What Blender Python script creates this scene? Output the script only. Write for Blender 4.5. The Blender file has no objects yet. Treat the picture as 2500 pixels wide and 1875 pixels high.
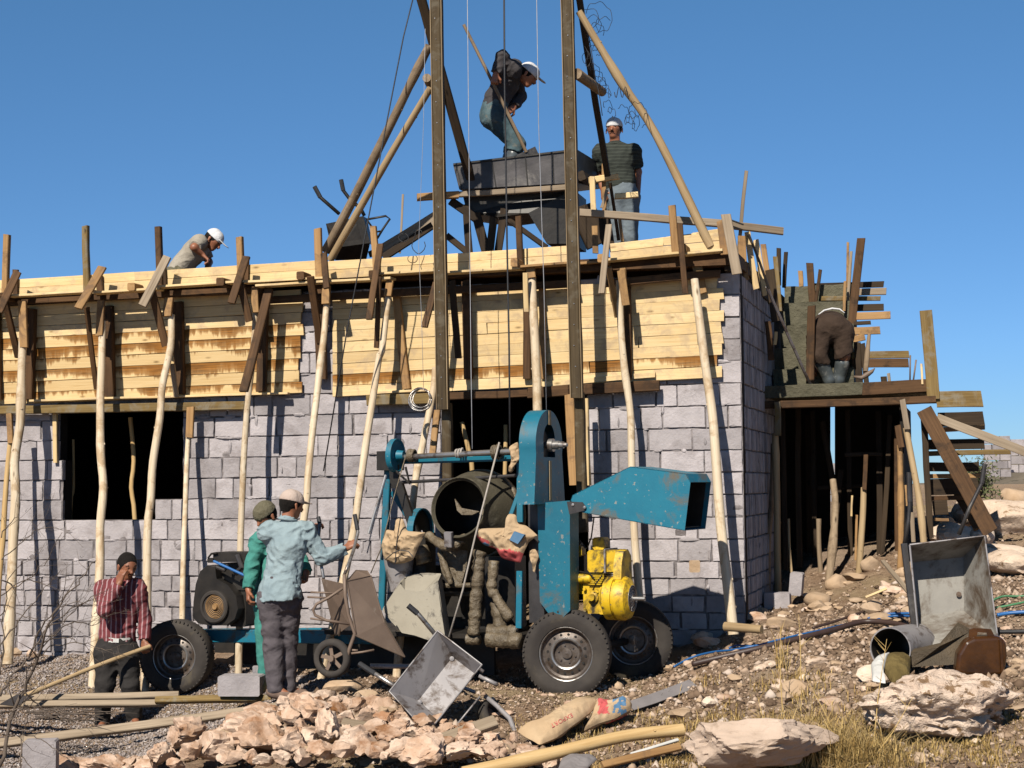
import bpy, bmesh, math, random
import numpy as np
from mathutils import Vector, Matrix, noise
random.seed(7); np.random.seed(7)
S = bpy.context.scene
# ------------------------------------------------------------------ camera, sky, sun
PITCH, ROLL, F, HC = math.radians(3.52), -0.010, 4100.0, 1.7
cd = bpy.data.cameras.new('camera'); cam = bpy.data.objects.new('camera', cd); S.collection.objects.link(cam)
CR = Matrix.Rotation(math.radians(90) + PITCH, 3, 'X') @ Matrix.Rotation(ROLL, 3, 'Z')
cam.matrix_world = Matrix.Translation((0, 0, HC)) @ CR.to_4x4()
cd.sensor_width = 36.0; cd.lens = 36.0 * F / 2500.0; cd.clip_start = 0.1; cd.clip_end = 3000
S.camera = cam
SUN_EL, SUN_AZ = math.radians(42.0), math.radians(202.0)      # azimuth of the sun, clockwise from +Y
w = bpy.data.worlds.new('World'); S.world = w; w.use_nodes = True
wn = w.node_tree; bg = wn.nodes['Background']
sky = wn.nodes.new('ShaderNodeTexSky'); sky.sky_type = 'NISHITA'; sky.sun_disc = False
sky.sun_elevation = SUN_EL; sky.sun_rotation = SUN_AZ; sky.altitude = 2600; sky.air_density = 0.85; sky.dust_density = 0.0; sky.ozone_density = 1.6
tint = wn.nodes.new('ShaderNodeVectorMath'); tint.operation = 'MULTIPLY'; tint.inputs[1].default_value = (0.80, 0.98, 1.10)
tcw = wn.nodes.new('ShaderNodeTexCoord'); sx_ = wn.nodes.new('ShaderNodeSeparateXYZ'); rw = wn.nodes.new('ShaderNodeValToRGB')   # tint by elevation: horizon muted, sky overhead dimmed to weaken shadow fill
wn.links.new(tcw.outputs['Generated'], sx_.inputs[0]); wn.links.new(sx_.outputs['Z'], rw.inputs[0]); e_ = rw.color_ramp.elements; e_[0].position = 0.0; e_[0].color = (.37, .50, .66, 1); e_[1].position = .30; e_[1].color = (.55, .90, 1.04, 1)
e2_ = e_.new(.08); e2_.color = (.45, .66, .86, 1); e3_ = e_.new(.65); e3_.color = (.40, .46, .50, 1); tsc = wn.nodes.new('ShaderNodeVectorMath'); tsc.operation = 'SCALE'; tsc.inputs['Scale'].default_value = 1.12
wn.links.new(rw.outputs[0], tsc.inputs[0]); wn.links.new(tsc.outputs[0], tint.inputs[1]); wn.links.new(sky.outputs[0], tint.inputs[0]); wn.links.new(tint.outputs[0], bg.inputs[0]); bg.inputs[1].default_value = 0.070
sl = bpy.data.lights.new('sun', 'SUN'); sun = bpy.data.objects.new('sun', sl); S.collection.objects.link(sun)
sl.energy = 5.0; sl.angle = math.radians(0.5); sl.color = (1.0, 0.94, 0.82)
sdir = Vector((math.sin(SUN_AZ) * math.cos(SUN_EL), math.cos(SUN_AZ) * math.cos(SUN_EL), math.sin(SUN_EL)))
sun.rotation_euler = sdir.to_track_quat('Z', 'Y').to_euler(); sun.location = sdir * 40
S.view_settings.view_transform = 'Standard'; S.view_settings.look = 'None'; S.view_settings.gamma = 1.0
S.view_settings.use_curve_mapping = False; S.view_settings.exposure = 0.55
S.cycles.max_bounces = 5; S.cycles.diffuse_bounces = 1

# ------------------------------------------------------------------ pixel -> world helpers (photo pixels, 2500 x 1875)
CAM = Vector((0, 0, HC)); Zup = Vector((0, 0, 1))
ORG = dict(A=(0, 500, .31646), B=(0, 1000, .31646), C=(0, 1350, .31646), D=(600, 400, .31646), E=(600, 850, .31646),
           F=(600, 1350, .31646), G=(950, 0, .31646), H=(1200, 400, .31646), I=(1200, 900, .31646), J=(1200, 1350, .31646),
           K=(1800, 500, .31646), L=(1800, 950, .31646), M=(1800, 1350, .31646), N=(900, 1240, .22604), O=(0, 0, 1.1302),
           Q=(1230, 1600, .18083), T=(560, 1180, .18083), U=(2200, 980, .27125), V=(0, 1600, .25316), X=(0, 0, 1.0))
def px(z, x, y):
    a = ORG[z]; return a[0] + x * a[2], a[1] + y * a[2]
def ray(x, y):
    d = CR @ Vector(((x - 1250) / F, (937.5 - y) / F, -1.0)); return d / d.y
def P(x, y, dep): return CAM + ray(x, y) * dep
TH = math.radians(15.5)
WX = Vector((math.cos(TH), -math.sin(TH), 0))            # along the wall, to the right
WN = Vector((-math.sin(TH), -math.cos(TH), 0))           # out of the wall, to the camera
C0 = P(1815, 1190, 15.07)
def W(x, y, off=0.0):
    d = ray(x, y); t = (off - (CAM - C0).dot(WN)) / d.dot(WN); return CAM + d * t
def Wz(z, x, y, off=0.0): return W(*px(z, x, y), off)
def Pz(z, x, y, dep): return P(*px(z, x, y), dep)
def wall_pt(s, off, z): return Vector((C0.x, C0.y, 0)) + WX * s + WN * off + Zup * z
def wall_s(p): return (p - C0).dot(WX)
def zat(y, dep): return HC + (1190 - y) * dep / F

# ------------------------------------------------------------------ ground height
gp = []
def gpt(x, y, dep): p = P(x, y, dep); gp.append((p.x, p.y, p.z))
for x, y in ((0, 1600), (300, 1596), (600, 1580), (900, 1600), (1200, 1600), (1500, 1592), (1640, 1581), (1760, 1552), (1815, 1525)):
    p = W(x, y); gp.append((p.x, p.y, p.z))
for a in ((430, 1692, 15.6), (1385, 1702, 13.8), (1580, 1652, 14.7), (690, 1714, 14.0), (280, 1785, 15.0), (100, 1700, 15.5), (100, 1850, 14.0),
          (300, 1860, 13.4), (520, 1790, 13.3), (650, 1868, 12.2), (680, 1760, 13.3), (1000, 1868, 12.0), (1000, 1760, 13.2), (1000, 1690, 14.2),
          (1250, 1850, 12.3), (1300, 1770, 13.0), (1250, 1700, 13.9), (1500, 1868, 12.0), (1600, 1740, 13.2), (1700, 1640, 14.0), (1900, 1720, 12.8),
          (1900, 1610, 13.8), (1880, 1530, 15.0), (2100, 1868, 11.5), (2420, 1868, 11.3), (2450, 1660, 12.6), (2340, 1598, 13.5), (2480, 1450, 15.0),
          (2480, 1350, 17.0), (2480, 1262, 21.0), (2150, 1500, 15.2), (2100, 1400, 16.8), (1900, 1468, 16.6), (2250, 1350, 17.0), (2430, 1250, 18.5),
          (1300, 1650, 15.0), (800, 1650, 15.3)):
    gpt(*a)
gp += [(-4, 9, -.8), (0, 9, -.6), (4, 9, -.5), (-8, 14, -.4), (8, 12, .2), (9, 20, 1.4), (-8, 20, .2), (-3, 21, .5), (2, 21, .8), (5, 24, 1.3), (-8, 26, .6), (10, 28, 1.4), (0, 28, 1.0)]
gp = np.array(gp)
def _tps(r2): return 0.5 * r2 * np.log(r2 + 1e-9)
_n = len(gp); _d2 = ((gp[:, None, :2] - gp[None, :, :2]) ** 2).sum(-1)
_A = np.zeros((_n + 3, _n + 3)); _A[:_n, :_n] = _tps(_d2) + np.eye(_n) * 0.02; _A[:_n, _n] = 1; _A[:_n, _n + 1:] = gp[:, :2]; _A[_n:, :_n] = _A[:_n, _n:].T
_c = np.linalg.solve(_A, np.concatenate([gp[:, 2], np.zeros(3)]))
def gz_arr(x, y):
    x = np.asarray(x, float); y = np.asarray(y, float)
    cx = np.clip(x, -7, 10); cy = np.clip(y, 8.5, 27)
    d2 = (cx[..., None] - gp[:, 0]) ** 2 + (cy[..., None] - gp[:, 1]) ** 2
    v = (_tps(d2) * _c[:_n]).sum(-1) + _c[_n] + _c[_n + 1] * cx + _c[_n + 2] * cy
    far = np.clip((np.hypot(np.maximum(np.abs(x) - 9, 0), np.maximum(y - 25, 0) + np.maximum(8.5 - y, 0))) / 12, 0, 1)
    far = far * far * (3 - 2 * far)
    return v * (1 - far) + np.where(y > 12, 1.38, -.6) * far
def gz(x, y): return float(gz_arr(x, y))
_GD = np.arange(8.6, 34, .06)
def G(x, y):
    """where the view ray through a photo pixel meets the ground"""
    d = ray(x, y); zs = gz_arr(d.x * _GD, _GD); rz = HC + d.z * _GD
    k = np.nonzero(rz < zs)[0]
    k = int(k[0]) if len(k) else len(_GD) - 1
    dd = _GD[k]; return Vector((d.x * dd, dd, float(zs[k])))
def Gz(z, x, y): return G(*px(z, x, y))

# ------------------------------------------------------------------ objects
WL = {}
def link(o, parent=None, loc=None):
    S.collection.objects.link(o)
    if parent is not None: o.parent = parent
    return o
def tag(o, label=None, cat=None, group=None, kind=None):
    if label: o['label'] = label
    if cat: o['category'] = cat
    if group: o['group'] = group
    if kind: o['kind'] = kind
    return o
def empty(name, loc, label=None, cat=None, group=None):
    o = bpy.data.objects.new(name, None); o.empty_display_size = .1; o.location = loc; S.collection.objects.link(o)
    WL[o.name] = Vector(loc); return tag(o, label, cat, group)
def wbase(parent):
    b = Vector((0, 0, 0)); q = parent
    while q is not None: b = b + WL.get(q.name, Vector((0, 0, 0))); q = q.parent
    return b
def mesh_obj(name, verts, faces, mat, parent=None, M=None, smooth=False, mats=None, midx=None):
    me = bpy.data.meshes.new(name)
    me.from_pydata([tuple(v) for v in verts] if not isinstance(verts, np.ndarray) else verts.tolist(), [], faces)
    for m in (mats or [mat]): me.materials.append(m)
    if midx is not None: me.polygons.foreach_set('material_index', midx)
    if smooth: me.polygons.foreach_set('use_smooth', [True] * len(me.polygons))
    me.update()
    o = bpy.data.objects.new(name, me); S.collection.objects.link(o)
    M = M or Matrix.Identity(4)
    if parent is not None:
        o.parent = parent; M = Matrix.Translation(-wbase(parent)) @ M
        if parent.type == 'MESH': WL.setdefault(parent.name, Vector((0, 0, 0)))
    o.matrix_world = M if parent is None else M
    if parent is not None: o.matrix_basis = (ROT.get(parent.name, Matrix.Identity(4)).inverted() @ M) if parent.name in ROT else M
    return o
ROT = {}
class MB:
    """collects shapes (world coordinates) for ONE mesh"""
    def __init__(s): s.v = []; s.f = []; s.m = []; s.mi = 0
    def add(s, vs, fs):
        b = len(s.v); s.v += [Vector(v) for v in vs]; s.f += [[b + i for i in f] for f in fs]; s.m += [s.mi] * len(fs); return s
    def box(s, c, X, Y, Z, jit=0):
        """centre and half-extent vectors"""
        c = Vector(c); X = Vector(X); Y = Vector(Y); Z = Vector(Z)
        vs = [c + X * i + Y * j + Z * k for i in (-1, 1) for j in (-1, 1) for k in (-1, 1)]
        if jit: vs = [v + Vector([random.uniform(-jit, jit) for _ in range(3)]) for v in vs]
        return s.add(vs, [[0, 1, 3, 2], [4, 6, 7, 5], [0, 4, 5, 1], [2, 3, 7, 6], [0, 2, 6, 4], [1, 5, 7, 3]])
    def bar(s, p0, p1, w, t, nrm=None, ch=.12):
        p0 = Vector(p0); p1 = Vector(p1); X = (p1 - p0); L = X.length; X.normalize()
        N = Vector(nrm) if nrm is not None else WN
        N = (N - X * N.dot(X)); N = N.normalized() if N.length > 1e-4 else X.orthogonal().normalized()
        Y = N.cross(X); c = min(w, t) * ch
        prof = [(w / 2 - c, t / 2), (w / 2, t / 2 - c), (w / 2, -t / 2 + c), (w / 2 - c, -t / 2), (-w / 2 + c, -t / 2), (-w / 2, -t / 2 + c), (-w / 2, t / 2 - c), (-w / 2 + c, t / 2)]
        vs = [p + Y * a + N * b for p in (p0, p1) for a, b in prof]
        fs = [[i, (i + 1) % 8, 8 + (i + 1) % 8, 8 + i] for i in range(8)] + [list(range(7, -1, -1)), list(range(8, 16))]
        return s.add(vs, fs)
    def tube(s, pts, r, n=10, caps=True, squash=None):
        pts = [Vector(p) for p in pts]; m = len(pts); rs = r if isinstance(r, (list, tuple)) else [r] * m
        T = [(pts[min(i + 1, m - 1)] - pts[max(i - 1, 0)]).normalized() for i in range(m)]
        U = T[0].orthogonal().normalized(); b = []; 
        for i in range(m):
            U = (U - T[i] * U.dot(T[i])); U = U.normalized() if U.length > 1e-5 else T[i].orthogonal().normalized()
            V = T[i].cross(U)
            for k in range(n):
                a = 2 * math.pi * k / n; b.append(pts[i] + (U * math.cos(a) + V * math.sin(a)) * rs[i])
        fs = [[i * n + k, i * n + (k + 1) % n, (i + 1) * n + (k + 1) % n, (i + 1) * n + k] for i in range(m - 1) for k in range(n)]
        if caps: fs += [list(range(n - 1, -1, -1)), [(m - 1) * n + k for k in range(n)]]
        return s.add(b, fs)
    def lathe(s, c, ax, prof, n=32, closed=False):
        """prof: list of (distance along ax, radius)"""
        c = Vector(c); A = Vector(ax).normalized(); U = A.orthogonal().normalized(); V = A.cross(U); b = []
        for h, r in prof:
            for k in range(n):
                a = 2 * math.pi * k / n; b.append(c + A * h + (U * math.cos(a) + V * math.sin(a)) * r)
        m = len(prof); fs = [[i * n + k, i * n + (k + 1) % n, (i + 1) * n + (k + 1) % n, (i + 1) * n + k] for i in range(m - 1) for k in range(n)]
        if closed: fs += [list(range(n - 1, -1, -1)), [(m - 1) * n + k for k in range(n)]]
        return s.add(b, fs)
    def prism(s, poly, ext):
        """poly: world points (planar ring), ext: extrusion vector"""
        n = len(poly); vs = [Vector(p) for p in poly] + [Vector(p) + Vector(ext) for p in poly]
        return s.add(vs, [list(range(n)), list(range(2 * n - 1, n - 1, -1))] + [[i, n + i, n + (i + 1) % n, (i + 1) % n] for i in range(n)])
    def sheet(s, ring, t=.004):
        """thin plate with thickness"""
        n = (Vector(ring[1]) - Vector(ring[0])).cross(Vector(ring[-1]) - Vector(ring[0])).normalized()
        return s.prism(ring, n * t)
    def build(s, name, mat, parent=None, smooth=False, mats=None, label=None, cat=None, group=None, kind=None, auto=None):
        c = Vector((0, 0, 0))
        if s.v:
            c = Vector([(min(v[i] for v in s.v) + max(v[i] for v in s.v)) / 2 for i in range(3)]); c.z = min(v.z for v in s.v)
        if parent is not None and parent.type == 'MESH': c = wbase(parent)
        o = mesh_obj(name, [v - c for v in s.v], s.f, mat, None, None, smooth, mats, s.m if mats else None)
        if parent is not None: o.parent = parent; o.location = c - wbase(parent)
        else: o.location = c
        WL[o.name] = c - (wbase(parent) if parent is not None else Vector((0, 0, 0)))
        bm = bmesh.new(); bm.from_mesh(o.data); bmesh.ops.recalc_face_normals(bm, faces=bm.faces); bm.to_mesh(o.data); bm.free()
        if auto is not None:
            o.data.polygons.foreach_set('use_smooth', [True] * len(o.data.polygons))
            o.data.set_sharp_from_angle(angle=math.radians(auto))
        return tag(o, label, cat, group, kind)

def add_to(o, mb, mat):
    """append the shapes of mb to the mesh of o (which has its own frame)"""
    o.data.materials.append(mat); k = len(o.data.materials) - 1; Mi = o.matrix_basis.inverted() @ (Matrix.Translation(-wbase(o.parent)) if o.parent else Matrix.Identity(4))
    bm = bmesh.new(); bm.from_mesh(o.data); vv = [bm.verts.new(Mi @ v) for v in mb.v]
    for f in mb.f:
        try: nf = bm.faces.new([vv[i] for i in f]); nf.material_index = k
        except ValueError: pass
    bm.to_mesh(o.data); bm.free()
def local_frame(p0, p1, nrm):
    X = Vector(p1) - Vector(p0); L = X.length; X.normalize()
    N = Vector(nrm); N = N - X * N.dot(X); N = N.normalized() if N.length > 1e-4 else X.orthogonal().normalized()
    Y = N.cross(X)
    M = Matrix(((X.x, Y.x, N.x, p0[0]), (X.y, Y.y, N.y, p0[1]), (X.z, Y.z, N.z, p0[2]), (0, 0, 0, 1)))
    return M, L
def place(o, M, parent):
    """M world matrix (rotation kept), parents are unrotated"""
    if parent is not None: o.parent = parent; M = Matrix.Translation(-wbase(parent)) @ M
    o.matrix_basis = M
    WL[o.name] = M.translation.copy()
def beam(name, p0, p1, w, t, mat, nrm=None, parent=None, label=None, cat='timber', group=None, bow=.004, jit=.0025, skew=None):
    """sawn board or post: a mesh in its own frame, X along the grain, slightly crooked, chamfered"""
    M, L = local_frame(p0, p1, nrm if nrm is not None else WN)
    n = max(2, int(L / .22)); c = min(w, t) * .13; vs = []
    b1, b2, ph = random.uniform(-bow, bow) * L, random.uniform(-bow, bow) * L, random.uniform(0, 6)
    prof = [(w / 2 - c, t / 2), (w / 2, t / 2 - c), (w / 2, -t / 2 + c), (w / 2 - c, -t / 2), (-w / 2 + c, -t / 2), (-w / 2, -t / 2 + c), (-w / 2, t / 2 - c), (-w / 2 + c, t / 2)]
    s0, s1 = (random.uniform(-.15, .15), random.uniform(-.15, .15)) if skew is None else skew
    for i in range(n + 1):
        u = i / n; dy = b1 * math.sin(math.pi * u) + random.uniform(-jit, jit); dz = b2 * math.sin(math.pi * u + .5) + random.uniform(-jit, jit) * .6
        for a, b in prof:
            xx = u * L + (s0 * a if i == 0 else s1 * a if i == n else 0)
            vs.append((xx, a + dy + random.uniform(-jit, jit) * .4, b + dz))
    fs = [[i * 8 + k, i * 8 + (k + 1) % 8, (i + 1) * 8 + (k + 1) % 8, (i + 1) * 8 + k] for i in range(n) for k in range(8)] + [list(range(7, -1, -1)), [n * 8 + k for k in range(8)]]
    o = mesh_obj(name, vs, fs, mat); place(o, M, parent)
    return tag(o, label, cat if parent is None else None, group)
def pole(name, pts, r0, r1, mat, parent=None, label=None, cat='pole', group=None, n=12, rough=.06):
    """round peeled trunk through the points, tapering, with knots"""
    pts = [Vector(p) for p in pts]
    M, L = local_frame(pts[0], pts[-1], WN); Mi = M.inverted(); q = [Mi @ p for p in pts]
    # Catmull-Rom resample
    q2 = [q[0] * 2 - q[1]] + q + [q[-1] * 2 - q[-2]]; c = []
    for i in range(1, len(q2) - 2):
        k = max(3, int((q2[i + 1] - q2[i]).length / .1))
        for j in range(k):
            t = j / k; c.append(.5 * ((2 * q2[i]) + (q2[i + 1] - q2[i - 1]) * t + (2 * q2[i - 1] - 5 * q2[i] + 4 * q2[i + 1] - q2[i + 2]) * t * t + (3 * q2[i] - 3 * q2[i + 1] + q2[i + 2] - q2[i - 1]) * t ** 3))
    c.append(q[-1]); m = len(c); mb = MB(); rs = []; sd = random.uniform(0, 99)
    for i in range(m):
        u = i / (m - 1); r = r0 + (r1 - r0) * u
        kn = max(0, noise.noise((sd, u * L * 2.2, 0)) - .28) * 1.1
        rs.append(r * (1 + rough * noise.noise((sd, u * L * 3, 5)) + kn * .8)); c[i] = c[i] + Vector((0, noise.noise((sd, u * L * 1.2, 1)), noise.noise((sd, u * L * 1.2, 2)))) * .010
    mb.tube(c, rs, n)
    for k in range(int(L * 1.6)):
        i = random.randrange(2, m - 2) if m > 5 else 1; a = random.uniform(0, 6.28); d = Vector((0, math.cos(a), math.sin(a)))
        mb.tube([c[i] + d * rs[i] * .7, c[i] + d * rs[i] * 1.12], [rs[i] * .35, rs[i] * .22], 6)
    o = mesh_obj(name, mb.v, mb.f, mat, smooth=True); o.data.set_sharp_from_angle(angle=math.radians(50)); place(o, M, parent)
    return tag(o, label, cat if parent is None else None, group)

# ------------------------------------------------------------------ materials
MATS = {}; ALB = .68
def nt(name):
    m = bpy.data.materials.new(name); m.use_nodes = True; MATS[name] = m; t = m.node_tree; return m, t, t.nodes, t.links, t.nodes['Principled BSDF']
def nd(t, typ, **kw):
    n = t.nodes.new(typ)
    for k, v in kw.items():
        if k.startswith('i_'):
            kk = k[2:]; n.inputs[int(kk) if kk.isdigit() else kk].default_value = v
        else: setattr(n, k, v)
    return n
def coords(t, scale=(1, 1, 1), rnd=True, kind='Object'):
    tc = nd(t, 'ShaderNodeTexCoord'); mp = nd(t, 'ShaderNodeMapping'); mp.inputs['Scale'].default_value = scale
    if rnd:
        oi = nd(t, 'ShaderNodeObjectInfo'); ad = nd(t, 'ShaderNodeVectorMath', operation='MULTIPLY_ADD')
        cb = nd(t, 'ShaderNodeCombineXYZ'); ml = nd(t, 'ShaderNodeMath', operation='MULTIPLY', i_1=37.0)
        t.links.new(oi.outputs['Random'], ml.inputs[0])
        for i in range(3): t.links.new(ml.outputs[0], cb.inputs[i])
        ad.inputs[1].default_value = (1, 1, 1)
        t.links.new(tc.outputs[kind], ad.inputs[0]); t.links.new(cb.outputs[0], ad.inputs[2]); t.links.new(ad.outputs[0], mp.inputs['Vector'])
    else: t.links.new(tc.outputs[kind], mp.inputs['Vector'])
    return mp.outputs[0]
def noisetex(t, vec, sc, det=5, rough=.6, dist=0):
    n = nd(t, 'ShaderNodeTexNoise', i_Scale=sc, i_Detail=det, i_Roughness=rough, i_Distortion=dist); t.links.new(vec, n.inputs['Vector']); return n.outputs['Fac']
def ramp(t, fac, stops):
    r = nd(t, 'ShaderNodeValToRGB'); e = r.color_ramp.elements
    while len(e) < len(stops): e.new(.5)
    for i, (p, c) in enumerate(stops): e[i].position = p; e[i].color = (*c, 1) if len(c) == 3 else c
    t.links.new(fac, r.inputs[0]); return r.outputs[0]
def mixc(t, fac, a, b, mode='MIX'):
    m = nd(t, 'ShaderNodeMix', data_type='RGBA', blend_type=mode); 
    for s, v in ((0, fac), (6, a), (7, b)):
        if hasattr(v, 'links'): t.links.new(v, m.inputs[s])
        else: m.inputs[s].default_value = v if s == 0 else ((*v, 1) if len(v) == 3 else v)
    return m.outputs[2]
def bump(t, h, strength=.3, dist=.01, prev=None):
    b = nd(t, 'ShaderNodeBump', i_Strength=strength, i_Distance=dist); t.links.new(h, b.inputs['Height'])
    if prev is not None: t.links.new(prev, b.inputs['Normal'])
    return b.outputs[0]
def g(v): return (v, v, v)
def mat_generic(name, c1, c2, sc=8, rough=.8, metal=0, bs=.3, bd=.01, dirt=None, dirt_sc=3, dirt_lo=.5, dirt_hi=.65, isl=0.0, rnd=0.15, fine=60, spk=None):
    m, t, N, L, b = nt(name); v = coords(t)
    n1 = noisetex(t, v, sc, 6); col = ramp(t, n1, [(.3, c1), (.7, c2)])
    if dirt:
        n2 = noisetex(t, v, dirt_sc, 8, .7, .4); f = ramp(t, n2, [(dirt_lo, g(0)), (dirt_hi, g(1))]); col = mixc(t, f, col, dirt)
    if spk:
        n7 = noisetex(t, v, 34, 3, .5); n8 = noisetex(t, v, 3.0, 4, .6); mq = nd(t, 'ShaderNodeMath', operation='MULTIPLY_ADD', i_1=.45); L.new(n8, mq.inputs[0]); L.new(n7, mq.inputs[2]); col = mixc(t, ramp(t, mq.outputs[0], [(.905, g(0)), (.935, g(.8))]), col, spk)
    if isl:
        ge = nd(t, 'ShaderNodeNewGeometry'); hs = nd(t, 'ShaderNodeMapRange', i_3=1 - isl, i_4=1 + isl); L.new(ge.outputs['Random Per Island'], hs.inputs[0])
        mu = nd(t, 'ShaderNodeVectorMath', operation='SCALE'); L.new(col, mu.inputs[0]); L.new(hs.outputs[0], mu.inputs['Scale']); col = mu.outputs[0]
    if True:
        oi = nd(t, 'ShaderNodeObjectInfo'); hs = nd(t, 'ShaderNodeMapRange', i_3=ALB * (1 - rnd), i_4=ALB * (1 + rnd)); L.new(oi.outputs['Random'], hs.inputs[0])
        mu = nd(t, 'ShaderNodeVectorMath', operation='SCALE'); L.new(col, mu.inputs[0]); L.new(hs.outputs[0], mu.inputs['Scale']); col = mu.outputs[0]
    L.new(col, b.inputs['Base Color']); b.inputs['Roughness'].default_value = rough; b.inputs['Metallic'].default_value = metal
    if rough > .7: b.inputs['Specular IOR Level'].default_value = .2
    nb = noisetex(t, v, fine, 6, .65); nrm = bump(t, nb, bs, bd * .3); nrm = bump(t, n1, bs, bd, nrm); L.new(nrm, b.inputs['Normal'])
    return m
def mat_wood(name, base, dark, light, knots=True, rough=.75, stain=None, streak=1.0, sp=.2, rnd=.12, stain_lo=.5, blotch=None):
    """grain along local X"""
    m, t, N, L, b = nt(name)
    v = coords(t, (1.1, 26, 26)); n1 = noisetex(t, v, 1.6, 7, .62, .8)
    col = ramp(t, n1, [(.28, dark), (.5, base), (.74, light)])
    v2 = coords(t, (1.0, 1.0, 1.0)); n2 = noisetex(t, v2, 1.7, 3, .5)
    col = mixc(t, .35, col, ramp(t, n2, [(.3, dark), (.7, light)]), 'MIX')
    if knots:
        vk = coords(t, (3.2, 9, 9)); vo = nd(t, 'ShaderNodeTexVoronoi', i_Scale=1.0); L.new(vk, vo.inputs['Vector'])
        k = ramp(t, vo.outputs['Distance'], [(.03, g(1)), (.14, g(0))]); col = mixc(t, k, col, tuple(c * .45 for c in dark))
    if stain:
        vs = coords(t, (1, .0, .0)); n3 = noisetex(t, vs, 1.9, 3, .5); vd = coords(t, (1, .16, .16)); n4 = noisetex(t, vd, 24, 4, .6)
        mm = nd(t, 'ShaderNodeMath', operation='MULTIPLY_ADD', i_1=.38); L.new(n4, mm.inputs[0]); L.new(n3, mm.inputs[2])
        tcy = nd(t, 'ShaderNodeTexCoord'); syz = nd(t, 'ShaderNodeSeparateXYZ'); L.new(tcy.outputs['Object'], syz.inputs[0]); oir = nd(t, 'ShaderNodeObjectInfo'); ma = nd(t, 'ShaderNodeMath', operation='MULTIPLY_ADD', i_1=1.9); L.new(syz.outputs['Y'], ma.inputs[0]); L.new(mm.outputs[0], ma.inputs[2]); mr2 = nd(t, 'ShaderNodeMath', operation='MULTIPLY_ADD', i_1=.24); L.new(oir.outputs['Random'], mr2.inputs[0]); L.new(ma.outputs[0], mr2.inputs[2])
        f = ramp(t, mr2.outputs[0], [(.80, g(0)), (.86, g(.8)), (.97, g(.97))]); n6 = noisetex(t, v, 3, 4); col = mixc(t, f, col, ramp(t, n6, [(.35, stain), (.65, tuple(min(1, c * 2.4) for c in stain))]))
    if blotch:
        vb = coords(t, (2.0, 2, 2)); n5 = noisetex(t, vb, 2.4, 7, .7, .6); f = ramp(t, n5, [(.5, g(0)), (.62, g(.85))]); col = mixc(t, f, col, blotch)
    oi = nd(t, 'ShaderNodeObjectInfo'); hs = nd(t, 'ShaderNodeMapRange', i_3=ALB * (1 - rnd), i_4=ALB * (1 + rnd)); L.new(oi.outputs['Random'], hs.inputs[0])
    mu = nd(t, 'ShaderNodeVectorMath', operation='SCALE'); L.new(col, mu.inputs[0]); L.new(hs.outputs[0], mu.inputs['Scale'])
    L.new(mu.outputs[0], b.inputs['Base Color']); b.inputs['Roughness'].default_value = rough; b.inputs['Specular IOR Level'].default_value = sp
    L.new(bump(t, n1, .5, .004), b.inputs['Normal']); return m
board_new = mat_wood('new_board', (.86, .62, .32), (.68, .44, .19), (.95, .74, .43), rnd=.14, blotch=(.62, .45, .27))
board_stain = mat_wood('stained_board', (.82, .58, .29), (.64, .41, .17), (.90, .68, .38), stain=(.15, .058, .008), stain_lo=.50)
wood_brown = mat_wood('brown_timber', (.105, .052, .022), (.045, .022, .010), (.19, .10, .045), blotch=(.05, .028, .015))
wood_dark = mat_wood('dark_timber', (.045, .028, .016), (.02, .012, .008), (.085, .055, .03))
wood_tan = mat_wood('tan_timber', (.42, .24, .10), (.26, .13, .05), (.55, .34, .16), blotch=(.22, .13, .07))
wood_grey = mat_wood('weathered_timber', (.34, .26, .18), (.17, .12, .08), (.48, .38, .28), knots=False)
wood_olive = mat_wood('wet_timber', (.22, .14, .05), (.10, .06, .02), (.36, .25, .10), blotch=(.26, .22, .16))
wood_mast = mat_wood('mast_timber', (.095, .065, .032), (.045, .03, .018), (.15, .105, .055), knots=False, blotch=(.16, .13, .09))
wood_edge = mat_wood('worn_edge', (.34, .24, .14), (.2, .13, .07), (.5, .38, .24), knots=False)
bark_pale = mat_wood('peeled_pole', (.80, .64, .45), (.52, .36, .21), (.90, .78, .60), knots=True, rough=.65, sp=.3, rnd=.12, blotch=(.50, .34, .19))
bark_yellow = mat_wood('peeled_yellow_pole', (.68, .45, .20), (.50, .30, .12), (.78, .58, .32), knots=False)
bark_grey = mat_wood('old_pole', (.33, .235, .15), (.16, .11, .07), (.46, .35, .24), knots=True, blotch=(.20, .14, .09))
bark_tan = mat_wood('tan_pole', (.50, .35, .19), (.28, .18, .09), (.62, .46, .28), knots=False)
block_m = mat_generic('concrete_block', (.35, .315, .32), (.48, .435, .445), 4.5, .95, bs=1.0, bd=.02, dirt=(.22, .185, .18), dirt_sc=3.2, dirt_lo=.52, dirt_hi=.74, isl=.2, fine=42)
mortar_m = mat_generic('mortar', (.13, .11, .11), (.36, .32, .32), 9, .95, bs=.9, bd=.02)
concrete_wet = mat_generic('wet_concrete', (.10, .092, .06), (.15, .135, .09), 9, .75, bs=1.0, bd=.03, fine=35)
concrete_m = mat_generic('dry_concrete', (.40, .38, .36), (.52, .49, .46), 6, .9, bs=.5)
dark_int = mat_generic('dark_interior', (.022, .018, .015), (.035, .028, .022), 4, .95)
soil = None
blue_m = mat_generic('blue_paint', (.003, .14, .225), (.006, .175, .265), 5, .5, bs=.3, bd=.006, dirt=(.13, .115, .09), dirt_sc=3.6, dirt_lo=.525, dirt_hi=.66, spk=(.30, .29, .26))
blue_worn = mat_generic('worn_blue_paint', (.002, .13, .21), (.004, .18, .27), 5, .5, bs=.2, dirt=(.07, .06, .045), dirt_sc=4, dirt_lo=.50, dirt_hi=.62)
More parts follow.
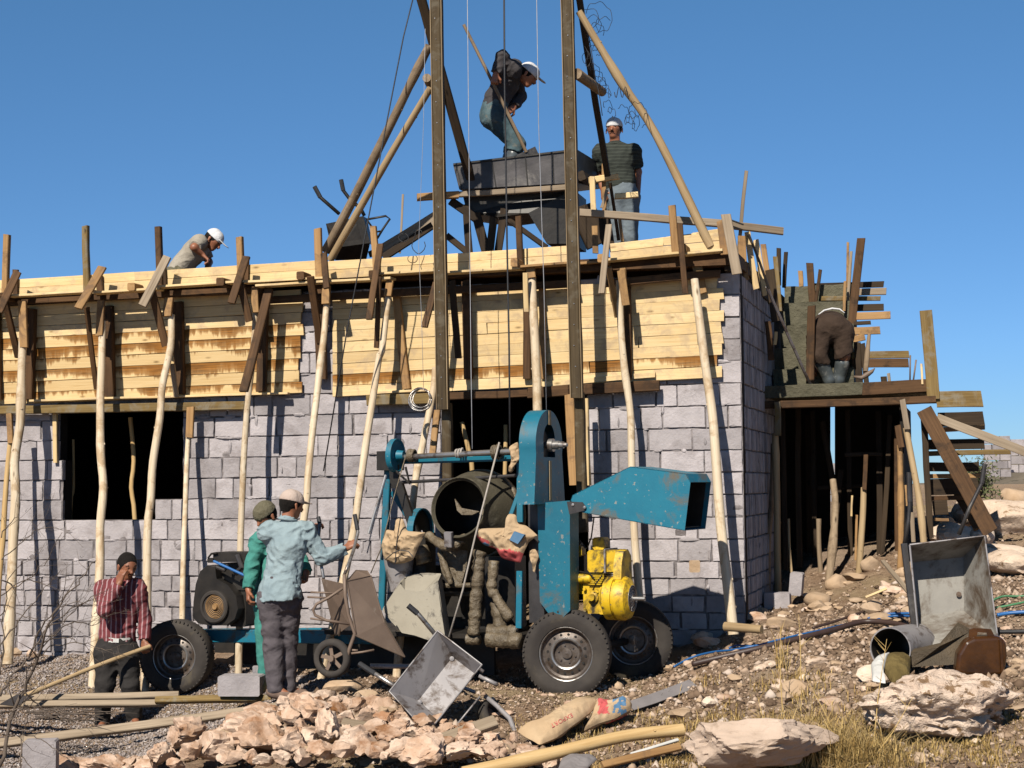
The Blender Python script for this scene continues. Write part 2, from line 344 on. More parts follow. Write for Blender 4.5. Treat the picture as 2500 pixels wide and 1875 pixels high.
yellow_m = mat_generic('yellow_paint', (.74, .44, .008), (.88, .57, .014), 9, .5, bs=.35, dirt=(.06, .04, .015), spk=(.20, .18, .15), dirt_sc=7, dirt_lo=.47, dirt_hi=.62, rnd=.05)
black_m = mat_generic('greasy_black_metal', (.012, .010, .009), (.035, .028, .022), 9, .5, metal=.2, bs=.3)
steel_dark = mat_generic('dark_steel', (.05, .045, .045), (.10, .09, .09), 6, .45, metal=.5, bs=.2, dirt=(.22, .20, .18), dirt_sc=2.6, dirt_lo=.56, dirt_hi=.7)
steel_grey = mat_generic('galvanised_steel', (.30, .28, .29), (.40, .37, .37), 3, .5, metal=.25, bs=.2, dirt=(.11, .08, .065), dirt_sc=5, dirt_lo=.50, dirt_hi=.60)
steel_bare = mat_generic('bare_steel', (.40, .38, .37), (.58, .55, .53), 5, .35, metal=.75, bs=.15, dirt=(.15, .10, .07), dirt_sc=6)
steel_rust = mat_generic('rusty_steel', (.17, .115, .085), (.25, .175, .13), 4, .62, metal=.15, bs=.25, dirt=(.36, .30, .25), dirt_sc=6, dirt_lo=.60, dirt_hi=.78)
cake_m = mat_generic('caked_cement', (.10, .072, .042), (.25, .19, .12), 9, .5, bs=1.0, bd=.035, fine=40, dirt=(.32, .29, .25), dirt_sc=9, dirt_lo=.57, dirt_hi=.72)
drum_m = mat_generic('cement_coated_drum', (.065, .055, .038), (.115, .10, .068), 5, .85, bs=.6, bd=.02, dirt=(.17, .15, .11), dirt_sc=6, dirt_lo=.56, dirt_hi=.68)
skip_m = mat_generic('cement_dusted_steel', (.40, .355, .285), (.50, .45, .365), 3, .75, bs=.4, dirt=(.17, .15, .13), dirt_sc=6, dirt_lo=.56, dirt_hi=.66)
rubber = mat_generic('dusty_rubber', (.040, .034, .032), (.075, .064, .056), 4, .85, bs=.35, bd=.006, dirt=(.15, .12, .075), dirt_sc=3, dirt_lo=.55, dirt_hi=.8, fine=90)
rim_m = mat_generic('rusty_rim', (.08, .06, .05), (.22, .18, .155), 9, .45, metal=.4, bs=.3, dirt=(.09, .06, .04), dirt_sc=10, dirt_lo=.48, dirt_hi=.62)
paper = mat_generic('cement_sack_paper', (.50, .34, .20), (.60, .44, .28), 3, .9, bs=.8, bd=.02, fine=14, dirt=(.36, .30, .24), dirt_sc=3, dirt_lo=.58, dirt_hi=.74)
paper_red = mat_generic('red_print', (.55, .09, .09), (.65, .14, .14), 10, .9, bs=.4)
paper_blue = mat_generic('blue_print', (.10, .22, .38), (.16, .30, .48), 10, .9, bs=.3)
rope_m = mat_generic('pale_rope', (.42, .37, .33), (.56, .50, .45), 40, .9)
wire_m = mat_generic('dark_cable', (.012, .012, .016), (.02, .02, .025), 20, .6)
string_m = mat_generic('thin_wire', (.30, .30, .33), (.42, .42, .45), 20, .5)
rock_pink = mat_generic('limestone_rubble', (.50, .31, .20), (.82, .62, .49), 6.0, .92, bs=1.0, bd=.02, fine=45, dirt=(.30, .135, .055), dirt_sc=3.0, dirt_lo=.47, dirt_hi=.66, rnd=.12)
rock_pale = mat_generic('pale_limestone', (.66, .49, .37), (.90, .72, .57), 3.0, .92, bs=1.0, bd=.04, fine=26, dirt=(.33, .21, .12), dirt_sc=6.5, dirt_lo=.55, dirt_hi=.64, rnd=.08)
rock_tan = mat_generic('tan_stone', (.46, .31, .19), (.64, .47, .33), 4.0, .92, bs=.9, bd=.02, fine=40, rnd=.15)
rock_pit = mat_generic('pitted_limestone', (.60, .44, .34), (.86, .69, .56), 4.0, .92, bs=1.0, bd=.06, fine=16, dirt=(.26, .16, .09), dirt_sc=9, dirt_lo=.555, dirt_hi=.60, rnd=.05)
rock_flat = mat_generic('flat_tan_rock', (.50, .37, .28), (.66, .51, .41), 2.5, .92, bs=.9, bd=.03, fine=22, dirt=(.34, .24, .17), dirt_sc=4, dirt_lo=.56, dirt_hi=.7, rnd=.05)
rock_pale2 = mat_generic('pink_white_limestone', (.64, .43, .31), (.88, .69, .55), 5, .92, bs=1, bd=.02, fine=45, dirt=(.42, .22, .12), dirt_sc=3, dirt_lo=.5, dirt_hi=.66, rnd=.1)
hose_dark = mat_generic('brown_hose', (.055, .03, .025), (.085, .05, .04), 8, .5)
hose_blue = mat_generic('blue_hose', (.01, .10, .32), (.02, .15, .42), 8, .45)
hose_green = mat_generic('green_hose', (.06, .20, .09), (.10, .27, .13), 8, .5)
white_m = mat_generic('white_plastic', (.68, .66, .62), (.8, .78, .75), 5, .6)
jerry_m = mat_generic('brown_oily_plastic', (.035, .012, .003), (.11, .040, .007), 5, .28, dirt=(.02, .010, .005), dirt_sc=3.0, dirt_lo=.5, dirt_hi=.7)
rubber_strip = mat_generic('grey_rubber', (.22, .20, .20), (.30, .27, .27), 6, .8)
skin_m = mat_generic('sunburnt_skin', (.30, .11, .055), (.38, .15, .078), 18, .5, bs=.2, bd=.003)
hair_m = mat_generic('black_hair', (.008, .006, .005), (.014, .011, .009), 60, .95, bs=.6)
eye_m = mat_generic('eye_dark', (.01, .008, .007), (.015, .01, .01), 20, .3)
def cloth(name, c1, c2, sc=7, bd=.02, **k): return mat_generic(name, c1, c2, sc, .92, bs=.75, bd=bd, fine=22, rnd=0, **k)
c_blue = cloth('pale_blue_cotton', (.26, .335, .37), (.35, .44, .47))
c_grey = cloth('grey_trousers_cloth', (.095, .08, .09), (.15, .13, .14))
c_green = cloth('green_overall_cloth', (.05, .23, .20), (.09, .32, .27))
c_black = cloth('charcoal_cloth', (.028, .025, .024), (.05, .044, .042))
c_olive = cloth('olive_knit', (.12, .105, .065), (.19, .17, .115), 30)
c_shirt = cloth('grey_brown_shirt_cloth', (.055, .05, .053), (.085, .075, .078))
c_jean = cloth('faded_jeans', (.05, .085, .10), (.12, .18, .20), 5, dirt=(.20, .19, .16), dirt_sc=6, dirt_lo=.58, dirt_hi=.7)
c_cream = cloth('cream_shirt_cloth', (.36, .31, .25), (.46, .41, .34))
c_brown = cloth('brown_trousers_cloth', (.045, .028, .020), (.07, .045, .032))
c_white = cloth('white_cap_cloth', (.68, .67, .68), (.8, .79, .8))
c_pinkcap = cloth('dusty_cap_cloth', (.52, .40, .34), (.62, .50, .43))
c_lightjean = cloth('pale_jeans', (.16, .19, .22), (.22, .26, .29))
c_boot = mat_generic('grey_rubber_boot', (.06, .07, .075), (.12, .135, .14), 9, .32, bs=.3, dirt=(.3, .29, .27), dirt_sc=8, dirt_lo=.56, dirt_hi=.66)
shoe_m = mat_generic('dusty_shoe', (.20, .13, .10), (.34, .24, .19), 12, .9)
c_tan_shoe = mat_generic('tan_shoe', (.42, .33, .16), (.5, .4, .2), 8, .8)
# striped shirts
def mat_stripe(name, base, stripe, sc, wdt, axis):
    m, t, N, L, b = nt(name); tc = nd(t, 'ShaderNodeTexCoord'); wv = nd(t, 'ShaderNodeTexWave', bands_direction=axis, i_Scale=sc, i_Distortion=1.5, i_Detail=2)
    wv.inputs['Detail Scale'].default_value = .6
    L.new(tc.outputs['Object'], wv.inputs['Vector']); f = ramp(t, wv.outputs['Fac'], [(1 - wdt, g(0)), (1 - wdt * .6, g(1))])
    v = coords(t, rnd=False); n1 = noisetex(t, v, 7, 5); c = mixc(t, f, ramp(t, n1, [(.3, tuple(x * .8 for x in base)), (.7, base)]), stripe)
    L.new(c, b.inputs['Base Color']); b.inputs['Roughness'].default_value = .9; b.inputs['Specular IOR Level'].default_value = .2
    L.new(bump(t, n1, .8, .02), b.inputs['Normal']); return m
c_maroon = mat_stripe('maroon_striped_cloth', (.15, .035, .04), (.30, .19, .20), 7.5, .20, 'X')
c_polo = mat_stripe('green_striped_polo_cloth', (.030, .034, .029), (.045, .051, .042), 9, .18, 'Z')
# ground: soil with dry patches
m, t, N, L, b = nt('dry_soil'); _s = .62; v = coords(t, rnd=False)
n1 = noisetex(t, v, 1.1, 6, .65); n2 = noisetex(t, v, 14, 8, .75); n3 = noisetex(t, v, 55, 6, .7)
col = ramp(t, n2, [(.30, (.10, .062, .038)), (.52, (.22, .145, .095)), (.72, (.36, .26, .18))])
col = mixc(t, ramp(t, n1, [(.42, g(0)), (.62, g(.75))]), col, (.30, .225, .17))
n5 = noisetex(t, v, .55, 5, .6); col = mixc(t, ramp(t, n5, [(.5, g(0)), (.68, g(.7))]), col, (.26, .19, .085))
mu = nd(t, 'ShaderNodeVectorMath', operation='SCALE'); L.new(col, mu.inputs[0]); mu.inputs['Scale'].default_value = 1.15; col = mu.outputs[0]
L.new(col, b.inputs['Base Color']); b.inputs['Roughness'].default_value = .95; b.inputs['Specular IOR Level'].default_value = .1
L.new(bump(t, n3, 1.0, .012, bump(t, n2, 1.0, .05)), b.inputs['Normal']); soil = m
def mat_island(name, stops, rough=.9, sc=30):
    m, t, N, L, b = nt(name); ge = nd(t, 'ShaderNodeNewGeometry'); c = ramp(t, ge.outputs['Random Per Island'], stops)
    mu = nd(t, 'ShaderNodeVectorMath', operation='SCALE'); L.new(c, mu.inputs[0]); mu.inputs['Scale'].default_value = ALB; c = mu.outputs[0]
    L.new(c, b.inputs['Base Color']); b.inputs['Roughness'].default_value = rough; b.inputs['Specular IOR Level'].default_value = .2; return m
gravel_m = mat_island('gravel_stone', [(0, (.14, .11, .095)), (.3, (.32, .26, .24)), (.6, (.46, .40, .38)), (.8, (.36, .25, .17)), (1, (.68, .62, .60))])
chips_m = mat_island('stone_chips', [(0, (.11, .07, .045)), (.4, (.32, .215, .145)), (.75, (.50, .36, .26)), (.93, (.60, .46, .36)), (1, (.66, .54, .46))])
grass_m = mat_island('dry_grass_blades', [(0, (.26, .16, .05)), (.4, (.55, .36, .13)), (.75, (.70, .50, .22)), (1, (.36, .25, .08))])
twig_m = mat_generic('bare_twig', (.10, .075, .06), (.20, .155, .125), 12, .85)
leaf_m = mat_island('olive_leaves', [(0, (.06, .08, .03)), (.5, (.12, .14, .06)), (1, (.24, .22, .10))])
hill_m = mat_generic('dry_hillside', (.20, .16, .115), (.30, .245, .18), .08, .95, dirt=(.10, .085, .06), dirt_sc=.35, dirt_lo=.52, dirt_hi=.6)
# ================================================================== SETTING
def axis_pts(lo, hi, a, b, d, grow=1.25):
    xs = list(np.arange(a, b + d / 2, d)); s = d; x = xs[-1]
    while x < hi: s *= grow; x += s; xs.append(min(x, hi))
    s = d; x = a; pre = []
    while x > lo: s *= grow; x -= s; pre.append(max(x, lo))
    return np.array(pre[::-1] + xs)
gx = axis_pts(-600, 600, -6.5, 7.5, .055); gy = axis_pts(-30, 900, 9.5, 19.5, .055)
XX, YY = np.meshgrid(gx, gy); ZZ = gz_arr(XX.ravel(), YY.ravel()).reshape(XX.shape)
near = (np.abs(XX) < 9) & (YY > 8) & (YY < 25)
for (iy, ix) in zip(*np.nonzero(near)):
    x, y = XX[iy, ix], YY[iy, ix]
    n = noise.fractal((x * 1.6, y * 1.6, 0), 1.0, 2.0, 5); ZZ[iy, ix] += n * .035 + max(0, noise.noise((x * 6, y * 6, 3))) * .035
nx_, ny_ = len(gx), len(gy)
vs = np.stack([XX.ravel(), YY.ravel(), ZZ.ravel()], 1)
idx = np.arange(nx_ * ny_).reshape(ny_, nx_)
fs = np.stack([idx[:-1, :-1].ravel(), idx[:-1, 1:].ravel(), idx[1:, 1:].ravel(), idx[1:, :-1].ravel()], 1).tolist()
ground = mesh_obj('ground', vs, fs, soil, smooth=True); tag(ground, kind='structure')
# hills far away on the right
mb = MB(); hv = []; nxh, nyh = 90, 24
for j in range(nyh):
    for i in range(nxh):
        x = 40 + i * 2.2; y = 250 + j * 7; u = (i - 20) / 70
        sm = min(1, max(0, (x - 86) / 26)); sm = sm * sm * (3 - 2 * sm)
        h = sm * 9.2 * max(0, 1 - ((x - 122) / 60) ** 2 * .5) * math.exp(-((j - 12) / 7) ** 2) + 1.1 * (.3 + .7 * sm) * noise.fractal((x * .06, y * .06, 0), 1, 2, 5)
        hv.append((x, y, 1.0 + h))
hills = mesh_obj('hills', hv, [[j * nxh + i, j * nxh + i + 1, (j + 1) * nxh + i + 1, (j + 1) * nxh + i] for j in range(nyh - 1) for i in range(nxh - 1)], hill_m, smooth=True)
tag(hills, kind='structure')

# ================================================================== HOUSE SHELL
house = empty('block_house', (C0.x, C0.y, .4), 'long single storey house of bare grey concrete blocks, still without its roof', 'house')
sL = wall_s(W(-160, 1190)); ZTOP = W(1000, 700).z
def openings(s, z):
    pass
def s_of(x): return wall_s(W(x, 1190))
OP = [(s_of(152), s_of(378), W(300, 1277).z, 9), (s_of(377), s_of(446), W(400, 1228).z, 9), (s_of(1078), s_of(1434), -1, 9), (s_of(140), s_of(153), W(140, 1135).z, 9)]
def in_open(s0, s1, z0, z1):
    """clip block interval against openings, return list of remaining intervals"""
    out = [(s0, s1)]
    for a, b, za, zb in OP:
        if z1 - .02 <= za or z0 >= zb - .02: continue
        nw = []
        for p, q in out:
            if q <= a or p >= b: nw.append((p, q)); continue
            if p < a - .03: nw.append((p, a))
            if q > b + .03: nw.append((b, q))
        out = nw
    return out
DW = W(1400, 957).z
OP[2] = (OP[2][0], OP[2][1], -1, DW); OP[0] = (*OP[0][:3], W(300, 1002).z); OP[1] = (*OP[1][:3], OP[0][3]); OP[3] = (*OP[3][:3], OP[0][3])
blk = MB()
def chamfer_block(s0, s1, z0, z1, off, X=WX, Nn=WN, org=None, ch=.0075, dep=.12):
    o = org or Vector((C0.x, C0.y, 0)); j = lambda a=.004: random.uniform(-a, a)
    A = [(s0 + j(), z0 + j()), (s1 + j(), z0 + j()), (s1 + j(), z1 + j()), (s0 + j(), z1 + j())]
    of = off + j(.005); vs = []
    def pt(s, z, f): return o + X * s + Nn * f + Zup * z
    ins = [(1, 1), (-1, 1), (-1, -1), (1, -1)]
    back = [pt(s, z, of - dep) for s, z in A]; mid = [pt(s, z, of - ch * 1.2) for s, z in A]
    if ch < .02:
        def rim(q, f, jt, ins_):
            out = []
            for i in range(4):
                (sa, za), (sb, zb) = q[i], q[(i + 1) % 4]; k = max(2, int(math.hypot(sb - sa, zb - za) / .035))
                for t_ in range(k):
                    u_ = t_ / k; m_ = max(0, random.gauss(0, jt)) + (random.random() < .05) * random.uniform(0, .012)
                    s_, z_ = sa + (sb - sa) * u_, za + (zb - za) * u_; cs, cz_ = (s0 + s1) / 2, (z0 + z1) / 2
                    d_ = math.hypot(cs - s_, cz_ - z_) + 1e-6; ff = (ins_ + m_) ; out.append(pt(s_ + (1 if cs > s_ else -1) * ff * (abs(cs - s_) / (d_) + .35), z_ + (1 if cz_ > z_ else -1) * ff * (abs(cz_ - z_) / d_ + .35), f))
            return out
        R0_ = rim(A, of - dep, 0, 0); n_ = len(R0_); R1_ = rim(A, of - ch * .9, .0012, 0); R2_ = rim(A, of, .0016, ch * .45)
        fs = [list(range(n_))[::-1]] + [[r_ * n_ + i, r_ * n_ + (i + 1) % n_, (r_ + 1) * n_ + (i + 1) % n_, (r_ + 1) * n_ + i] for r_ in (0, 1) for i in range(n_)] + [[2 * n_ + i for i in range(n_)]]
        blk.add(R0_ + R1_ + R2_, fs); return
    # front ring with corner roughness
    fr = [pt(s + a * ch * random.uniform(.5, 1.6), z + b_ * ch * random.uniform(.5, 1.6), of) for (s, z), (a, b_) in zip(A, ins)]
    fs = [[3, 2, 1, 0]] + [[i, (i + 1) % 4, 4 + (i + 1) % 4, 4 + i] for i in range(4)] + [[4 + i, 4 + (i + 1) % 4, 8 + (i + 1) % 4, 8 + i] for i in range(4)] + [[8, 9, 10, 11]]
    blk.add(back + mid + fr, fs)
z = ZTOP; row = 0; rows = []; _b = [ZTOP - .2 * i for i in range(30)]; snapz = lambda v: min([ZTOP - .2 * i for i in range(40) if ZTOP - .2 * i > .95] , key=lambda q: abs(q - v))
OP = [(a, b, snapz(c) if c > -.5 else c, d) for a, b, c, d in OP]
while z > -.75:
    h = .2 if z > 1.02 else .152
    rows.append((z - h, z)); z -= h
for r, (z0, z1) in enumerate(rows):
    small = (z1 - z0) < .17; s = sL - random.uniform(0, .3)
    while s < -.001:
        if small: ln = random.uniform(.16, .24) if s < s_of(640) else random.uniform(.24, .40)
        else: ln = random.choice([.39, .39, .39, .39, .3, .2, .41]) * random.uniform(.96, 1.04)
        if s < s_of(640) and not small: ln *= .96
        e = min(s + ln, 0)
        if -e < .12: e = 0
        gap = .009 + (random.random() < (.5 if small else .22)) * random.uniform(.004, .022 if small else .014) + (.004 if small else 0)
        for a, b_ in in_open(s, e, z0, z1):
            if b_ - a > .04: chamfer_block(a + gap / 2, b_ - gap / 2, z0 + .0045, z1 - .0045 - random.uniform(0, .004), random.gauss(0, .003))
        s = e
# side wall
SN, SX = WX, -WN                                   # side wall runs away (-WN) and faces WX
for r, (z0, z1) in enumerate(rows):
    s = -.19 if r % 2 else 0; s = max(0.0, s)
    first = True
    while s < 2.6:
        e = s + (.2 if (first and r % 2) else .4); first = False; e = min(e, 2.6)
        a_ = s + .006 + (.13 if s == 0 else 0); ns = max(1, int((e - a_) / .05))
        for q_ in range(ns): chamfer_block(a_ + (e - .006 - a_) * q_ / ns + .004, a_ + (e - .006 - a_) * (q_ + 1) / ns - .004, z0 + .006, z1 - .007, random.gauss(0, .003), X=SX, Nn=SN)
        s = e
blk.build('block_wall', block_m, house)
mo = MB()
# mortar backing: pieces around the openings
def mortar_rect(s0, s1, z0, z1, off=-.022, th=.03):
    n = max(1, int((s1 - s0) / .04)); k = max(1, int((z1 - z0) / .04)); vs = []; fs = []
    for i in range(n + 1):
        for j in range(k + 1):
            p = wall_pt(s0 + (s1 - s0) * i / n, 0, z0 + (z1 - z0) * j / k); f = off + .006 + noise.noise((p.x * 11, p.z * 11, p.y * 3)) * .020
            vs.append(p + WN * f)
    for i in range(n):
        for j in range(k): fs.append([i * (k + 1) + j, (i + 1) * (k + 1) + j, (i + 1) * (k + 1) + j + 1, i * (k + 1) + j + 1])
    mo.add(vs, fs)
cols = sorted(set([sL - .3, 0] + [o[0] for o in OP] + [o[1] for o in OP])); zr = sorted(set([-.8, ZTOP] + [o[2] for o in OP if o[2] > -.8] + [o[3] for o in OP]))
for a, b_ in zip(cols, cols[1:]):
    if b_ - a < 1e-4: continue
    for c, d in zip(zr, zr[1:]):
        sm, zm = (a + b_) / 2, (c + d) / 2
        if any(o[0] < sm < o[1] and o[2] < zm < o[3] for o in OP): continue
        mortar_rect(a, b_, c, d)
vs = [Vector((C0.x, C0.y, 0)) + SX * s + SN * (-.02) + Zup * z for s, z in ((0.03, -.8), (2.6, -.8), (2.6, ZTOP), (.03, ZTOP))]
mo.add(vs, [[0, 1, 2, 3]])
mo.build('mortar', mortar_m, house)
sm_ = MB(); rs_ = random.Random(17)
for _ in range(420):
    z0, z1 = rs_.choice(rows); s_ = rs_.uniform(sL, -.15); vert = rs_.random() < .35; zc = z0 + (rs_.uniform(.03, z1 - z0 - .03) if vert else rs_.uniform(-.012, .012))
    if any(o[0] - .12 < s_ < o[1] + .12 and o[2] - .08 < zc < o[3] + .1 for o in OP): continue
    a_, b2_ = (rs_.uniform(.008, .02), rs_.uniform(.03, .07)) if vert else (rs_.uniform(.02, .11), rs_.uniform(.008, .026)); n_ = 14; sd_ = rs_.uniform(0, 99)
    ring_ = [(math.cos(6.2832 * i / n_) * a_ * (1 + .5 * noise.noise((sd_, i * .9, 0))), math.sin(6.2832 * i / n_) * b2_ * (1 + .6 * noise.noise((sd_, i * .9, 5)))) for i in range(n_)]
    V_ = [wall_pt(s_ + u_, -.004, zc + w2) for u_, w2 in ring_] + [wall_pt(s_ + u_ * .6, rs_.uniform(.006, .012), zc + w2 * .6) for u_, w2 in ring_]
    sm_.add(V_, [[i, (i + 1) % n_, n_ + (i + 1) % n_, n_ + i] for i in range(n_)] + [[n_ + i for i in range(n_)]])
so_ = sm_.build('mortar_smears', block_m, house, auto=60); so_['kind'] = 'stuff'
# inner leaf, cross walls, back wall and deck: makes the rooms dark
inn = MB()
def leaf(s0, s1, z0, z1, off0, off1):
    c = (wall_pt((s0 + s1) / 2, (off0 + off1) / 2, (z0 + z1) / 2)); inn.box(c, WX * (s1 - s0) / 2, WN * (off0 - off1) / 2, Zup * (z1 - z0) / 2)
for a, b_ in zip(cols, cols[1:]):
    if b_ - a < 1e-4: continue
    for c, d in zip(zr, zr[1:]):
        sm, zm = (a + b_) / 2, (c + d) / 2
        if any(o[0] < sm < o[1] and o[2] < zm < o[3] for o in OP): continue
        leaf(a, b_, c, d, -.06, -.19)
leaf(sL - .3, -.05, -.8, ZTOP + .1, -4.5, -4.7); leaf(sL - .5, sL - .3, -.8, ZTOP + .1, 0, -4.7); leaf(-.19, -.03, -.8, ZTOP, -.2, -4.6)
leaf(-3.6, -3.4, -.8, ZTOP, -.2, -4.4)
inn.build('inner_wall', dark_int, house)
dk = MB(); zt = W(1000, 690, .3).z
c = wall_pt((sL - .3) / 2, -2.28, zt + .11); dk.box(c, WX * (-(sL - .3) / 2 + .0), WN * 2.42, Zup * .055); dk.build('roof_deck', wood_brown, house)

# ================================================================== FORMWORK
def fw_panel(nm, label, x0, x1, top0, top1, bot0, bot1, nrow, off, stained, endj=30, brk=None, boardt=.024):
    """boards nailed over the wall; x0..x1 in photo pixels"""
    root = empty(nm, W((x0 + x1) / 2, (bot0 + bot1) / 2, off), label, 'formwork')
    for r in range(nrow):
        f0, f1 = r / nrow, (r + 1) / nrow; gapf = .03
        ends = [x0, x1 + random.uniform(-endj, endj * .3)]
        if brk and r in brk: ends = [x0, brk[r], ends[1]]
        for a, b_ in zip(ends, ends[1:]):
            def yy(x, f): u = (x - x0) / (x1 - x0); t = top0 + (top1 - top0) * u; bt = bot0 + (bot1 - bot0) * u; return t + (bt - t) * f
            fm = (f0 + f1) / 2
            p0 = W(a + 1, yy(a, fm), off + random.uniform(-.003, .006)); p1 = W(b_ - 1, yy(b_, fm), off + random.uniform(-.003, .006))
            hgt = (W(a, yy(a, f0), off) - W(a, yy(a, f1), off)).z
            beam('board', p0, p1, hgt - random.uniform(.002, .006), boardt, board_stain if r in stained else board_new, parent=root, bow=.0006, jit=.0012, skew=(0, random.uniform(-.1, .1)))
    return root
fw_panel('formwork_panel', 'sawn yellow board shuttering with brown rust runs, over the window on the left', -60, 738, 752, 706, 990, 960, 9, .035, (3, 4, 5, 6, 7, 8), 16)
fw_panel('formwork_panel', 'clean yellow board shuttering behind the two hoist masts, above the doorway', 812, 1765, 728, 676, 970, 921, 9, .035, (7,), 14, brk={0: 1480, 3: 1190, 5: 1560, 7: 1440})
# upper fascia (slab edge) boards, in three runs
def fascia(nm, label, pts, rows, off, hpx):
    root = empty(nm, W(*pts[0], off), label, 'formwork')
    for r in range(rows):
        for (xa, ya), (xb, yb) in zip(pts, pts[1:]):
            p0 = W(xa, ya + hpx * (r + .5) / rows, off + r * .004); p1 = W(xb, yb + hpx * (r + .5) / rows, off + r * .004)
            hh = (W(xa, ya, off) - W(xa, ya + hpx / rows, off)).z
            beam('board', p0, p1, hh - .003, .024, board_new, parent=root, bow=.0008, jit=.001)
    return root
fascia('slab_edge_board', 'pair of long yellow boards edging the slab along the left half of the roof', [(-60, 688), (330, 664), (775, 636)], 2, .20, 44)
fascia('slab_edge_board', 'yellow boards edging the slab between the wheelbarrow on the roof and the right hoist mast', [(772, 640), (1062, 622), (1388, 600)], 2, .195, 44)
fascia('slab_edge_board', 'short yellow boards edging the slab at the right end, rising to the corner', [(1491, 595), (1620, 580), (1765, 566)], 2, .20, 42)
# soffit boards under the overhang + the flat walking planks in front
sof = MB(); 
for (xa, ya, xb, yb) in ((-60, 728, 775, 684), (770, 684, 1400, 648), (1400, 648, 1770, 614)):
    p0 = W(xa, ya, .10); p1 = W(xb, yb, .10); sof.bar(p0, p1, .21, .024, Zup)
sof.build('soffit_board', wood_tan, label='boards lying flat under the overhanging slab edge, underside in shadow', cat='formwork')
LEDGE = [(-60, 727, 238, 712, 'flat plank ledge at the far left under the slab edge'), (232, 716, 395, 706, 'short flat ledge plank between the two tilted cleats on the left'),
         (378, 702, 610, 688, 'flat ledge plank below the crouching man on the roof'), (598, 690, 800, 680, 'flat ledge plank right under the foot of the raking poles'),
         (630, 699, 960, 680, 'second flat ledge plank lapping under its neighbour left of the left mast'), (930, 670, 1070, 661, 'flat ledge plank ending at the left mast'),
         (1075, 668, 1275, 656, 'flat ledge plank between the two masts, left of the pale round prop'), (1268, 653, 1392, 643, 'flat ledge plank ending at the right mast'),
         (1480, 637, 1672, 618, 'flat ledge plank right of the right mast'), (1668, 622, 1768, 612, 'flat ledge plank at the right corner of the slab')]
for xa, ya, xb, yb, lb in LEDGE:
    beam('ledge_plank', W(xa, ya, .335), W(xb, yb, .335), .14, .022, board_new if random.random() < .8 else wood_tan, nrm=Zup, label=lb, cat='plank', group='flat ledge planks under the slab edge', bow=.002)
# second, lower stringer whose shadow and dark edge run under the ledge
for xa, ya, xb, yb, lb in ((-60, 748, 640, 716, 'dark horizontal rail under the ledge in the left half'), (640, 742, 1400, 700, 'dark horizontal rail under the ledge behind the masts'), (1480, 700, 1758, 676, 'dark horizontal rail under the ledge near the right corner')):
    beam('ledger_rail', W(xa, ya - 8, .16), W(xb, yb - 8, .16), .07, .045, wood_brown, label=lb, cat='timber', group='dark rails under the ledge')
# thin ledge and lintel timbers under the panels
for xa, ya, xb, yb, off, w_, t_, m_, lb in (
    (76, 979, 420, 969, .085, .022, .07, board_new, 'thin bright batten lying under the stained shuttering, left piece'),
    (420, 969, 705, 960, .085, .02, .06, board_new, 'thin bright batten lying under the stained shuttering, right piece'),
    (-60, 1003, 598, 990, .10, .085, .06, wood_olive, 'long brown lintel timber over the window opening'),
    (897, 978, 1062, 973, .11, .10, .06, wood_olive, 'brown lintel timber ending left of the left mast, wire coil in front'),
    (1090, 968, 1290, 961, .10, .07, .06, wood_brown, 'brown lintel timber over the doorway between the masts'),
    (1290, 960, 1610, 941, .11, .10, .06, wood_brown, 'brown lintel timber over the doorway right of the right mast'),
    (905, 960, 1060, 952, .075, .022, .05, board_new, 'thin splintered batten above the lintel left of the left mast'),
    (1325, 938, 1600, 915, .07, .05, .03, board_new, 'splintered pale batten under the clean shuttering right of the mast')):
    beam('lintel_timber', W(xa, ya, off), W(xb, yb, off), w_, t_, m_, label=lb, cat='timber', group='timbers under the shuttering')
# joist stubs whose ends show below the ledge
for i, (x, y, lb) in enumerate(((372, 712, 'round joist stub under the ledge above the crooked prop'), (776, 686, 'dark joist stub under the ledge at the raking pole foot'), (948, 683, 'dark joist stub left of the left mast'),
             (1287, 655, 'pale joist stub on top of the round prop between the masts'), (1493, 645, 'round joist stub right of the right mast'), (1685, 622, 'round joist stub near the right corner'), (63, 735, 'joist stub at the far left'), (585, 700, 'joist stub under the fourth stake'))):
    beam('joist_stub', W(x, y, -.1), W(x, y, .0) + WN * .44, .075, .075, wood_tan if i in (0, 3, 4, 5) else wood_brown, nrm=Zup, label=lb, cat='timber', group='joist stubs under the ledge')
# ================================================================== LOOSE TIMBER ON THE FRONT
def B(z, x0, y0, x1, y1, w, t, o0, o1, m, lb, nm='post', cat='post', grp=None, **k):
    return beam(nm, Wz(z, x0, y0, o0), Wz(z, x1, y1, o1), w, t, m, label=lb, cat=cat, group=grp, **k)
GS = 'short stakes standing above the slab edge'
for a in (('A', 55, 230, 40, 720, .062, .06, wood_tan, 'light stake above the slab edge at the far left of the photo'),
          ('A', 660, 165, 672, 700, .062, .06, wood_olive, 'mottled brown stake above the slab edge, left of the dark one'),
          ('A', 1222, 170, 1240, 660, .062, .06, wood_brown, 'dark brown stake above the slab edge beside the crouching man'),
          ('A', 1850, 250, 1862, 600, .062, .06, wood_tan, 'short pale stake above the slab edge right of the crouching man'),
          ('D', 555, 500, 570, 880, .07, .05, wood_tan, 'pale stake at the foot of the two raking poles'),
          ('D', 985, 480, 1010, 860, .06, .04, wood_tan, 'pointed tan stake in front of the wheelbarrow on the roof'),
          ('D', 2105, 405, 2120, 765, .055, .05, wood_brown, 'red brown stake between the masts under the black trough'),
          ('H', 1392, 322, 1420, 680, .065, .04, wood_tan, 'tan stake right of the right mast, crossing the long rail')):
    B(*a[:5], a[5], a[6], .25, .25, a[7], a[8], 'stake', 'stake', GS)
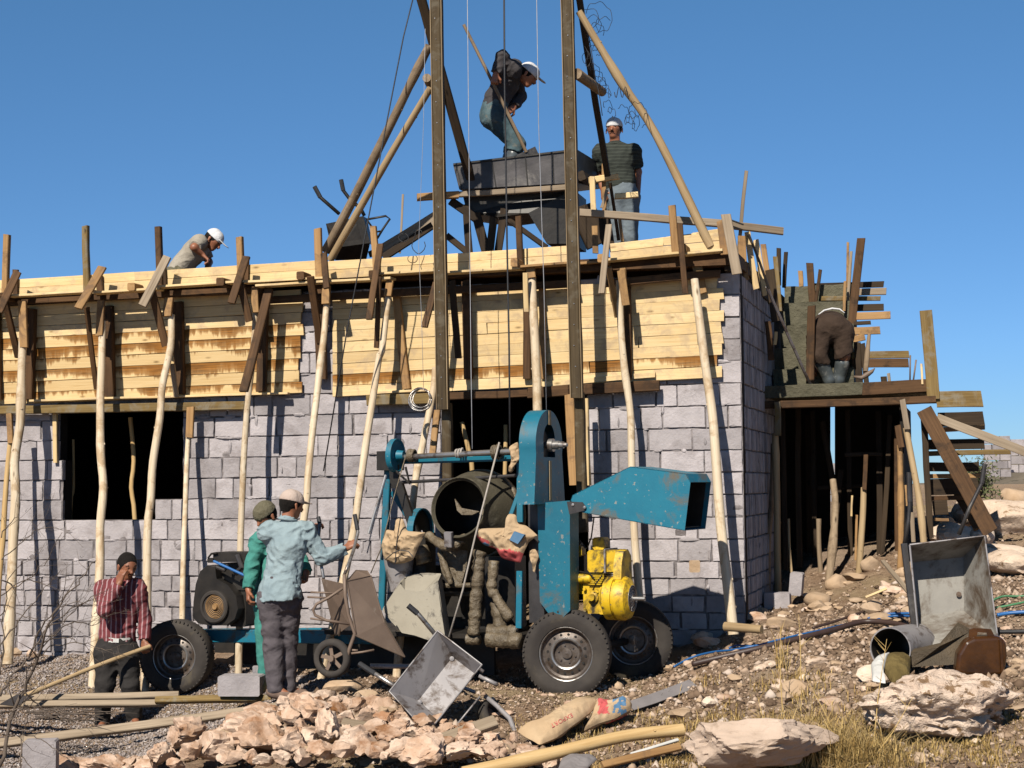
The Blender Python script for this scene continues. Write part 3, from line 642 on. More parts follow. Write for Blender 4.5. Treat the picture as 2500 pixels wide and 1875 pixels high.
BBL = ('at the far left edge', 'by the mottled brown stake', 'by the dark stake beside the crouching man', 'by the short pale stake')
for ib, a in enumerate((('A', 120, 500, 120, 700, .06, .03, wood_brown), ('A', 770, 550, 775, 700, .07, .03, wood_brown), ('A', 1255, 480, 1262, 660, .07, .03, wood_brown), ('A', 1890, 420, 1890, 620, .08, .03, wood_brown))):
    B(*a[:5], a[5], a[6], .235, .235, a[7], 'dark short backing board on the slab edge ' + BBL[ib], 'backing_board', 'board', 'dark backing boards on the slab edge')
GC = 'tilted cleats nailed across the slab edge'
for a in (('A', 140, 515, -10, 830, .085, .025, .42, .55, wood_brown, 'dark tilted cleat at the far left edge'),
          ('A', 790, 480, 605, 800, .085, .03, .40, .60, wood_tan, 'tan tilted cleat beside the mottled stake'),
          ('A', 1290, 400, 1100, 780, .085, .03, .40, .60, wood_grey, 'grey tilted cleat beside the dark stake'),
          ('A', 1900, 400, 1785, 760, .075, .03, .40, .58, wood_brown, 'dark tilted cleat beside the short pale stake'),
          ('D', 600, 690, 625, 960, .06, .03, .40, .50, wood_brown, 'dark upright cleat over the raking pole foot'),
          ('D', 1040, 620, 950, 1200, .06, .03, .42, .62, wood_brown, 'long dark cleat in front of the wheelbarrow on the roof'),
          ('D', 1030, 870, 1010, 1420, .045, .03, .50, .40, wood_brown, 'thin dark lath hanging below the ledge left of the left mast'),
          ('D', 1470, 920, 1380, 1260, .06, .03, .50, .62, wood_brown, 'dark tilted cleat just left of the left mast, below the ledge'),
          ('H', 905, 470, 850, 1000, .055, .03, .55, .66, wood_grey, 'grey pointed cleat right of the right mast'),
          ('H', 1455, 460, 1495, 1000, .05, .03, .50, .50, wood_brown, 'thin dark cleat below the tan stake near the right corner'),
          ('H', 1770, 440, 1800, 700, .07, .04, .36, .36, wood_tan, 'brown board end standing on the right corner'),
          ('H', 1810, 390, 1895, 850, .085, .04, .38, .38, wood_grey, 'grey board hanging over the right corner of the slab')):
    B(*a[:5], a[5], a[6], a[7], a[8], a[9], a[10], 'cleat', 'cleat', GC)
GB = 'upright battens holding the shuttering'
for a in (('A', 245, 800, 222, 1500, .10, .07, wood_brown, 'brown upright batten over the left shuttering, beside the first full prop'),
          ('A', 835, 780, 850, 1480, .10, .07, wood_brown, 'brown upright batten over the left shuttering, right of the second prop'),
          ('A', 1375, 750, 1390, 1460, .10, .07, wood_brown, 'brown upright batten over the left shuttering, right of the crooked prop'),
          ('A', 2035, 680, 2015, 1440, .10, .05, wood_brown, 'brown upright batten behind the long dark brace'),
          ('A', -30, 800, -20, 1500, .10, .05, wood_brown, 'brown upright batten cut by the left edge of the photo'),
          ('D', 555, 920, 590, 1660, .10, .06, wood_brown, 'brown upright batten behind the foot pole, beside the block pier'),
          ('E', 1165, -400, 1240, 315, .075, .045, wood_tan, 'tan upright batten leaning on the clean shuttering left of the left mast'),
          ('D', 1700, 900, 1720, 1659, .08, .06, wood_brown, 'dark upright batten right of the left mast'),
          ('H', 270, 860, 275, 1659, .07, .06, wood_brown, 'dark upright batten left of the round prop between the masts'),
          ('H', 385, 920, 400, 1659, .05, .05, wood_tan, 'tan upright batten right of the round prop between the masts'),
          ('H', 1045, 880, 1060, 1659, .06, .06, wood_brown, 'dark upright batten right of the right mast'),
          ('H', 1585, 780, 1625, 1000, .09, .03, wood_tan, 'short tan board at the top of the last prop before the corner')):
    B(*a[:5], a[5], a[6], .085, .085, a[7], a[8], 'batten', 'batten', GB)
GR = 'diagonal braces under the ledge'
for a in (('A', 30, 700, 140, 1180, .07, .03, .45, .12, wood_brown, 'dark diagonal brace at the far left, running down to the first batten'),
          ('A', 670, 790, 745, 1420, .05, .03, .45, .10, wood_brown, 'thin dark brace left of the second prop'),
          ('A', 1165, 640, 1280, 1090, .075, .03, .50, .35, wood_brown, 'dark diagonal brace running down to the crooked prop'),
          ('A', 1330, 1230, 1360, 1480, .05, .03, .30, .15, wood_grey, 'short grey splinter board beside the crooked prop'),
          ('A', 1850, 600, 1925, 900, .07, .03, .45, .40, wood_brown, 'short brown brace above the engine prop'),
          ('A', 2078, 650, 1880, 1440, .085, .04, .30, .62, wood_brown, 'long dark diagonal brace crossing the engine prop'),
          ('D', 500, 870, 575, 1380, .07, .03, .45, .12, wood_brown, 'dark brace down to the block pier'),
          ('D', 1590, 900, 1640, 1500, .06, .03, .45, .3, wood_dark, 'dark brace beside the left mast'),
          ('H', 905, 800, 970, 1180, .05, .03, .48, .20, wood_tan, 'tan diagonal brace right of the right mast'),
          ('H', 1000, 820, 1035, 1090, .07, .03, .45, .4, wood_tan, 'short tan board on top of the prop right of the mast'),
          ('H', 262, 840, 268, 1140, .045, .03, .45, .4, board_new, 'yellow lath at the top of the round prop between the masts')):
    B(*a[:5], a[5], a[6], a[7], a[8], a[9], a[10], 'brace', 'brace', GR)

# ---- round props: tops under the ledge, feet on the ground
GP = 'peeled round props leaning on the shuttering'
def prop(lb, pts, r, topoff, botoff, mat=None, head=None, ground=False):
    """pts in photo pixels from top to foot"""
    n = len(pts); ys = [p[1] for p in pts]; y0, y1 = ys[0], ys[-1]; wp = []
    for x, y in pts: wp.append(W(x, y, topoff + (botoff - topoff) * (y - y0) / (y1 - y0)))
    foot = wp[-1]; g_ = gz(foot.x, foot.y)
    if ground and foot.z > g_:
        d = (wp[-1] - wp[-2]).normalized(); k = 0
        while wp[-1].z > gz(wp[-1].x, wp[-1].y) - .02 and k < 200: wp[-1] = wp[-1] + d * .02; k += 1
    t = empty('round_prop', wp[-1], lb, 'prop', GP)
    pole("trunk", wp, r * .44, r * .56, mat or bark_pale, parent=t)
    if head:
        z, x0, y0_, x1, y1_, w_ = head
        beam('head_board', Wz(z, x0, y0_, topoff + .03), Wz(z, x1, y1_, topoff + .05), w_, .035, wood_tan, parent=t)
    return t
def pz(z, *l): return [px(z, *l[i:i + 2]) for i in range(0, len(l), 2)]
prop('crooked white prop at the left edge, standing in the gravel, brown board at its head', pz('A', 180, 1000) + pz('B', 160, 0, 150, 150, 112, 400, 120, 650, 100, 1000, 90, 1300) + pz('C', 58, 860), .092, .30, .85, head=('A', 175, 740, 185, 1100, .085))
prop('thin prop crossing behind the white one at the left edge', pz('B', 88, 150, 50, 600, 22, 950, -10, 1300) + pz('C', -30, 800), .055, .35, .75, bark_yellow, head=('B', 72, 30, 85, 260, .06))
prop('knotty pale prop in front of the window, behind the man in the maroon shirt', pz('A', 790, 900, 775, 1280) + pz('B', 772, 0, 782, 350, 798, 600, 770, 900, 770, 1250) + pz('C', 742, 600), .082, .30, .80, head=('A', 780, 740, 765, 1010, .075), ground=True)
prop('most crooked pale prop, bending across the right part of the window', pz('A', 1322, 850, 1320, 1100, 1255, 1400) + pz('B', 1232, 60, 1180, 400, 1165, 700, 1140, 1000) + pz('C', 1130, 420), .078, .30, .78, head=('A', 1305, 720, 1290, 860, .09), ground=True)
prop('slim prop with a tan board at its head, standing behind the machine wheel', pz('B', 1458, 150, 1432, 700, 1410, 1200) + pz('C', 1408, 540), .052, .15, .55, head=('B', 1473, -20, 1463, 215, .075), ground=True)
prop('straight pale prop standing behind the black engine', pz('A', 1972, 800, 1950, 1200) + pz('B', 1905, 0, 1870, 600, 1855, 1080) + pz('C', 1850, 300), .062, .28, .62, head=('A', 1965, 640, 1975, 830, .07), ground=True)
prop('long pale prop above the man in the blue shirt', pz('D', 625, 1060, 600, 1350) + pz('E', 578, 100, 520, 600, 480, 1000, 440, 1345) + pz('F', 380, 100), .068, .30, .80, head=('D', 625, 940, 618, 1080, .08), ground=True)
prop('pale prop that the front wheelbarrow handle reaches, left of the coil of wire', pz('D', 1105, 1000, 1050, 1450) + pz('E', 1030, 50, 975, 420, 920, 780, 870, 1150, 815, 1500) + pz('F', 770, 120), .068, .32, .80, head=('D', 1115, 900, 1095, 1020, .07), ground=True)
prop('pale prop behind the left mast, foot hidden behind the mixer drum', pz('E', 1462, 150, 1440, 380, 1365, 760, 1290, 1180) + pz('E', 1260, 1500), .068, .25, .62, ground=True)
prop('stout pale prop between the masts, ending behind the blue pulley guard', pz('H', 312, 860, 335, 1300) + pz('I', 342, 0, 350, 330, 355, 900), .085, .30, .62, head=('H', 300, 780, 310, 880, .08), ground=True)
prop('pale prop behind the raised blue hood', pz('H', 985, 900, 1000, 1250) + pz('I', 1030, 0, 1075, 350, 1080, 760, 1105, 1300) + pz('J', 1135, 300), .068, .28, .36, head=('H', 1010, 800, 1020, 960, .06), ground=True)
prop('long pale prop nearest the corner of the house, foot in the sun', pz('H', 1568, 890, 1600, 1150) + pz('I', 1665, 100, 1710, 450, 1752, 950, 1785, 1350) + pz('J', 1862, 630), .083, .32, .62)
prop('short prop standing inside the doorway', pz('E', 2003, 590, 2000, 900) + pz('I', 100, 900), .045, -.5, -.5, bark_yellow, ground=True)
prop('crooked prop standing inside the window opening', pz('B', 1005, 60, 1030, 400, 1015, 600, 1045, 880) + pz('C', 1050, 200), .05, -.35, -.35, bark_yellow, ground=True)
prop('slim prop in the left part of the window opening', pz('B', 565, 230, 570, 600, 548, 790) + pz('C', 540, 300), .03, -.4, -.4, bark_yellow, ground=True)
prop('pale sawn prop leaning in the doorway behind the winch shaft', pz('E', 1665, 570, 1720, 800, 1750, 1000) + pz('E', 1760, 1300), .05, -.3, -.3, bark_yellow, ground=True)
for a in (('I', 600, 200, 640, 900, .085, .05, .30, .35, wood_tan, 'tan board standing left of the lower right mast'), ('I', 725, 230, 745, 900, .05, .05, .25, .25, board_new, 'thin yellow stud standing right of the lower right mast'),
          ('E', 1480, 480, 1440, 820, .06, .04, .30, .40, wood_tan, 'tan lath behind the left mast above the winch shaft'),
          ('B', 425, 30, 432, 410, .045, .04, .03, .03, board_new, 'short yellow batten on the left jamb of the window')):
    B(*a[:5], a[5], a[6], a[7], a[8], a[9], a[10], 'stud', 'stud')
# wire coil
mb = MB(); cc = Wz('E', 1352, 395, .72)
for k in range(7):
    r = .10 + .012 * math.sin(k * 2.1); o = Vector((random.uniform(-.012, .012), 0, random.uniform(-.012, .012))); ti = random.uniform(-.2, .2)
    mb.tube([cc + o + WX * (r * math.cos(a)) + Zup * (r * .95 * math.sin(a)) + WN * (.02 * math.sin(a * 2 + ti * 9)) for a in [i * 2 * math.pi / 22 for i in range(23)]], .0045, 5)
mb.build('wire_coil', steel_bare, smooth=True, label='coil of grey tie wire hanging on a prop beside the left mast', cat='wire')

# ================================================================== MASTS AND RAKERS
def mast(lb, top, bot, low_top, low_bot, off):
    p0 = W(*bot, off); p1 = W(*top, off); t = empty('hoist_mast', W(*low_bot, off - .08), lb, 'mast', 'hoist masts')
    up_ = beam('upper_post', p0, p1, .098, .10, wood_mast, parent=t, bow=.001)
    X = (p1 - p0).normalized()
    for sgn in (-1, 1): beam('edge_strip', p0 + WX * (.0515 * sgn) + WN * .042, p1 + WX * (.0515 * sgn) + WN * .042, .007, .024, wood_edge, parent=t, bow=.0, jit=.0012)
    beam('lower_post', W(*low_bot, off - .10), W(*low_top, off - .10), .085, .09, wood_mast, parent=t, bow=.001)
    bolts = MB(); n = 26
    for i in range(n):
        p = p0.lerp(p1, (i + .5) / n) + WN * .051 + WX * random.uniform(-.01, .01); bolts.tube([p, p + WN * .004], .005, 6)
    add_to(up_, bolts, steel_bare)
    return t
lm = mast('left hoist mast, tall dark timber post spliced at lintel height', (1062, -330), (1083, 1000), (1091, 985), (1096, 1330), .72)
rm = mast('right hoist mast, tall dark timber post rising past the black trough', (1378, -330), (1410, 972), (1414, 960), (1424, 1300), .72)
cb = MB(); cb.bar(W(1066, -250, .6), W(1380, -262, .6), .1, .1)
cb.build('mast_cross_beam', wood_mast, label='cross beam joining the tops of the two masts', cat='timber')
GK = 'raking poles steadying the masts'
pole('raking_pole', [W(795, 612, .05), W(905, 400, .4), W(1048, 112, .74)], .046, .038, bark_grey, label='thicker grey raking pole tied to the left mast, upper one of the pair', cat='pole', group=GK)
pole('raking_pole', [W(806, 634, .12), W(930, 420, .45), W(1050, 214, .72)], .036, .031, bark_tan, label='thinner tan raking pole tied to the left mast, lower one of the pair', cat='pole', group=GK)
pole('raking_pole', [W(1735, 602, .2), W(1600, 330, .35), W(1520, 205, .45), W(1413, 28, .62)], .042, .032, bark_tan, label='long tan raking pole from the right mast down to the corner of the slab', cat='pole', group=GK)
GD = 'dark raking timbers behind the masts'
beam('raking_timber', W(1024, -20, .5), W(1150, 440, -.4), .085, .05, wood_dark, label='dark raking timber passing behind the left mast to the trough', cat='timber', group=GD)
beam('raking_timber', W(1405, -60, .5), W(1483, 430, -.3), .055, .05, wood_dark, label='dark raking timber beside the man in the striped polo shirt', cat='timber', group=GD)
pole('mast_stub', [W(1408, 180, .70), W(1470, 226, .1)], .05, .042, bark_grey, label='short grey log jutting from the right mast', cat='log')
pole('mast_stub', [W(1042, 190, .75), W(1062, 230, .3)], .04, .036, bark_grey, label='short log end poking out at the left mast', cat='log')
# ================================================================== TROUGH AND TRESTLE ON THE ROOF
R0 = W(1107, 400, -.35); R0d = R0.y
tr = empty('concrete_trough', P(1250, 462, R0d + .3), 'black steel concrete trough on trestle legs on top of the roof', 'trough')
mb = MB()
a, b_, c, d = P(1107, 402, R0d), P(1410, 366, R0d - .15), P(1410, 446, R0d - .15), P(1122, 462, R0d)
back = Vector((.30, .95, 0)) * .8
mb.sheet([a, d, c, b_], .006); bb, cc_ = P(1467, 401, R0d + .75), P(1467, 460, R0d + .75); aa = a + back; dd = d + back
mb.sheet([b_, c, cc_, bb]); mb.sheet([a, aa, dd, d]); mb.sheet([aa, bb, cc_, dd]); mb.sheet([d, dd, cc_, c]); mb.build('tray', steel_dark, tr)
mb = MB(); mb.bar(a + Vector((0, -.01, 0)), b_ + Vector((0, -.01, 0)), .02, .02, Vector((0, -1, 0)))
for u in (0.02, .31, .58, .8): mb.bar(a.lerp(b_, u) + Vector((0, -.008, 0)), d.lerp(c, u) + Vector((0, -.008, 0)), .012, .008, Vector((0, -1, 0)))
mb.build('rim_rib', black_m, tr)
def tb(nm, x0, y0, x1, y1, w_, t_, m_, da=0, db=0): beam(nm, P(x0, y0, R0d + da), P(x1, y1, R0d + db), w_, t_, m_, nrm=(0, -1, 0), parent=tr)
tb('front_bearer', 1121, 475, 1395, 457, .055, .05, wood_grey, -.03, -.15); tb('cross_bearer', 1018, 482, 1120, 476, .07, .06, wood_tan, -.08, -.03)
mb = MB(); mb.prism([P(1130, 478, R0d + .1), P(1400, 462, R0d), P(1400, 595, R0d), P(1335, 595, R0d), P(1290, 520, R0d), P(1215, 530, R0d), P(1140, 520, R0d + .1)], (.15, .6, 0)); mb.build('funnel', black_m, tr)
for x0, y0, x1, y1, w_ in ((1138, 500, 1146, 625, .07), (1162, 520, 1188, 620, .09), (1205, 530, 1196, 620, .075), (1232, 510, 1215, 620, .075), (1225, 525, 1335, 605, .05), (1100, 490, 1170, 540, .08), (1090, 575, 1140, 615, .06)):
    tb('trestle_leg', x0, y0, x1, y1, w_, .05, wood_dark, .05, .05)
# roof jumble of timber
def RB(z, x0, y0, x1, y1, w_, t_, d0, d1, m_, lb, nm='roof_timber', cat='timber'):
    return beam(nm, Pz(z, x0, y0, R0d + d0), Pz(z, x1, y1, R0d + d1), w_, t_, m_, nrm=(0, -1, 0), label=lb, cat=cat, group='odd timbers lying about the trough')
for a in (('D', 1040, 680, 1475, 410, .12, .05, .1, .0, wood_grey, 'grey plank slanting up to the left mast from the slab edge, upper one'),
          ('D', 1060, 725, 1440, 475, .07, .05, -.1, -.1, wood_dark, 'dark timber slanting up to the left mast, lower one'),
          ('D', 1190, 690, 1215, 235, .02, .02, .1, .1, wood_grey, 'thin grey lath standing on the roof left of the left mast'),
          ('D', 950, 700, 1100, 640, .06, .04, .1, .1, wood_dark, 'dark board end beside the wheelbarrow on the roof'),
          ('H', 750, 130, 980, 95, .06, .05, -.35, -.35, board_new, 'pale board end lying across the trough stand right of the right mast'),
          ('H', 950, 250, 1130, 240, .055, .05, -.30, -.30, board_new, 'pale board end in front of the belt of the man in the polo shirt'),
          ('H', 775, 100, 785, 360, .05, .05, -.40, -.40, board_new, 'short pale upright right of the right mast'),
          ('H', 865, 0, 870, 360, .04, .04, -.30, -.30, wood_tan, 'tan upright lath in front of the man in the polo shirt'),
          ('H', 795, 480, 800, 690, .055, .04, -.5, -.5, wood_tan, 'short tan board hanging below the long rail'),
          ('H', 915, 150, 980, 590, .03, .03, -.2, -.2, wood_brown, 'thin dark lath leaning beside the right mast'),
          ('H', 985, 380, 1010, 600, .03, .03, -.25, -.25, wood_tan, 'thin tan lath leaning beside the man in the polo shirt'),
          ('H', 850, 340, 890, 200, .03, .02, -.4, -.4, wood_grey, 'grey splinter standing beside the right mast'),
          ('H', 1550, 560, 1790, 520, .06, .05, -.4, -.4, board_new, 'yellow board lying on the corner of the slab'),
          ('H', 1240, 600, 1580, 560, .055, .04, -.5, -.5, board_new, 'yellow batten lying along the slab edge right of the mast'),
          ('H', 690, 90, 770, 140, .09, .07, -.4, .2, wood_dark, 'dark bearer under the right end of the trough'),
          ('H', 690, 330, 830, 620, .25, .1, -.1, -.1, wood_dark, 'broad dark board under the right end of the trough'),
          ('H', 860, 380, 900, 620, .12, .05, -.1, -.1, wood_dark, 'dark upright board right of the right mast')):
    RB(*a)
RB('H', 680, 375, 1780, 460, .07, .05, -.75, -.75, wood_grey, 'long grey rail crossing from the right mast out past the corner, left length', 'guard_rail', 'rail')
RB('H', 1750, 465, 2250, 520, .07, .05, -.72, -.72, wood_grey, 'long grey rail end jutting into the sky past the corner', 'guard_rail', 'rail')
RB('H', 1965, 55, 1895, 760, .032, .03, -.68, -.68, wood_grey, 'thin grey lath standing upright at the corner of the slab', 'lath', 'lath')
pole('rope_tie', [Pz('H', 1850, 435, R0d - .8), Pz('H', 1945, 470, R0d - .8)], .008, .008, wire_m, label='dark tie where the thin lath meets the long rail', cat='tie')
# cables
def cable(lb, pts, r, m_, nm='cable', cat='cable', grp=None, n=6):
    mb = MB(); mb.tube(pts, r, n); return mb.build(nm, m_, smooth=True, label=lb, cat=cat, group=grp)
cable('black hoist cable hanging midway between the masts down to the winch shaft', [W(1229, -250, .7), W(1232, 200, .7), W(1238, 600, .7), W(1243, 850, .75), W(1245, 1086, .95)], .0085, wire_m)
cable('black guy cable slanting down left of the left mast to the foot of the wall', [W(1015, -30, .75), W(985, 90, .8), W(940, 320, .9), W(900, 530, 1.0), W(845, 820, 1.0), W(790, 1150, .85)], .0065, wire_m)
cable('pale thin wire hanging just right of the left mast', [W(1139, -200, .7), W(1145, 380, .7), W(1148, 700, .7), W(1150, 900, .75), W(1153, 1096, 1.0)], .0035, string_m)
cable('pale thin wire hanging left of the right mast', [W(1307, -200, .7), W(1315, 300, .7), W(1328, 700, .7), W(1334, 1000, .8)], .0035, string_m)
cable('finest wire hanging left of the left mast', [W(1038, 70, .8), W(1034, 300, .8), W(1022, 600, .7), W(1030, 800, .72), W(1034, 950, .72)], .0022, string_m)
mb = MB()
for (x0, y0, r_, n_) in ((1440, 40, 22, 1.3), (1425, 130, 18, 1.6), (1450, 165, 14, 1.4), (1470, 200, 10, 1.8), (1480, 250, 12, 1.2), (1440, 95, 12, 1.5), (1460, 30, 34, .7), (1520, 270, 18, .8), (1548, 255, 30, .6), (1535, 275, 22, .9)):
    a0 = random.uniform(0, 6); n_ = n_ * 1.9; e1 = random.uniform(.5, 1); mb.tube([W(x0 + r_ * math.cos(a0 + n_ * 6.28 * i / 40) * e1 * (1 - i * .008) + i * .55, y0 + r_ * math.sin(a0 + n_ * 6.28 * i / 40) * (1 - i * .01) + i * .9 + 3 * math.sin(i * 1.3), .5 + .06 * math.sin(i * .4)) for i in range(41)], .0026, 5)
mb.tube([W(1500 + i * 2.2, 225 + 14 * math.sin(i * .9), .5) for i in range(18)], .004, 5); mb.tube([W(1425 + i * 3.5, 20 + i * 20 + 6 * math.sin(i), .45) for i in range(14)], .004, 5)
mb.build('curled_wire', wire_m, smooth=True, label='tangle of thin curled wire wound round the raking pole at the right mast', cat='wire')
mb = MB(); mb.tube([W(1022 + 14 * math.cos(a) * (1 + .3 * math.sin(3 * a)), 590 + 30 * math.sin(a), .4) for a in [i * .35 for i in range(17)]], .004, 5); mb.tube([W(985 + 12 * math.cos(a), 580 + 10 * math.sin(a), .4) for a in [i * .4 for i in range(20)]], .0035, 5)
mb.build('curled_wire', wire_m, smooth=True, label='loop of thin wire on the slab edge left of the left mast', cat='wire')
# ================================================================== PEOPLE (signed-distance bodies, surface nets)
def A3(v): return np.array([v[0], v[1], v[2]], np.float32)
def surface_nets(D, lo, h):
    s = D < 0
    nx, ny, nz = D.shape
    c = [(i, j, k) for i in (0, 1) for j in (0, 1) for k in (0, 1)]
    sub = lambda a, o: a[o[0]:nx - 1 + o[0], o[1]:ny - 1 + o[1], o[2]:nz - 1 + o[2]]
    cnt = sum(sub(s, o).astype(np.int8) for o in c); act = (cnt > 0) & (cnt < 8)
    ids = np.full(act.shape, -1, np.int64); pos = np.argwhere(act); ids[act] = np.arange(len(pos))
    acc = np.zeros((len(pos), 3)); num = np.zeros(len(pos)); i, j, k = pos.T
    for a in range(8):
        for b in range(a + 1, 8):
            oa, ob = c[a], c[b]
            if sum(abs(oa[q] - ob[q]) for q in range(3)) != 1: continue
            da = D[i + oa[0], j + oa[1], k + oa[2]]; db = D[i + ob[0], j + ob[1], k + ob[2]]
            m = (da < 0) != (db < 0); t = np.where(m, da / np.where(m, da - db, 1), 0)
            p = np.array(oa)[None] + (np.array(ob) - np.array(oa))[None] * t[:, None]
            acc += p * m[:, None]; num += m
    V = (pos + acc / num[:, None]) * h + lo
    F_ = []
    for ax in range(3):
        o = [0, 0, 0]; o[ax] = 1; a = s[:-1, :-1, :-1]; b = s[o[0]:nx - 1 + o[0], o[1]:ny - 1 + o[1], o[2]:nz - 1 + o[2]]
        e = np.argwhere(a != b); u, v = [(1, 2), (2, 0), (0, 1)][ax]
        e = e[(e[:, u] > 0) & (e[:, v] > 0)]
        eu = e.copy(); eu[:, u] -= 1; ev = e.copy(); ev[:, v] -= 1; euv = eu.copy(); euv[:, v] -= 1
        q = np.stack([ids[tuple(e.T)], ids[tuple(eu.T)], ids[tuple(euv.T)], ids[tuple(ev.T)]], 1)
        fl = a[tuple(e.T)]; q[~fl] = q[~fl][:, ::-1]; q = q[(q >= 0).all(1)]; F_.append(q)
    return V, np.concatenate(F_)
def vnoise(Q, seed):
    rg = np.random.RandomState(seed); T_ = rg.rand(32, 32, 32).astype(np.float32); i = np.floor(Q).astype(int); f = Q - i; f = f * f * (3 - 2 * f); r = 0
    for a in (0, 1):
        for b in (0, 1):
            for c in (0, 1):
                r = r + T_[(i[..., 0] + a) % 32, (i[..., 1] + b) % 32, (i[..., 2] + c) % 32] * (f[..., 0] if a else 1 - f[..., 0]) * (f[..., 1] if b else 1 - f[..., 1]) * (f[..., 2] if c else 1 - f[..., 2])
    return r
def wrinkle(Pn, amp, fr, seed):
    wp = Pn.astype(np.float32); ww = (vnoise(wp * 5 + 3, seed + 9) - .5)[..., None] * .12; wp = wp + ww
    a = np.array([[.8, .1, .55], [-.3, .9, .3], [-.45, -.3, 1.15]], np.float32); q = wp @ a.T
    n1 = vnoise(q * fr * .42, seed); n2 = vnoise(q * fr * 1.0, seed + 1)
    return (np.abs(n1 - .5) * -3.2 + .9 + (np.abs(n2 - .5) * -1.6 + .4) * .6) * amp * -1
def field(groups, h, amp=0, fr=30, seed=1, pad=.06):
    pts = [A3(p[q]) for g_ in groups for p in g_['p'] for q in (0, 1)]; R = max(max(p[2], p[3]) for g_ in groups for p in g_['p'])
    lo = np.min(pts, 0) - R - pad; hi = np.max(pts, 0) + R + pad
    n = np.ceil((hi - lo) / h).astype(int) + 1
    ax = [lo[i] + np.arange(n[i]) * h for i in range(3)]; D = np.full(n, 9, np.float32)
    for g_ in groups:
        E = np.full(n, 9, np.float32)
        for p in g_['p']:
            a, b, ra, rb = A3(p[0]), A3(p[1]), p[2], p[3]; k = p[4] if len(p) > 4 else .02
            ex = max(ra, rb) + k + .03
            l = np.clip(np.floor((np.minimum(a, b) - ex - lo) / h), 0, n - 1).astype(int); u = np.clip(np.ceil((np.maximum(a, b) + ex - lo) / h) + 1, 1, n).astype(int)
            sl_ = tuple(slice(l[i], u[i]) for i in range(3))
            Q = np.stack(np.meshgrid(*[ax[i][sl_[i]] for i in range(3)], indexing='ij'), -1).astype(np.float32)
            ba = b - a; t = np.clip(((Q - a) @ ba) / max(1e-9, ba @ ba), 0, 1); v = Q - a - t[..., None] * ba
            if len(p) > 5 and p[5] is not None:
                nn = A3(Vector(p[5]).normalized()); sq = p[6]; dn = v @ nn; v = v + nn * (dn * (1 / sq - 1))[..., None]
            d = np.linalg.norm(v, axis=-1) - (ra + (rb - ra) * t)
            if len(p) > 7 and p[7] == 'sub': E[sl_] = np.maximum(E[sl_], -d); continue
            e = E[sl_]; hh = np.clip(.5 + .5 * (e - d) / k, 0, 1); E[sl_] = e + (d - e) * hh - k * hh * (1 - hh)
        if g_.get('cut'):
            Q = np.stack(np.meshgrid(*ax, indexing='ij'), -1).astype(np.float32)
            for cp, cn in g_['cut']:
                E = np.maximum(E, (Q - A3(cp)) @ A3(Vector(cn).normalized()))
        D = np.minimum(D, E)
    if amp:
        Q = np.stack(np.meshgrid(*ax, indexing='ij'), -1).astype(np.float32); D = D + wrinkle(Q, amp, fr, seed)
    return D, lo, h
def sdf_obj(name, groups, mat, parent, h=.009, amp=0, fr=30, seed=1, label=None):
    D, lo, h = field(groups, h, amp, fr, seed); V, Fq = surface_nets(D, lo, h)
    base = wbase(parent); V = V - np.array(base)
    o = mesh_obj(name, V, Fq.tolist(), mat, None, None, True); o.parent = parent; WL[o.name] = Vector((0, 0, 0))
    return tag(o, label)
def lerp(a, b, t): return Vector(a) * (1 - t) + Vector(b) * t
def hand(wr, el, tip, palmn, s=1, curl=.5):
    """palm, four fingers, thumb; palmn: direction the palm faces"""
    d = (Vector(tip) - Vector(wr)).normalized(); n = Vector(palmn); n = (n - d * n.dot(d)).normalized(); sd = d.cross(n)
    wr = Vector(wr); pr = []
    p1 = wr + d * .085 * s
    for u in (-.024, -.008, .008, .024): pr.append((wr + sd * u * .7 * s + d * .015, p1 + sd * u * s, .017 * s, .014 * s, .012))
    for i, (u, L) in enumerate(((-.030, .058), (-.010, .078), (.010, .074), (.028, .064))):
        a = p1 + sd * u * s; c1 = curl * (1 + .12 * i)
        q = d * math.cos(c1) + n * math.sin(c1); b = a + q * L * .5 * s; q2 = d * math.cos(c1 * 2.3) + n * math.sin(c1 * 2.3); c = b + q2 * L * .5 * s
        pr += [(a, b, .0105 * s, .0095 * s, .004), (b, c, .0095 * s, .008 * s, .004)]
    a = wr + sd * .026 * s + d * .025 * s; b = a + (sd * .7 + d * .6 + n * .35).normalized() * .042 * s; c = b + (d * .8 + n * .6).normalized() * .032 * s
    pr += [(a, b, .014 * s, .012 * s, .008), (b, c, .0115 * s, .0095 * s, .004)]
    return pr
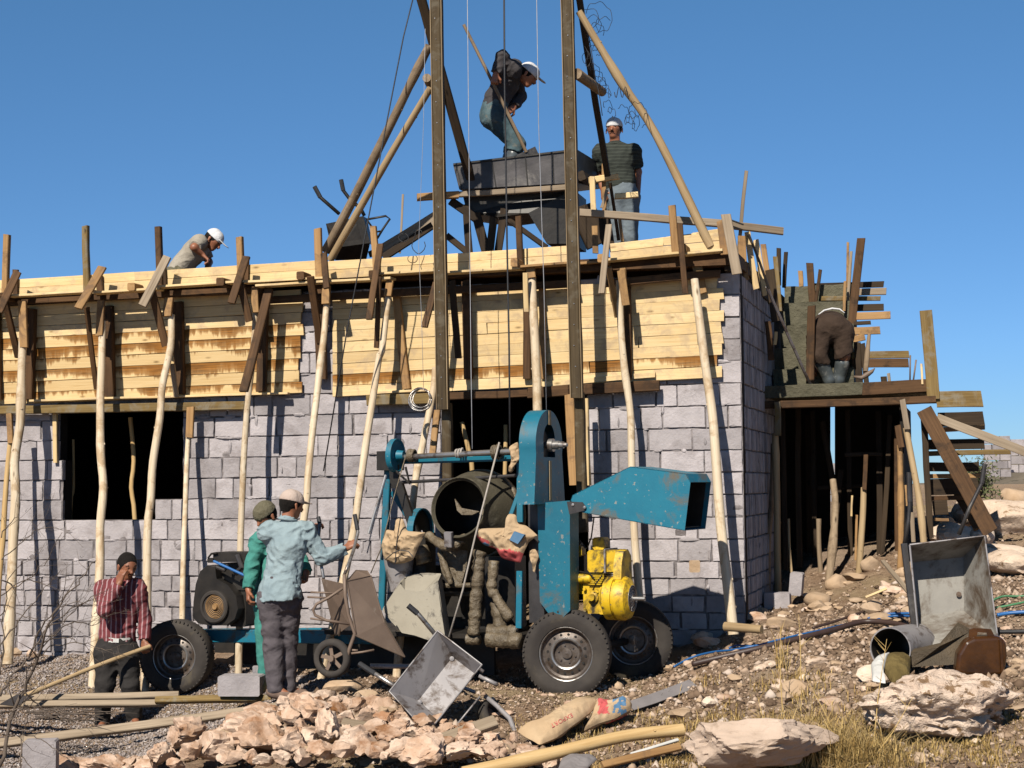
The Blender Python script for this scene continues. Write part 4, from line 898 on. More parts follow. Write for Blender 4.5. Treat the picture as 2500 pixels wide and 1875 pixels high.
def person(label, J, fwd, face, mats, s=1.0, up=None, sleeves='long', hem=None, hands=None, curls=(.6, .6), h=.0085, hat='cap', hatm=None, amp=.012, beard=False, shoes=True, shirt_cut=None, legs_boot=None, brim=True, belt=None):
    J = {k: Vector(v) for k, v in J.items()}; fwd = Vector(fwd).normalized(); f = Vector(face).normalized()
    u = Vector(up) if up is not None else Zup; u = (u - f * u.dot(f)).normalized(); r = f.cross(u)
    low = min(J['al'].z, J['ar'].z) - .05
    root = empty('person', (J['pelvis'].x, J['pelvis'].y, low), label, 'person', None)
    sh = (J['sl'] + J['sr']) / 2; spine = (sh - J['pelvis']).normalized(); side = (J['sr'] - J['sl']).normalized(); tf = (fwd - spine * fwd.dot(spine)).normalized()
    hd = J['head']
    def torso(e):
        return [(J['sl'] - side * -.02, J['sr'] + side * -.02, .066 * s + e, .066 * s + e, .05), (lerp(sh, J['chest'], .3), J['chest'], .120 * s + e, .142 * s + e, .06, tf, .74),
                (J['chest'], J['waist'], .145 * s + e, .128 * s + e, .06, tf, .76), (J['waist'], J['pelvis'], .128 * s + e, .138 * s + e, .06, tf, .78)]
    def arm(q, e, t1=1.0, short=False):
        a, b, c = J['s' + q], J['e' + q], J['w' + q]
        if short: return [(a, lerp(a, b, .75), .060 * s + e, .056 * s + e, .03)]
        return [(a, b, .054 * s + e, .042 * s + e, .03), (b, lerp(b, c, t1), .043 * s + e, (.029 * s if t1 > .95 else .032 * s) + e, .02)]
    def leg(q, e, t1=1.0):
        return [(J['h' + q], J['k' + q], .088 * s + e, .060 * s + e, .03), (J['k' + q], lerp(J['k' + q], J['a' + q], t1), .062 * s + e * 1.0, .040 * s + e * 1.2, .025)]
    # ---- body
    neckp = lambda e: [(J['neck'], sh, .052 * s + e * .6, .075 * s + e, .05)]
    g1 = dict(p=torso(-.006) + neckp(-.004) + arm('l', 0) + arm('r', 0) + leg('l', -.004) + leg('r', -.004))
    hp = [(J['neck'], hd - u * .03 - f * .015, .055 * s, .058 * s, .02), (hd + u * .035 - f * .012, hd + u * .028 + f * .012, .086 * s, .082 * s, .03, r, .88), (hd + f * .035 - u * .005, hd + f * .045 - u * .065, .058 * s, .036 * s, .03),
          (hd + f * .078 + u * .022, hd + f * .104 - u * .018, .010 * s, .0145 * s, .010), (hd + f * .070 - u * .048, hd + f * .078 - u * .050, .020 * s, .012 * s, .012, u, .6), (hd + f * .068 + r * .03 + u * .036, hd + f * .068 - r * .03 + u * .036, .016 * s, .016 * s, .012)]
    for sg in (-1, 1):
        hp.append((hd + r * sg * .080 + u * .012 - f * .01, hd + r * sg * .084 - u * .022 - f * .006, .017 * s, .012 * s, .008, (r + f * .3 * sg), .5))
        hp.append((hd + r * sg * .030 + f * .098 + u * .012, hd + r * sg * .034 + f * .098 + u * .012, .017 * s, .017 * s, .01, None, 1, 'sub'))
    g1['p'] += hp
    for i, q in enumerate('lr'):
        tip, pn = hands[i]; g1['p'] += hand(J['w' + q], J['e' + q], tip, pn, s, curls[i])
        g1['p'] += [(J['a' + q], J['t' + q], .036 * s, .028 * s, .02)]
    body = sdf_obj('body', [g1], mats['skin'], root, .0065)
    for sg in (-1, 1):
        eb = MB(); c = hd + r * sg * .031 + f * .083 + u * .014; eb.lathe(c - f * .006, f, [(0, .011), (.004, .010), (.007, .006), (.009, .0005)], 10); eb.build('eye', eye_m, body, smooth=True)
        bb = MB(); bb.tube([hd + r * sg * .012 + f * .086 + u * .036, hd + r * sg * .03 + f * .086 + u * .043, hd + r * sg * .052 + f * .074 + u * .036], [.005, .006, .003], 6); bb.build('eyebrow', hair_m, body, smooth=True)
    bb = MB(); bb.tube([hd + r * -.026 + f * .092 - u * .038, hd + f * .098 - u * .032, hd + r * .026 + f * .092 - u * .038], [.004, .0065, .004], 6); bb.build('moustache', hair_m, body, smooth=True)
    hr = dict(p=[(hd + u * .037 - f * .018, hd + u * .030 + f * .006, .094 * s, .086 * s, .03, r, .9), (hd - f * .055, hd - f * .05 - u * .04, .05 * s, .045 * s, .02)], cut=[(hd + f * .045 + u * .02, (f * 1.0 - u * .55)), (hd - u * .05, -u)])
    sdf_obj('hair', [hr], hair_m, body, .006, amp=.002, fr=90)
    # ---- clothes
    e = .016
    hemp, hemn = shirt_cut if shirt_cut else (J['pelvis'] + spine * .02, -spine)
    ts = torso(e)
    if shirt_cut: ts.append((J['pelvis'], J['pelvis'] - spine * .16, .165 * s + e, .188 * s + e, .05, tf, .84))
    gs = [dict(p=ts, cut=[(hemp, hemn)]), dict(p=neckp(e), cut=[(J['neck'] + (J['neck'] - sh).normalized() * .012, (hd - J['neck']))])]
    for q in 'lr': gs.append(dict(p=arm(q, e * .9, .93, sleeves == 'short'), cut=[(lerp(J['e' + q], J['w' + q], .92), J['w' + q] - J['e' + q])] if sleeves == 'long' else [(lerp(J['s' + q], J['e' + q], .80), J['e' + q] - J['s' + q])]))
    # sleeves blend into the body of the shirt
    gs[0]['p'] += [(J['sl'], lerp(J['sl'], J['el'], .3), .064 * s + e, .058 * s + e, .05), (J['sr'], lerp(J['sr'], J['er'], .3), .064 * s + e, .058 * s + e, .05)]
    shirt = sdf_obj('shirt', gs, mats['shirt'], root, h, amp, 34, 3)
    cl = MB(); cn = (hd - J['neck']).normalized(); cc = J['neck'] - cn * .012
    U_ = tf; V_ = cn.cross(tf).normalized()
    ring = [cc + (U_ * math.cos(a) * .078 + V_ * math.sin(a) * .070) * s + cn * (.012 - .016 * max(0, math.cos(a)) ** 3) for a in [i * 6.283 / 20 for i in range(21)]]
    cl.tube(ring, .012 * s, 6, False); cl.build('collar', mats['shirt'], shirt, smooth=True)
    te = .020
    gt = [dict(p=[(J['waist'], J['pelvis'], .128 * s + te, .142 * s + te, .05, tf, .8), (J['hl'], J['hr'], .088 * s + te, .088 * s + te, .05)] + leg('l', te, .97) + leg('r', te, .97), cut=[(J['waist'] - spine * .015, spine), ])]
    if legs_boot: 
        for q in 'lr': gt[0]['cut'].append((lerp(J['k' + q], J['a' + q], legs_boot), J['a' + q] - J['k' + q]))
    trs = sdf_obj('trousers', gt, mats['trousers'], root, h, amp * .8, 28, 5)
    if belt is not None:
        bt = MB(); bc = J['waist'] - spine * .035; Sd = spine.cross(tf).normalized()
        rg = [bc + (tf * math.cos(a) * (.128 * s + te + .012) * .80 + Sd * math.sin(a) * (.128 * s + te + .012)) - spine * .02 * math.cos(a) for a in [i * 6.283 / 32 for i in range(33)]]
        n_ = len(rg); vs_ = []; 
        for p in rg: vs_ += [p + spine * .02, p - spine * .02]
        bt.add(vs_, [[2 * i, 2 * i + 1, 2 * i + 3, 2 * i + 2] for i in range(n_ - 1)])
        bc2 = bc + tf * ((.128 * s + te + .016) * .80); bt.box(bc2 - spine * .02, Sd * .025, tf * .004, spine * .018)
        bt.build('belt', belt, root)
    if shoes:
        for q in 'lr':
            a, t_ = J['a' + q], J['t' + q]; d = (t_ - a).normalized(); dh = Vector((d.x, d.y, 0)).normalized() if Vector((d.x, d.y, 0)).length > .01 else fwd
            if legs_boot: pr = [(lerp(J['k' + q], J['a' + q], legs_boot - .06), a, .068 * s, .056 * s, .03), (a - dh * .02 - Zup * .02, t_ + Zup * .0, .052 * s, .044 * s, .03)]
            else: pr = [(a - dh * .03 - Zup * .03, t_, .048 * s, .038 * s, .03), (a, a - Zup * .03, .046 * s, .05 * s, .02)]
            sdf_obj('boot' if legs_boot else 'shoe', [dict(p=pr, cut=[(Vector((0, 0, t_.z - .035 * s)), (0, 0, -1))])], mats['shoes'], root, .009, .001, 40)
    if hat:
        hg = dict(p=[(hd + u * .042 - f * .014, hd + u * .042 + f * .010, .101 * s, .096 * s, .02, r, .9)], cut=[(hd + u * .034, -u - f * .12)])
        gg = [hg]
        if brim: gg.append(dict(p=[(hd + u * .050 + f * .085, hd + u * .040 + f * .150, .066 * s, .050 * s, .02, u, .13)], cut=[(hd + f * .06, -f)]))
        sdf_obj('cap', gg, hatm, root, .0055, .001, 60)
    return root
def pj(d, **k):
    """pixel joints -> points; each value (x, y) or (x, y, extra depth)"""
    return {n: P(v[0], v[1], d + (v[2] if len(v) > 2 else 0)) for n, v in k.items()}
SK = skin_m
# man in the pale blue shirt
J = pj(14.0, head=(712, 1236, .02), neck=(703, 1268), chest=(700, 1335), waist=(690, 1405), pelvis=(683, 1450), sl=(655, 1300, .02), sr=(748, 1300, .03), el=(715, 1352, .30), wl=(768, 1306, .36),
       er=(786, 1362, .02), wr=(845, 1338, .10), hl=(660, 1466), hr=(706, 1462, .03), kl=(668, 1570, .02), kr=(700, 1566, .10), al=(672, 1680), ar=(703, 1682, .12), tl=(712, 1703, -.02), tr=(742, 1694, .14))
person('man with his back turned, in a pale blue shirt and grey trousers, tipping a wheelbarrow', J, (.55, .85, 0), (.75, .66, -.12), dict(skin=SK, shirt=c_blue, trousers=c_grey, shoes=shoe_m), 1.0,
       hands=((P(779, 1270, 14.36), (.5, .5, 0)), (P(872, 1322, 14.12), (0, .6, -.6))), curls=(1.0, 1.0), hatm=c_pinkcap, shirt_cut=(P(683, 1462, 14.0), (0.08, 0, -1)), amp=.015)
# man in green
J = pj(14.55, head=(650, 1262), neck=(662, 1292, .02), chest=(668, 1350), waist=(668, 1412), pelvis=(664, 1450), sl=(700, 1318, .10), sr=(634, 1322, -.08), el=(735, 1372, .05), wl=(748, 1398, -.05),
       er=(614, 1385, -.12), wr=(607, 1440, -.16), hl=(678, 1462, .06), hr=(650, 1462, -.04), kl=(672, 1540, .05), kr=(648, 1540, -.08), al=(672, 1650, .08), ar=(650, 1655, -.05), tl=(660, 1672, -.1), tr=(640, 1680, -.18))
person('man in green overalls and an olive knitted cap, half hidden behind the blue shirt', J, (-.5, -.8, 0), (-.62, -.62, -.5), dict(skin=SK, shirt=c_green, trousers=c_green, shoes=c_tan_shoe), 1.0,
       hands=((P(744, 1422, 14.45), (-.5, -.5, 0)), (P(606, 1478, 14.36), (.6, .2, 0))), curls=(.7, .5), hatm=c_olive, brim=False)
# man in the maroon striped shirt
J = pj(15.0, head=(311, 1385, -.02), neck=(296, 1422), chest=(293, 1475), waist=(287, 1545), pelvis=(285, 1582), sl=(334, 1438, .03), sr=(254, 1440, -.03), el=(352, 1512, .05), wl=(353, 1565, -.02),
       er=(256, 1490, -.25), wr=(291, 1425, -.20), hl=(309, 1596), hr=(262, 1596), kl=(318, 1668, -.03), kr=(257, 1668, -.03), al=(328, 1752, .03), ar=(250, 1760, .0), tl=(336, 1778, -.12), tr=(246, 1783, -.15))
person('man in a maroon striped shirt shading his face with one hand, shovel in the other', J, (.15, -1, 0), (.55, -.75, -.28), dict(skin=SK, shirt=c_maroon, trousers=c_black, shoes=shoe_m), 1.0,
       hands=((P(352, 1592, 14.95), (.3, .6, 0)), (P(303, 1378, 14.80), (.5, .8, 0))), curls=(1.1, .35), hat=None, belt=white_m)
# man working in the trough
D1 = R0d + .42
J = pj(D1, head=(1287, 186, -.05), neck=(1264, 176), chest=(1238, 198), waist=(1214, 240), pelvis=(1205, 275), sl=(1256, 170, .14), sr=(1250, 172, -.16), el=(1270, 235, .22), wl=(1254, 262, .02),
       er=(1226, 138, -.26), wr=(1211, 180, -.28), hl=(1212, 284, .10), hr=(1206, 288, -.09), kl=(1256, 345, .12), kr=(1262, 352, -.10), al=(1226, 436, .12), ar=(1232, 440, -.10), tl=(1262, 455, .12), tr=(1268, 458, -.10))
person('man bent over in the black trough, in grey shirt, worn jeans and white cap', J, (1, 0, -.5), (.80, -.10, -.55), dict(skin=SK, shirt=c_shirt, trousers=c_jean, shoes=c_boot), 1.0, up=(.5, 0, .8),
       hands=((P(1240, 272, D1 - .05), (-.6, 0, -.5)), (P(1206, 200, D1 - .28), (.3, .8, 0))), curls=(.9, 1.0), hatm=c_white, legs_boot=.35)
st = empty('shovel', P(1206, 190, D1 - .25), 'long stick of a shovel held by the bent man in the trough', 'shovel')
pole('handle', [P(1132, 60, D1 - .32), P(1205, 205, D1 - .25), P(1284, 372, D1 - .18)], .016, .017, bark_grey, parent=st, rough=.02)
mb = MB(); a = P(1284, 368, D1 - .18); b_ = P(1306, 415, D1 - .16); mb.bar(a, b_, .2, .006, (0, -1, 0)); mb.build('blade', steel_dark, st)
# man in the polo shirt
D2 = R0d + .55
J = pj(D2, head=(1492, 318), neck=(1494, 350), chest=(1499, 395), waist=(1508, 445), pelvis=(1511, 470), sl=(1540, 372), sr=(1458, 372), el=(1550, 420, .05), wl=(1550, 470, .0), er=(1452, 425, .1), wr=(1466, 466, -.05),
       hl=(1530, 486), hr=(1495, 486), kl=(1530, 580), kr=(1500, 580), al=(1532, 672, .03), ar=(1500, 672), tl=(1542, 690, -.12), tr=(1492, 690, -.14))
J = {k: v + Vector((.03, 0, 0)) for k, v in J.items()}
person('smiling man standing on the roof in a dark striped polo shirt and white cap', J, (-.15, -1, 0), (-.30, -.95, .06), dict(skin=SK, shirt=c_polo, trousers=c_lightjean, shoes=shoe_m), .93,
       hands=((P(1551, 500, D2), (-.5, -.3, 0)), (P(1476, 486, D2 - .1), (.3, .6, 0))), curls=(.4, .6), hatm=c_white, sleeves='short', amp=.008, brim=False)
# crouching man at the left
D3 = 17.6
J = pj(D3, head=(519, 588, -.05), neck=(500, 592), chest=(472, 618), waist=(446, 648), pelvis=(430, 672), sl=(492, 598, .14), sr=(486, 592, -.15), el=(510, 640, .15), wl=(505, 665, -.05), er=(474, 604, -.26), wr=(495, 622, -.20),
       hl=(438, 680, .1), hr=(436, 682, -.1), kl=(490, 705, .1), kr=(488, 705, -.1), al=(450, 752, .1), ar=(448, 752, -.1), tl=(480, 762, .1), tr=(478, 762, -.1))
person('man crouching on the roof at the left, in a cream shirt and pale cap', J, (1, -.1, -.5), (.78, -.2, -.6), dict(skin=SK, shirt=c_cream, trousers=c_olive, shoes=shoe_m), .92, up=(.5, 0, .8),
       hands=((P(515, 682, D3 - .1), (.5, 0, -.5)), (P(506, 632, D3 - .2), (.5, 0, -.5))), curls=(.7, .8), hatm=c_white, sleeves='short', amp=.006)
# man on the stair landing, bent away from the camera
D4 = 17.0
J = pj(D4, head=(2010, 862, .62), neck=(2014, 838, .52), chest=(2020, 812, .34), waist=(2028, 792, .14), pelvis=(2030, 800, .0), sl=(1990, 828, .46), sr=(2045, 828, .46), el=(1984, 860, .25), wl=(1982, 892, .15), er=(2062, 866, .35), wr=(2050, 905, .3),
       hl=(2004, 812, -.02), hr=(2056, 812, -.02), kl=(1998, 868, -.05), kr=(2060, 868, -.05), al=(2024, 925, .02), ar=(2048, 925, .02), tl=(2016, 936, .16), tr=(2054, 936, .16))
person('man in brown work clothes and grey boots bent double on the stair landing', J, (0, 1, -.6), (0, .6, -.8), dict(skin=SK, shirt=c_brown, trousers=c_brown, shoes=c_boot), 1.08,
       hands=((P(1984, 906, D4 + .12), (0, .6, 0)), (P(2048, 920, D4 + .3), (0, .6, 0))), curls=(.9, .9), hat=None, legs_boot=.40, amp=.010)
mb = MB(); mb.tube([P(1998, 768, D4 - .02), P(2012, 758, D4 + .02), P(2032, 753, D4 + .03), P(2050, 755, D4 + .02), P(2062, 764, D4 - .02)], [.005, .009, .010, .009, .005], 8)
# the white undershirt that shows at his waist belongs to him
pr_ = [o for o in S.objects if o.get('label', '').startswith('man in brown work')][0]
mb.build('undershirt_edge', c_white, pr_, smooth=True)
# shovel of the man in maroon
st = empty('shovel', P(76, 1691, 14.3), 'long handled shovel held by the man in the maroon shirt, pushed into the gravel', 'shovel')
pole('handle', [P(366, 1578, 14.95), P(215, 1635, 14.62), P(60, 1700, 14.25)], .019, .018, bark_tan, parent=st, rough=.02)
mb = MB(); a = P(62, 1698, 14.25); b_ = P(20, 1722, 14.1); mb.bar(a, b_, .22, .006, Zup); mb.build('blade', steel_dark, st)
# ================================================================== MIXER WITH WINCH
AM = math.radians(23.5); MU = Vector((math.cos(AM), -math.sin(AM), 0)); MV = Vector((math.sin(AM), math.cos(AM), 0)); M0 = P(1385, 1595, 13.88)
def MP(x, y, o=0.0):
    d = ray(x, y); t = (o + (M0 - CAM).dot(MV)) / d.dot(MV); return CAM + d * t
def Mz(z, x, y, o=0.0): return MP(*px(z, x, y), o)
mix = empty('concrete_mixer', MP(1000, 1660, .5), 'blue wheeled concrete mixer with winch shaft, raised hood and cement caked legs', 'mixer')
def wheel(c, ax, R, wd, parent, mt=rubber, mr=rim_m, nm='wheel', holes=True):
    ax = Vector(ax).normalized(); w_ = empty(nm, c); w_.parent = parent; w_.location = Vector(c) - wbase(parent); WL[w_.name] = w_.location.copy()
    ty = MB(); h = wd / 2
    ty.lathe(c, ax, [(-h * .55, R * .60), (-h * .8, R * .63), (-h, R * .78), (-h * .98, R * .88), (-h * .86, R * .93), (-h * .80, R * .985), (-h * .72, R), (0, R * 1.005), (h * .72, R), (h * .80, R * .985), (h * .86, R * .93), (h * .98, R * .88), (h, R * .78), (h * .8, R * .63), (h * .55, R * .60), (0, R * .58), (-h * .55, R * .60)], 56)
    U_ = ax.orthogonal().normalized(); V_ = ax.cross(U_)
    for i in range(52):
        a = i * 6.2832 / 52; d = U_ * math.cos(a) + V_ * math.sin(a); tg = ax.cross(d)
        for s_ in (-1, 1): ty.box(c + d * R * .972 + ax * s_ * h * .84, d * R * .020, tg * R * .018, ax * h * .12)
    ty.build('tyre', mt, w_, auto=40)
    rm_ = MB(); rr = R * .60
    rm_.lathe(c, ax, [(-h * .62, rr * 1.06), (-h * .70, rr * 1.02), (-h * .66, rr * .97), (-h * .30, rr * .92), (-h * .2, rr * .84), (-h * .32, rr * .72), (-h * .42, rr * .60), (-h * .46, rr * .54), (-h * .40, rr * .50), (-h * .12, rr * .47), (-h * .10, rr * .2), (-h * .25, rr * .19), (-h * .30, .001)], 44)
    rm_.lathe(c, ax, [(h * .62, rr * 1.06), (h * .66, rr * .97), (h * .30, rr * .92), (-h * .2, rr * .84)], 44)
    ro_ = rm_.build('rim', mr, w_, auto=35)
    rg_ = MB(); rg_.lathe(c, ax, [(-h * .42, rr * .62), (-h * .50, rr * .58), (-h * .46, rr * .53), (-h * .40, rr * .51)], 40); rg_.lathe(c, ax, [(-h * .70, rr * 1.03), (-h * .73, rr * 1.01), (-h * .70, rr * .985)], 44); add_to(ro_, rg_, steel_bare)
    if holes:
        hb = MB()
        for i in range(16):
            a = i * 6.2832 / 16 + .1; d = U_ * math.cos(a) + V_ * math.sin(a); p = c + d * rr * .72 - ax * (h * .33)
            hb.lathe(p, -ax, [(0, rr * .055), (.003, rr * .05)], 10, True)
        add_to(ro_, hb, black_m)
        nb = MB()
        for i in range(6):
            a = i * 6.2832 / 6; d = U_ * math.cos(a) + V_ * math.sin(a); nb.lathe(c + d * rr * .33 - ax * h * .11, -ax, [(0, .009), (.012, .009)], 6, True)
        add_to(ro_, nb, rim_m)
    return w_
WA = (MV * .97 + Vector((-.22, 0, .0))).normalized()
wheel(MP(1385, 1595, .12), WA, .365, .20, mix)
wheel(MP(1546, 1562, 1.0), (MV * .97 + Vector((-.30, 0, .0))).normalized(), .345, .20, mix)
wheel(MP(432, 1602, .12), WA, .335, .20, mix)
wheel(MP(470, 1590, 1.15), WA, .335, .20, mix)
def mb_part(nm, m_, fn, **k): q = MB(); fn(q); return q.build(nm, m_, mix, **k)
mb_part('chassis_rail', blue_worn, lambda q: (q.bar(MP(480, 1552, .42), MP(960, 1556, .42), .12, .07, MV)))
mb_part('chassis_rail', blue_worn, lambda q: (q.bar(MP(470, 1550, 1.0), MP(1480, 1545, 1.0), .12, .07, MV)))
mb_part('axle', black_m, lambda q: (q.tube([MP(1385, 1595, .12), MP(1530, 1565, 1.0)], .035, 8), q.tube([MP(432, 1602, .12), MP(470, 1590, 1.1)], .035, 8)))
mb_part('under_shade_fill', black_m, lambda q: (q.box(MP(880, 1590, .75), MU * 1.35, MV * .015, Zup * .17), q.box(MP(1080, 1540, .5), MU * .95, MV * .42, Zup * .02), q.box(MP(1170, 1470, .62), MU * .42, MV * .03, Zup * .32), q.box(MP(660, 1600, .95), MU * .62, MV * .015, Zup * .14)))  # black plates added to stand for the deep shade under the machine
# belt column and pulley guard
def col(q):
    q.prism([MP(1312, 1228, .02), MP(1391, 1222, .02), MP(1392, 1490, .02), MP(1370, 1512, .02), MP(1345, 1505, .02), MP(1318, 1470, .02)], MV * .20)
mb_part('belt_column', blue_m, col)
mb_part('column_side_plate', steel_dark, lambda q: q.prism([MP(1289, 1232, .06), MP(1311, 1228, .06), MP(1330, 1520, .06), MP(1292, 1520, .06)], MV * .16))
gc = MP(1341, 1087, .12)
def guard(q):
    R = .295; pts = []
    for i in range(25): a = -.25 + (math.pi + .5) * i / 24; pts.append((R * math.cos(a), R * math.sin(a) ))
    pts += [(-.34, -.49), (.34, -.49)]
    W3 = [gc + MV * x + Zup * z for x, z in pts]; n = len(W3); t_ = -MU * .15
    inner = [gc + MV * (.13 * math.cos(-.25 + (math.pi + .5) * i / 24)) + Zup * (.03 + .15 * math.sin(-.25 + (math.pi + .5) * i / 24)) for i in range(25)] + [gc + MV * -.125 + Zup * -.10, gc + MV * .125 + Zup * -.10]
    q.add(W3 + inner, [[i, (i + 1) % n, n + (i + 1) % n, n + i] for i in range(n)])                    # face with hole
    q.add(W3 + [p + t_ for p in W3], [[i, n + i, n + (i + 1) % n, (i + 1) % n] for i in range(n)])       # rim
    q.add([p + t_ for p in W3], [list(range(n))])
mb_part('pulley_guard', blue_m, guard, auto=30)
mb_part('guard_strap', wood_edge, lambda q: (q.bar(gc + MU * .008 + Zup * .29, gc + MU * .008 + Zup * .17, .045, .006, MU), q.bar(gc + MU * .008 + Zup * -.13, gc + MU * .008 + Zup * -.46, .045, .006, MU)))
mb_part('pulley', black_m, lambda q: q.lathe(gc - MU * .10, MU, [(0, .12), (.05, .12), (.05, .02)], 24), auto=30)
mb_part('winch_axle', steel_bare, lambda q: (q.lathe(gc - MU * .08, MU, [(0, .03), (.08, .03), (.08, .055), (.12, .055), (.12, .036), (.17, .036), (.17, .028), (.21, .028), (.21, .02), (.24, .018), (.25, .001)], 16)), auto=35)
mb_part('winch_shaft', steel_bare, lambda q: q.tube([MP(985, 1116, .30), MP(1285, 1100, .10)], .024, 12), auto=40)
mb_part('winch_beam', blue_worn, lambda q: q.bar(MP(990, 1126, .42), MP(1275, 1118, .25), .06, .05, Zup))
mb_part('tie_bar', steel_dark, lambda q: q.tube([MP(975, 1178, .3), MP(1100, 1171, .2), MP(1275, 1160, .1)], .015, 8))
def coil(q, c, n_, r, w_, tr):
    for k in range(n_):
        cc = c + MU * (w_ * (k / max(1, n_ - 1) - .5)); q.tube([cc + (MV * math.cos(a) + Zup * math.sin(a)) * (r + random.uniform(-.006, .006)) for a in [i * .5 for i in range(14)]], tr, 6)
for c_, n_, r_ in ((MP(1005, 1112, .30), 5, .048), (MP(1122, 1106, .22), 3, .034), (MP(1212, 1104, .15), 4, .055)): mb_part('rope_winding', rope_m if n_ == 3 else cake_m, lambda q: coil(q, c_, n_, r_, .05, .010), smooth=True)
mb_part('bearing_block', black_m, lambda q: (q.box(MP(953, 1125, .38), MU * .085, MV * .10, Zup * .085), q.bar(MP(962, 1135, .30), MP(965, 1192, .30), .09, .03, MV), q.tube([MP(966, 1150, .25), MP(1000, 1180, .2), MP(990, 1140, .2)], .012, 6)))
def bwheel(q):
    c_ = MP(972, 1112, .28); q.lathe(c_ - MU * .05, MU, [(0, .05), (0, .148), (.05, .148), (.05, .135), (.042, .13), (.04, .05), (.07, .045), (.11, .04), (.11, .001)], 36)
mb_part('brake_wheel', blue_m, bwheel, auto=30)
mb_part('frame_leg', blue_worn, lambda q: (q.bar(MP(948, 1138, .40), MP(932, 1490, .30), .062, .05, MV), q.bar(MP(958, 1200, .62), MP(1040, 1330, .7), .05, .04, MV)))
mb_part('frame_leg', black_m, lambda q: q.bar(MP(974, 1180, .30), MP(1018, 1315, .28), .075, .05, MV))
mb_part('frame_leg', blue_m, lambda q: (q.bar(MP(1270, 1130, .10), MP(1270, 1275, .05), .055, .03, MV), q.bar(MP(1272, 1190, .08), MP(1246, 1262, .05), .035, .03, MV)))
mb_part('frame_leg', blue_m, lambda q: q.bar(MP(1269, 1394, -.02), MP(1267, 1533, -.02), .052, .03, MV))
mb_part('push_bar', steel_bare, lambda q: q.tube([MP(942, 1160, .2), MP(900, 1303, .05)], .013, 8), auto=40)
# drum
da = Vector((.44, .88, -.16)).normalized(); dc = MP(1119, 1239, .02)
mb_part('drum', drum_m, lambda q: q.lathe(dc, da, [(.02, .235), (0, .252), (-.012, .256), (-.004, .262), (.03, .266), (.12, .30), (.24, .35), (.34, .375), (.50, .375), (.62, .34), (.74, .24), (.78, .10), (.785, .001)], 48), smooth=True)
mb_part('drum_inside', black_m, lambda q: q.lathe(dc, da, [(.003, .250), (.12, .285), (.34, .355), (.50, .355), (.70, .22), (.72, .001)], 40), smooth=True)
mb_part('drum_band', cake_m, lambda q: q.lathe(dc, da, [(.36, .372), (.36, .392), (.42, .392), (.42, .372)], 48), auto=40)
def paddle(q):
    c_ = dc + da * .16
    up = (Zup - da * Zup.dot(da)).normalized(); rt = up.cross(da).normalized() * -1
    for poly in ([(-.13, .10), (-.06, .02), (.12, -.01), (.05, -.04), (-.05, -.04), (-.10, 0)], [(.14, .02), (.21, -.02), (.17, -.05), (.12, -.03)], [(.03, -.20), (.14, -.14), (.16, -.19), (.10, -.23)]):
        q.prism([c_ + rt * a + up * b_ for a, b_ in poly], da * .02)
mb_part('mixing_paddle', cake_m, paddle)
# hood
def hood(q):
    f = [(610, 1020), (625, 975), (1070, 755), (1500, 810), (1535, 875), (1490, 1250), (700, 1110)]
    Fp = [Mz('I', x, y, -.02) for x, y in f]; bk = [p + MV * .52 + MU * .012 for p in Fp]; n = len(f); t_ = .006
    q.prism(Fp, MV * t_); q.prism(bk, MV * t_)
    for i in (0, 1, 2, 3): q.prism([Fp[i], Fp[i + 1], bk[i + 1], bk[i]], -(Fp[i + 1] - Fp[i]).cross(MV).normalized() * t_)
    q.prism([Fp[6], Fp[0], bk[0], bk[6]], -(Fp[0] - Fp[6]).cross(MV).normalized() * t_)
    q.prism([Fp[5].lerp(Fp[4], .0), Fp[6], bk[6], bk[5]], -(Fp[6] - Fp[5]).cross(MV).normalized() * t_)
hd_ = mb_part('hood', blue_m, hood)
def liner(q):
    f = [Mz('I', x, y, .0) for x, y in ((1060, 775), (1480, 828), (1515, 885), (1475, 1230), (1060, 1160))]; q.prism([p + MV * .485 for p in f], MV * .008); q.prism([p + MV * .006 for p in f], MV * .008); q.prism([f[0], f[1], f[1] + MV * .48, f[0] + MV * .48], -Zup * .006); q.prism([f[3], f[4], f[4] + MV * .48, f[3] + MV * .48], Zup * .006); q.prism([f[0], f[4], f[4] + MV * .48, f[0] + MV * .48], MU * .006)
mb_part('hood_shade_liner', black_m, liner)  # black sheets added, shade inside the hood put into the colour
q = MB(); q.prism([Mz('I', *p, -.035) for p in ((580, 1025), (700, 1030), (730, 1070), (715, 1095), (600, 1125))], MV * .01); q.build('hinge_plate', steel_dark, mix)
q = MB(); [q.lathe(Mz('I', x, y, -.036), -MV, [(0, .014), (.008, .012), (.010, .001)], 8) for x, y in ((628, 1050), (718, 1070))]; q.build('hinge_bolts', steel_bare, mix)
q = MB(); q.tube([Mz('I', 790, 1150, .2), Mz('I', 770, 1300, .25), Mz('I', 740, 1380, .3)], .006, 6); q.tube([Mz('I', 650, 1290, .3), Mz('I', 730, 1390, .3)], .008, 6); q.build('control_cable', wire_m, mix)
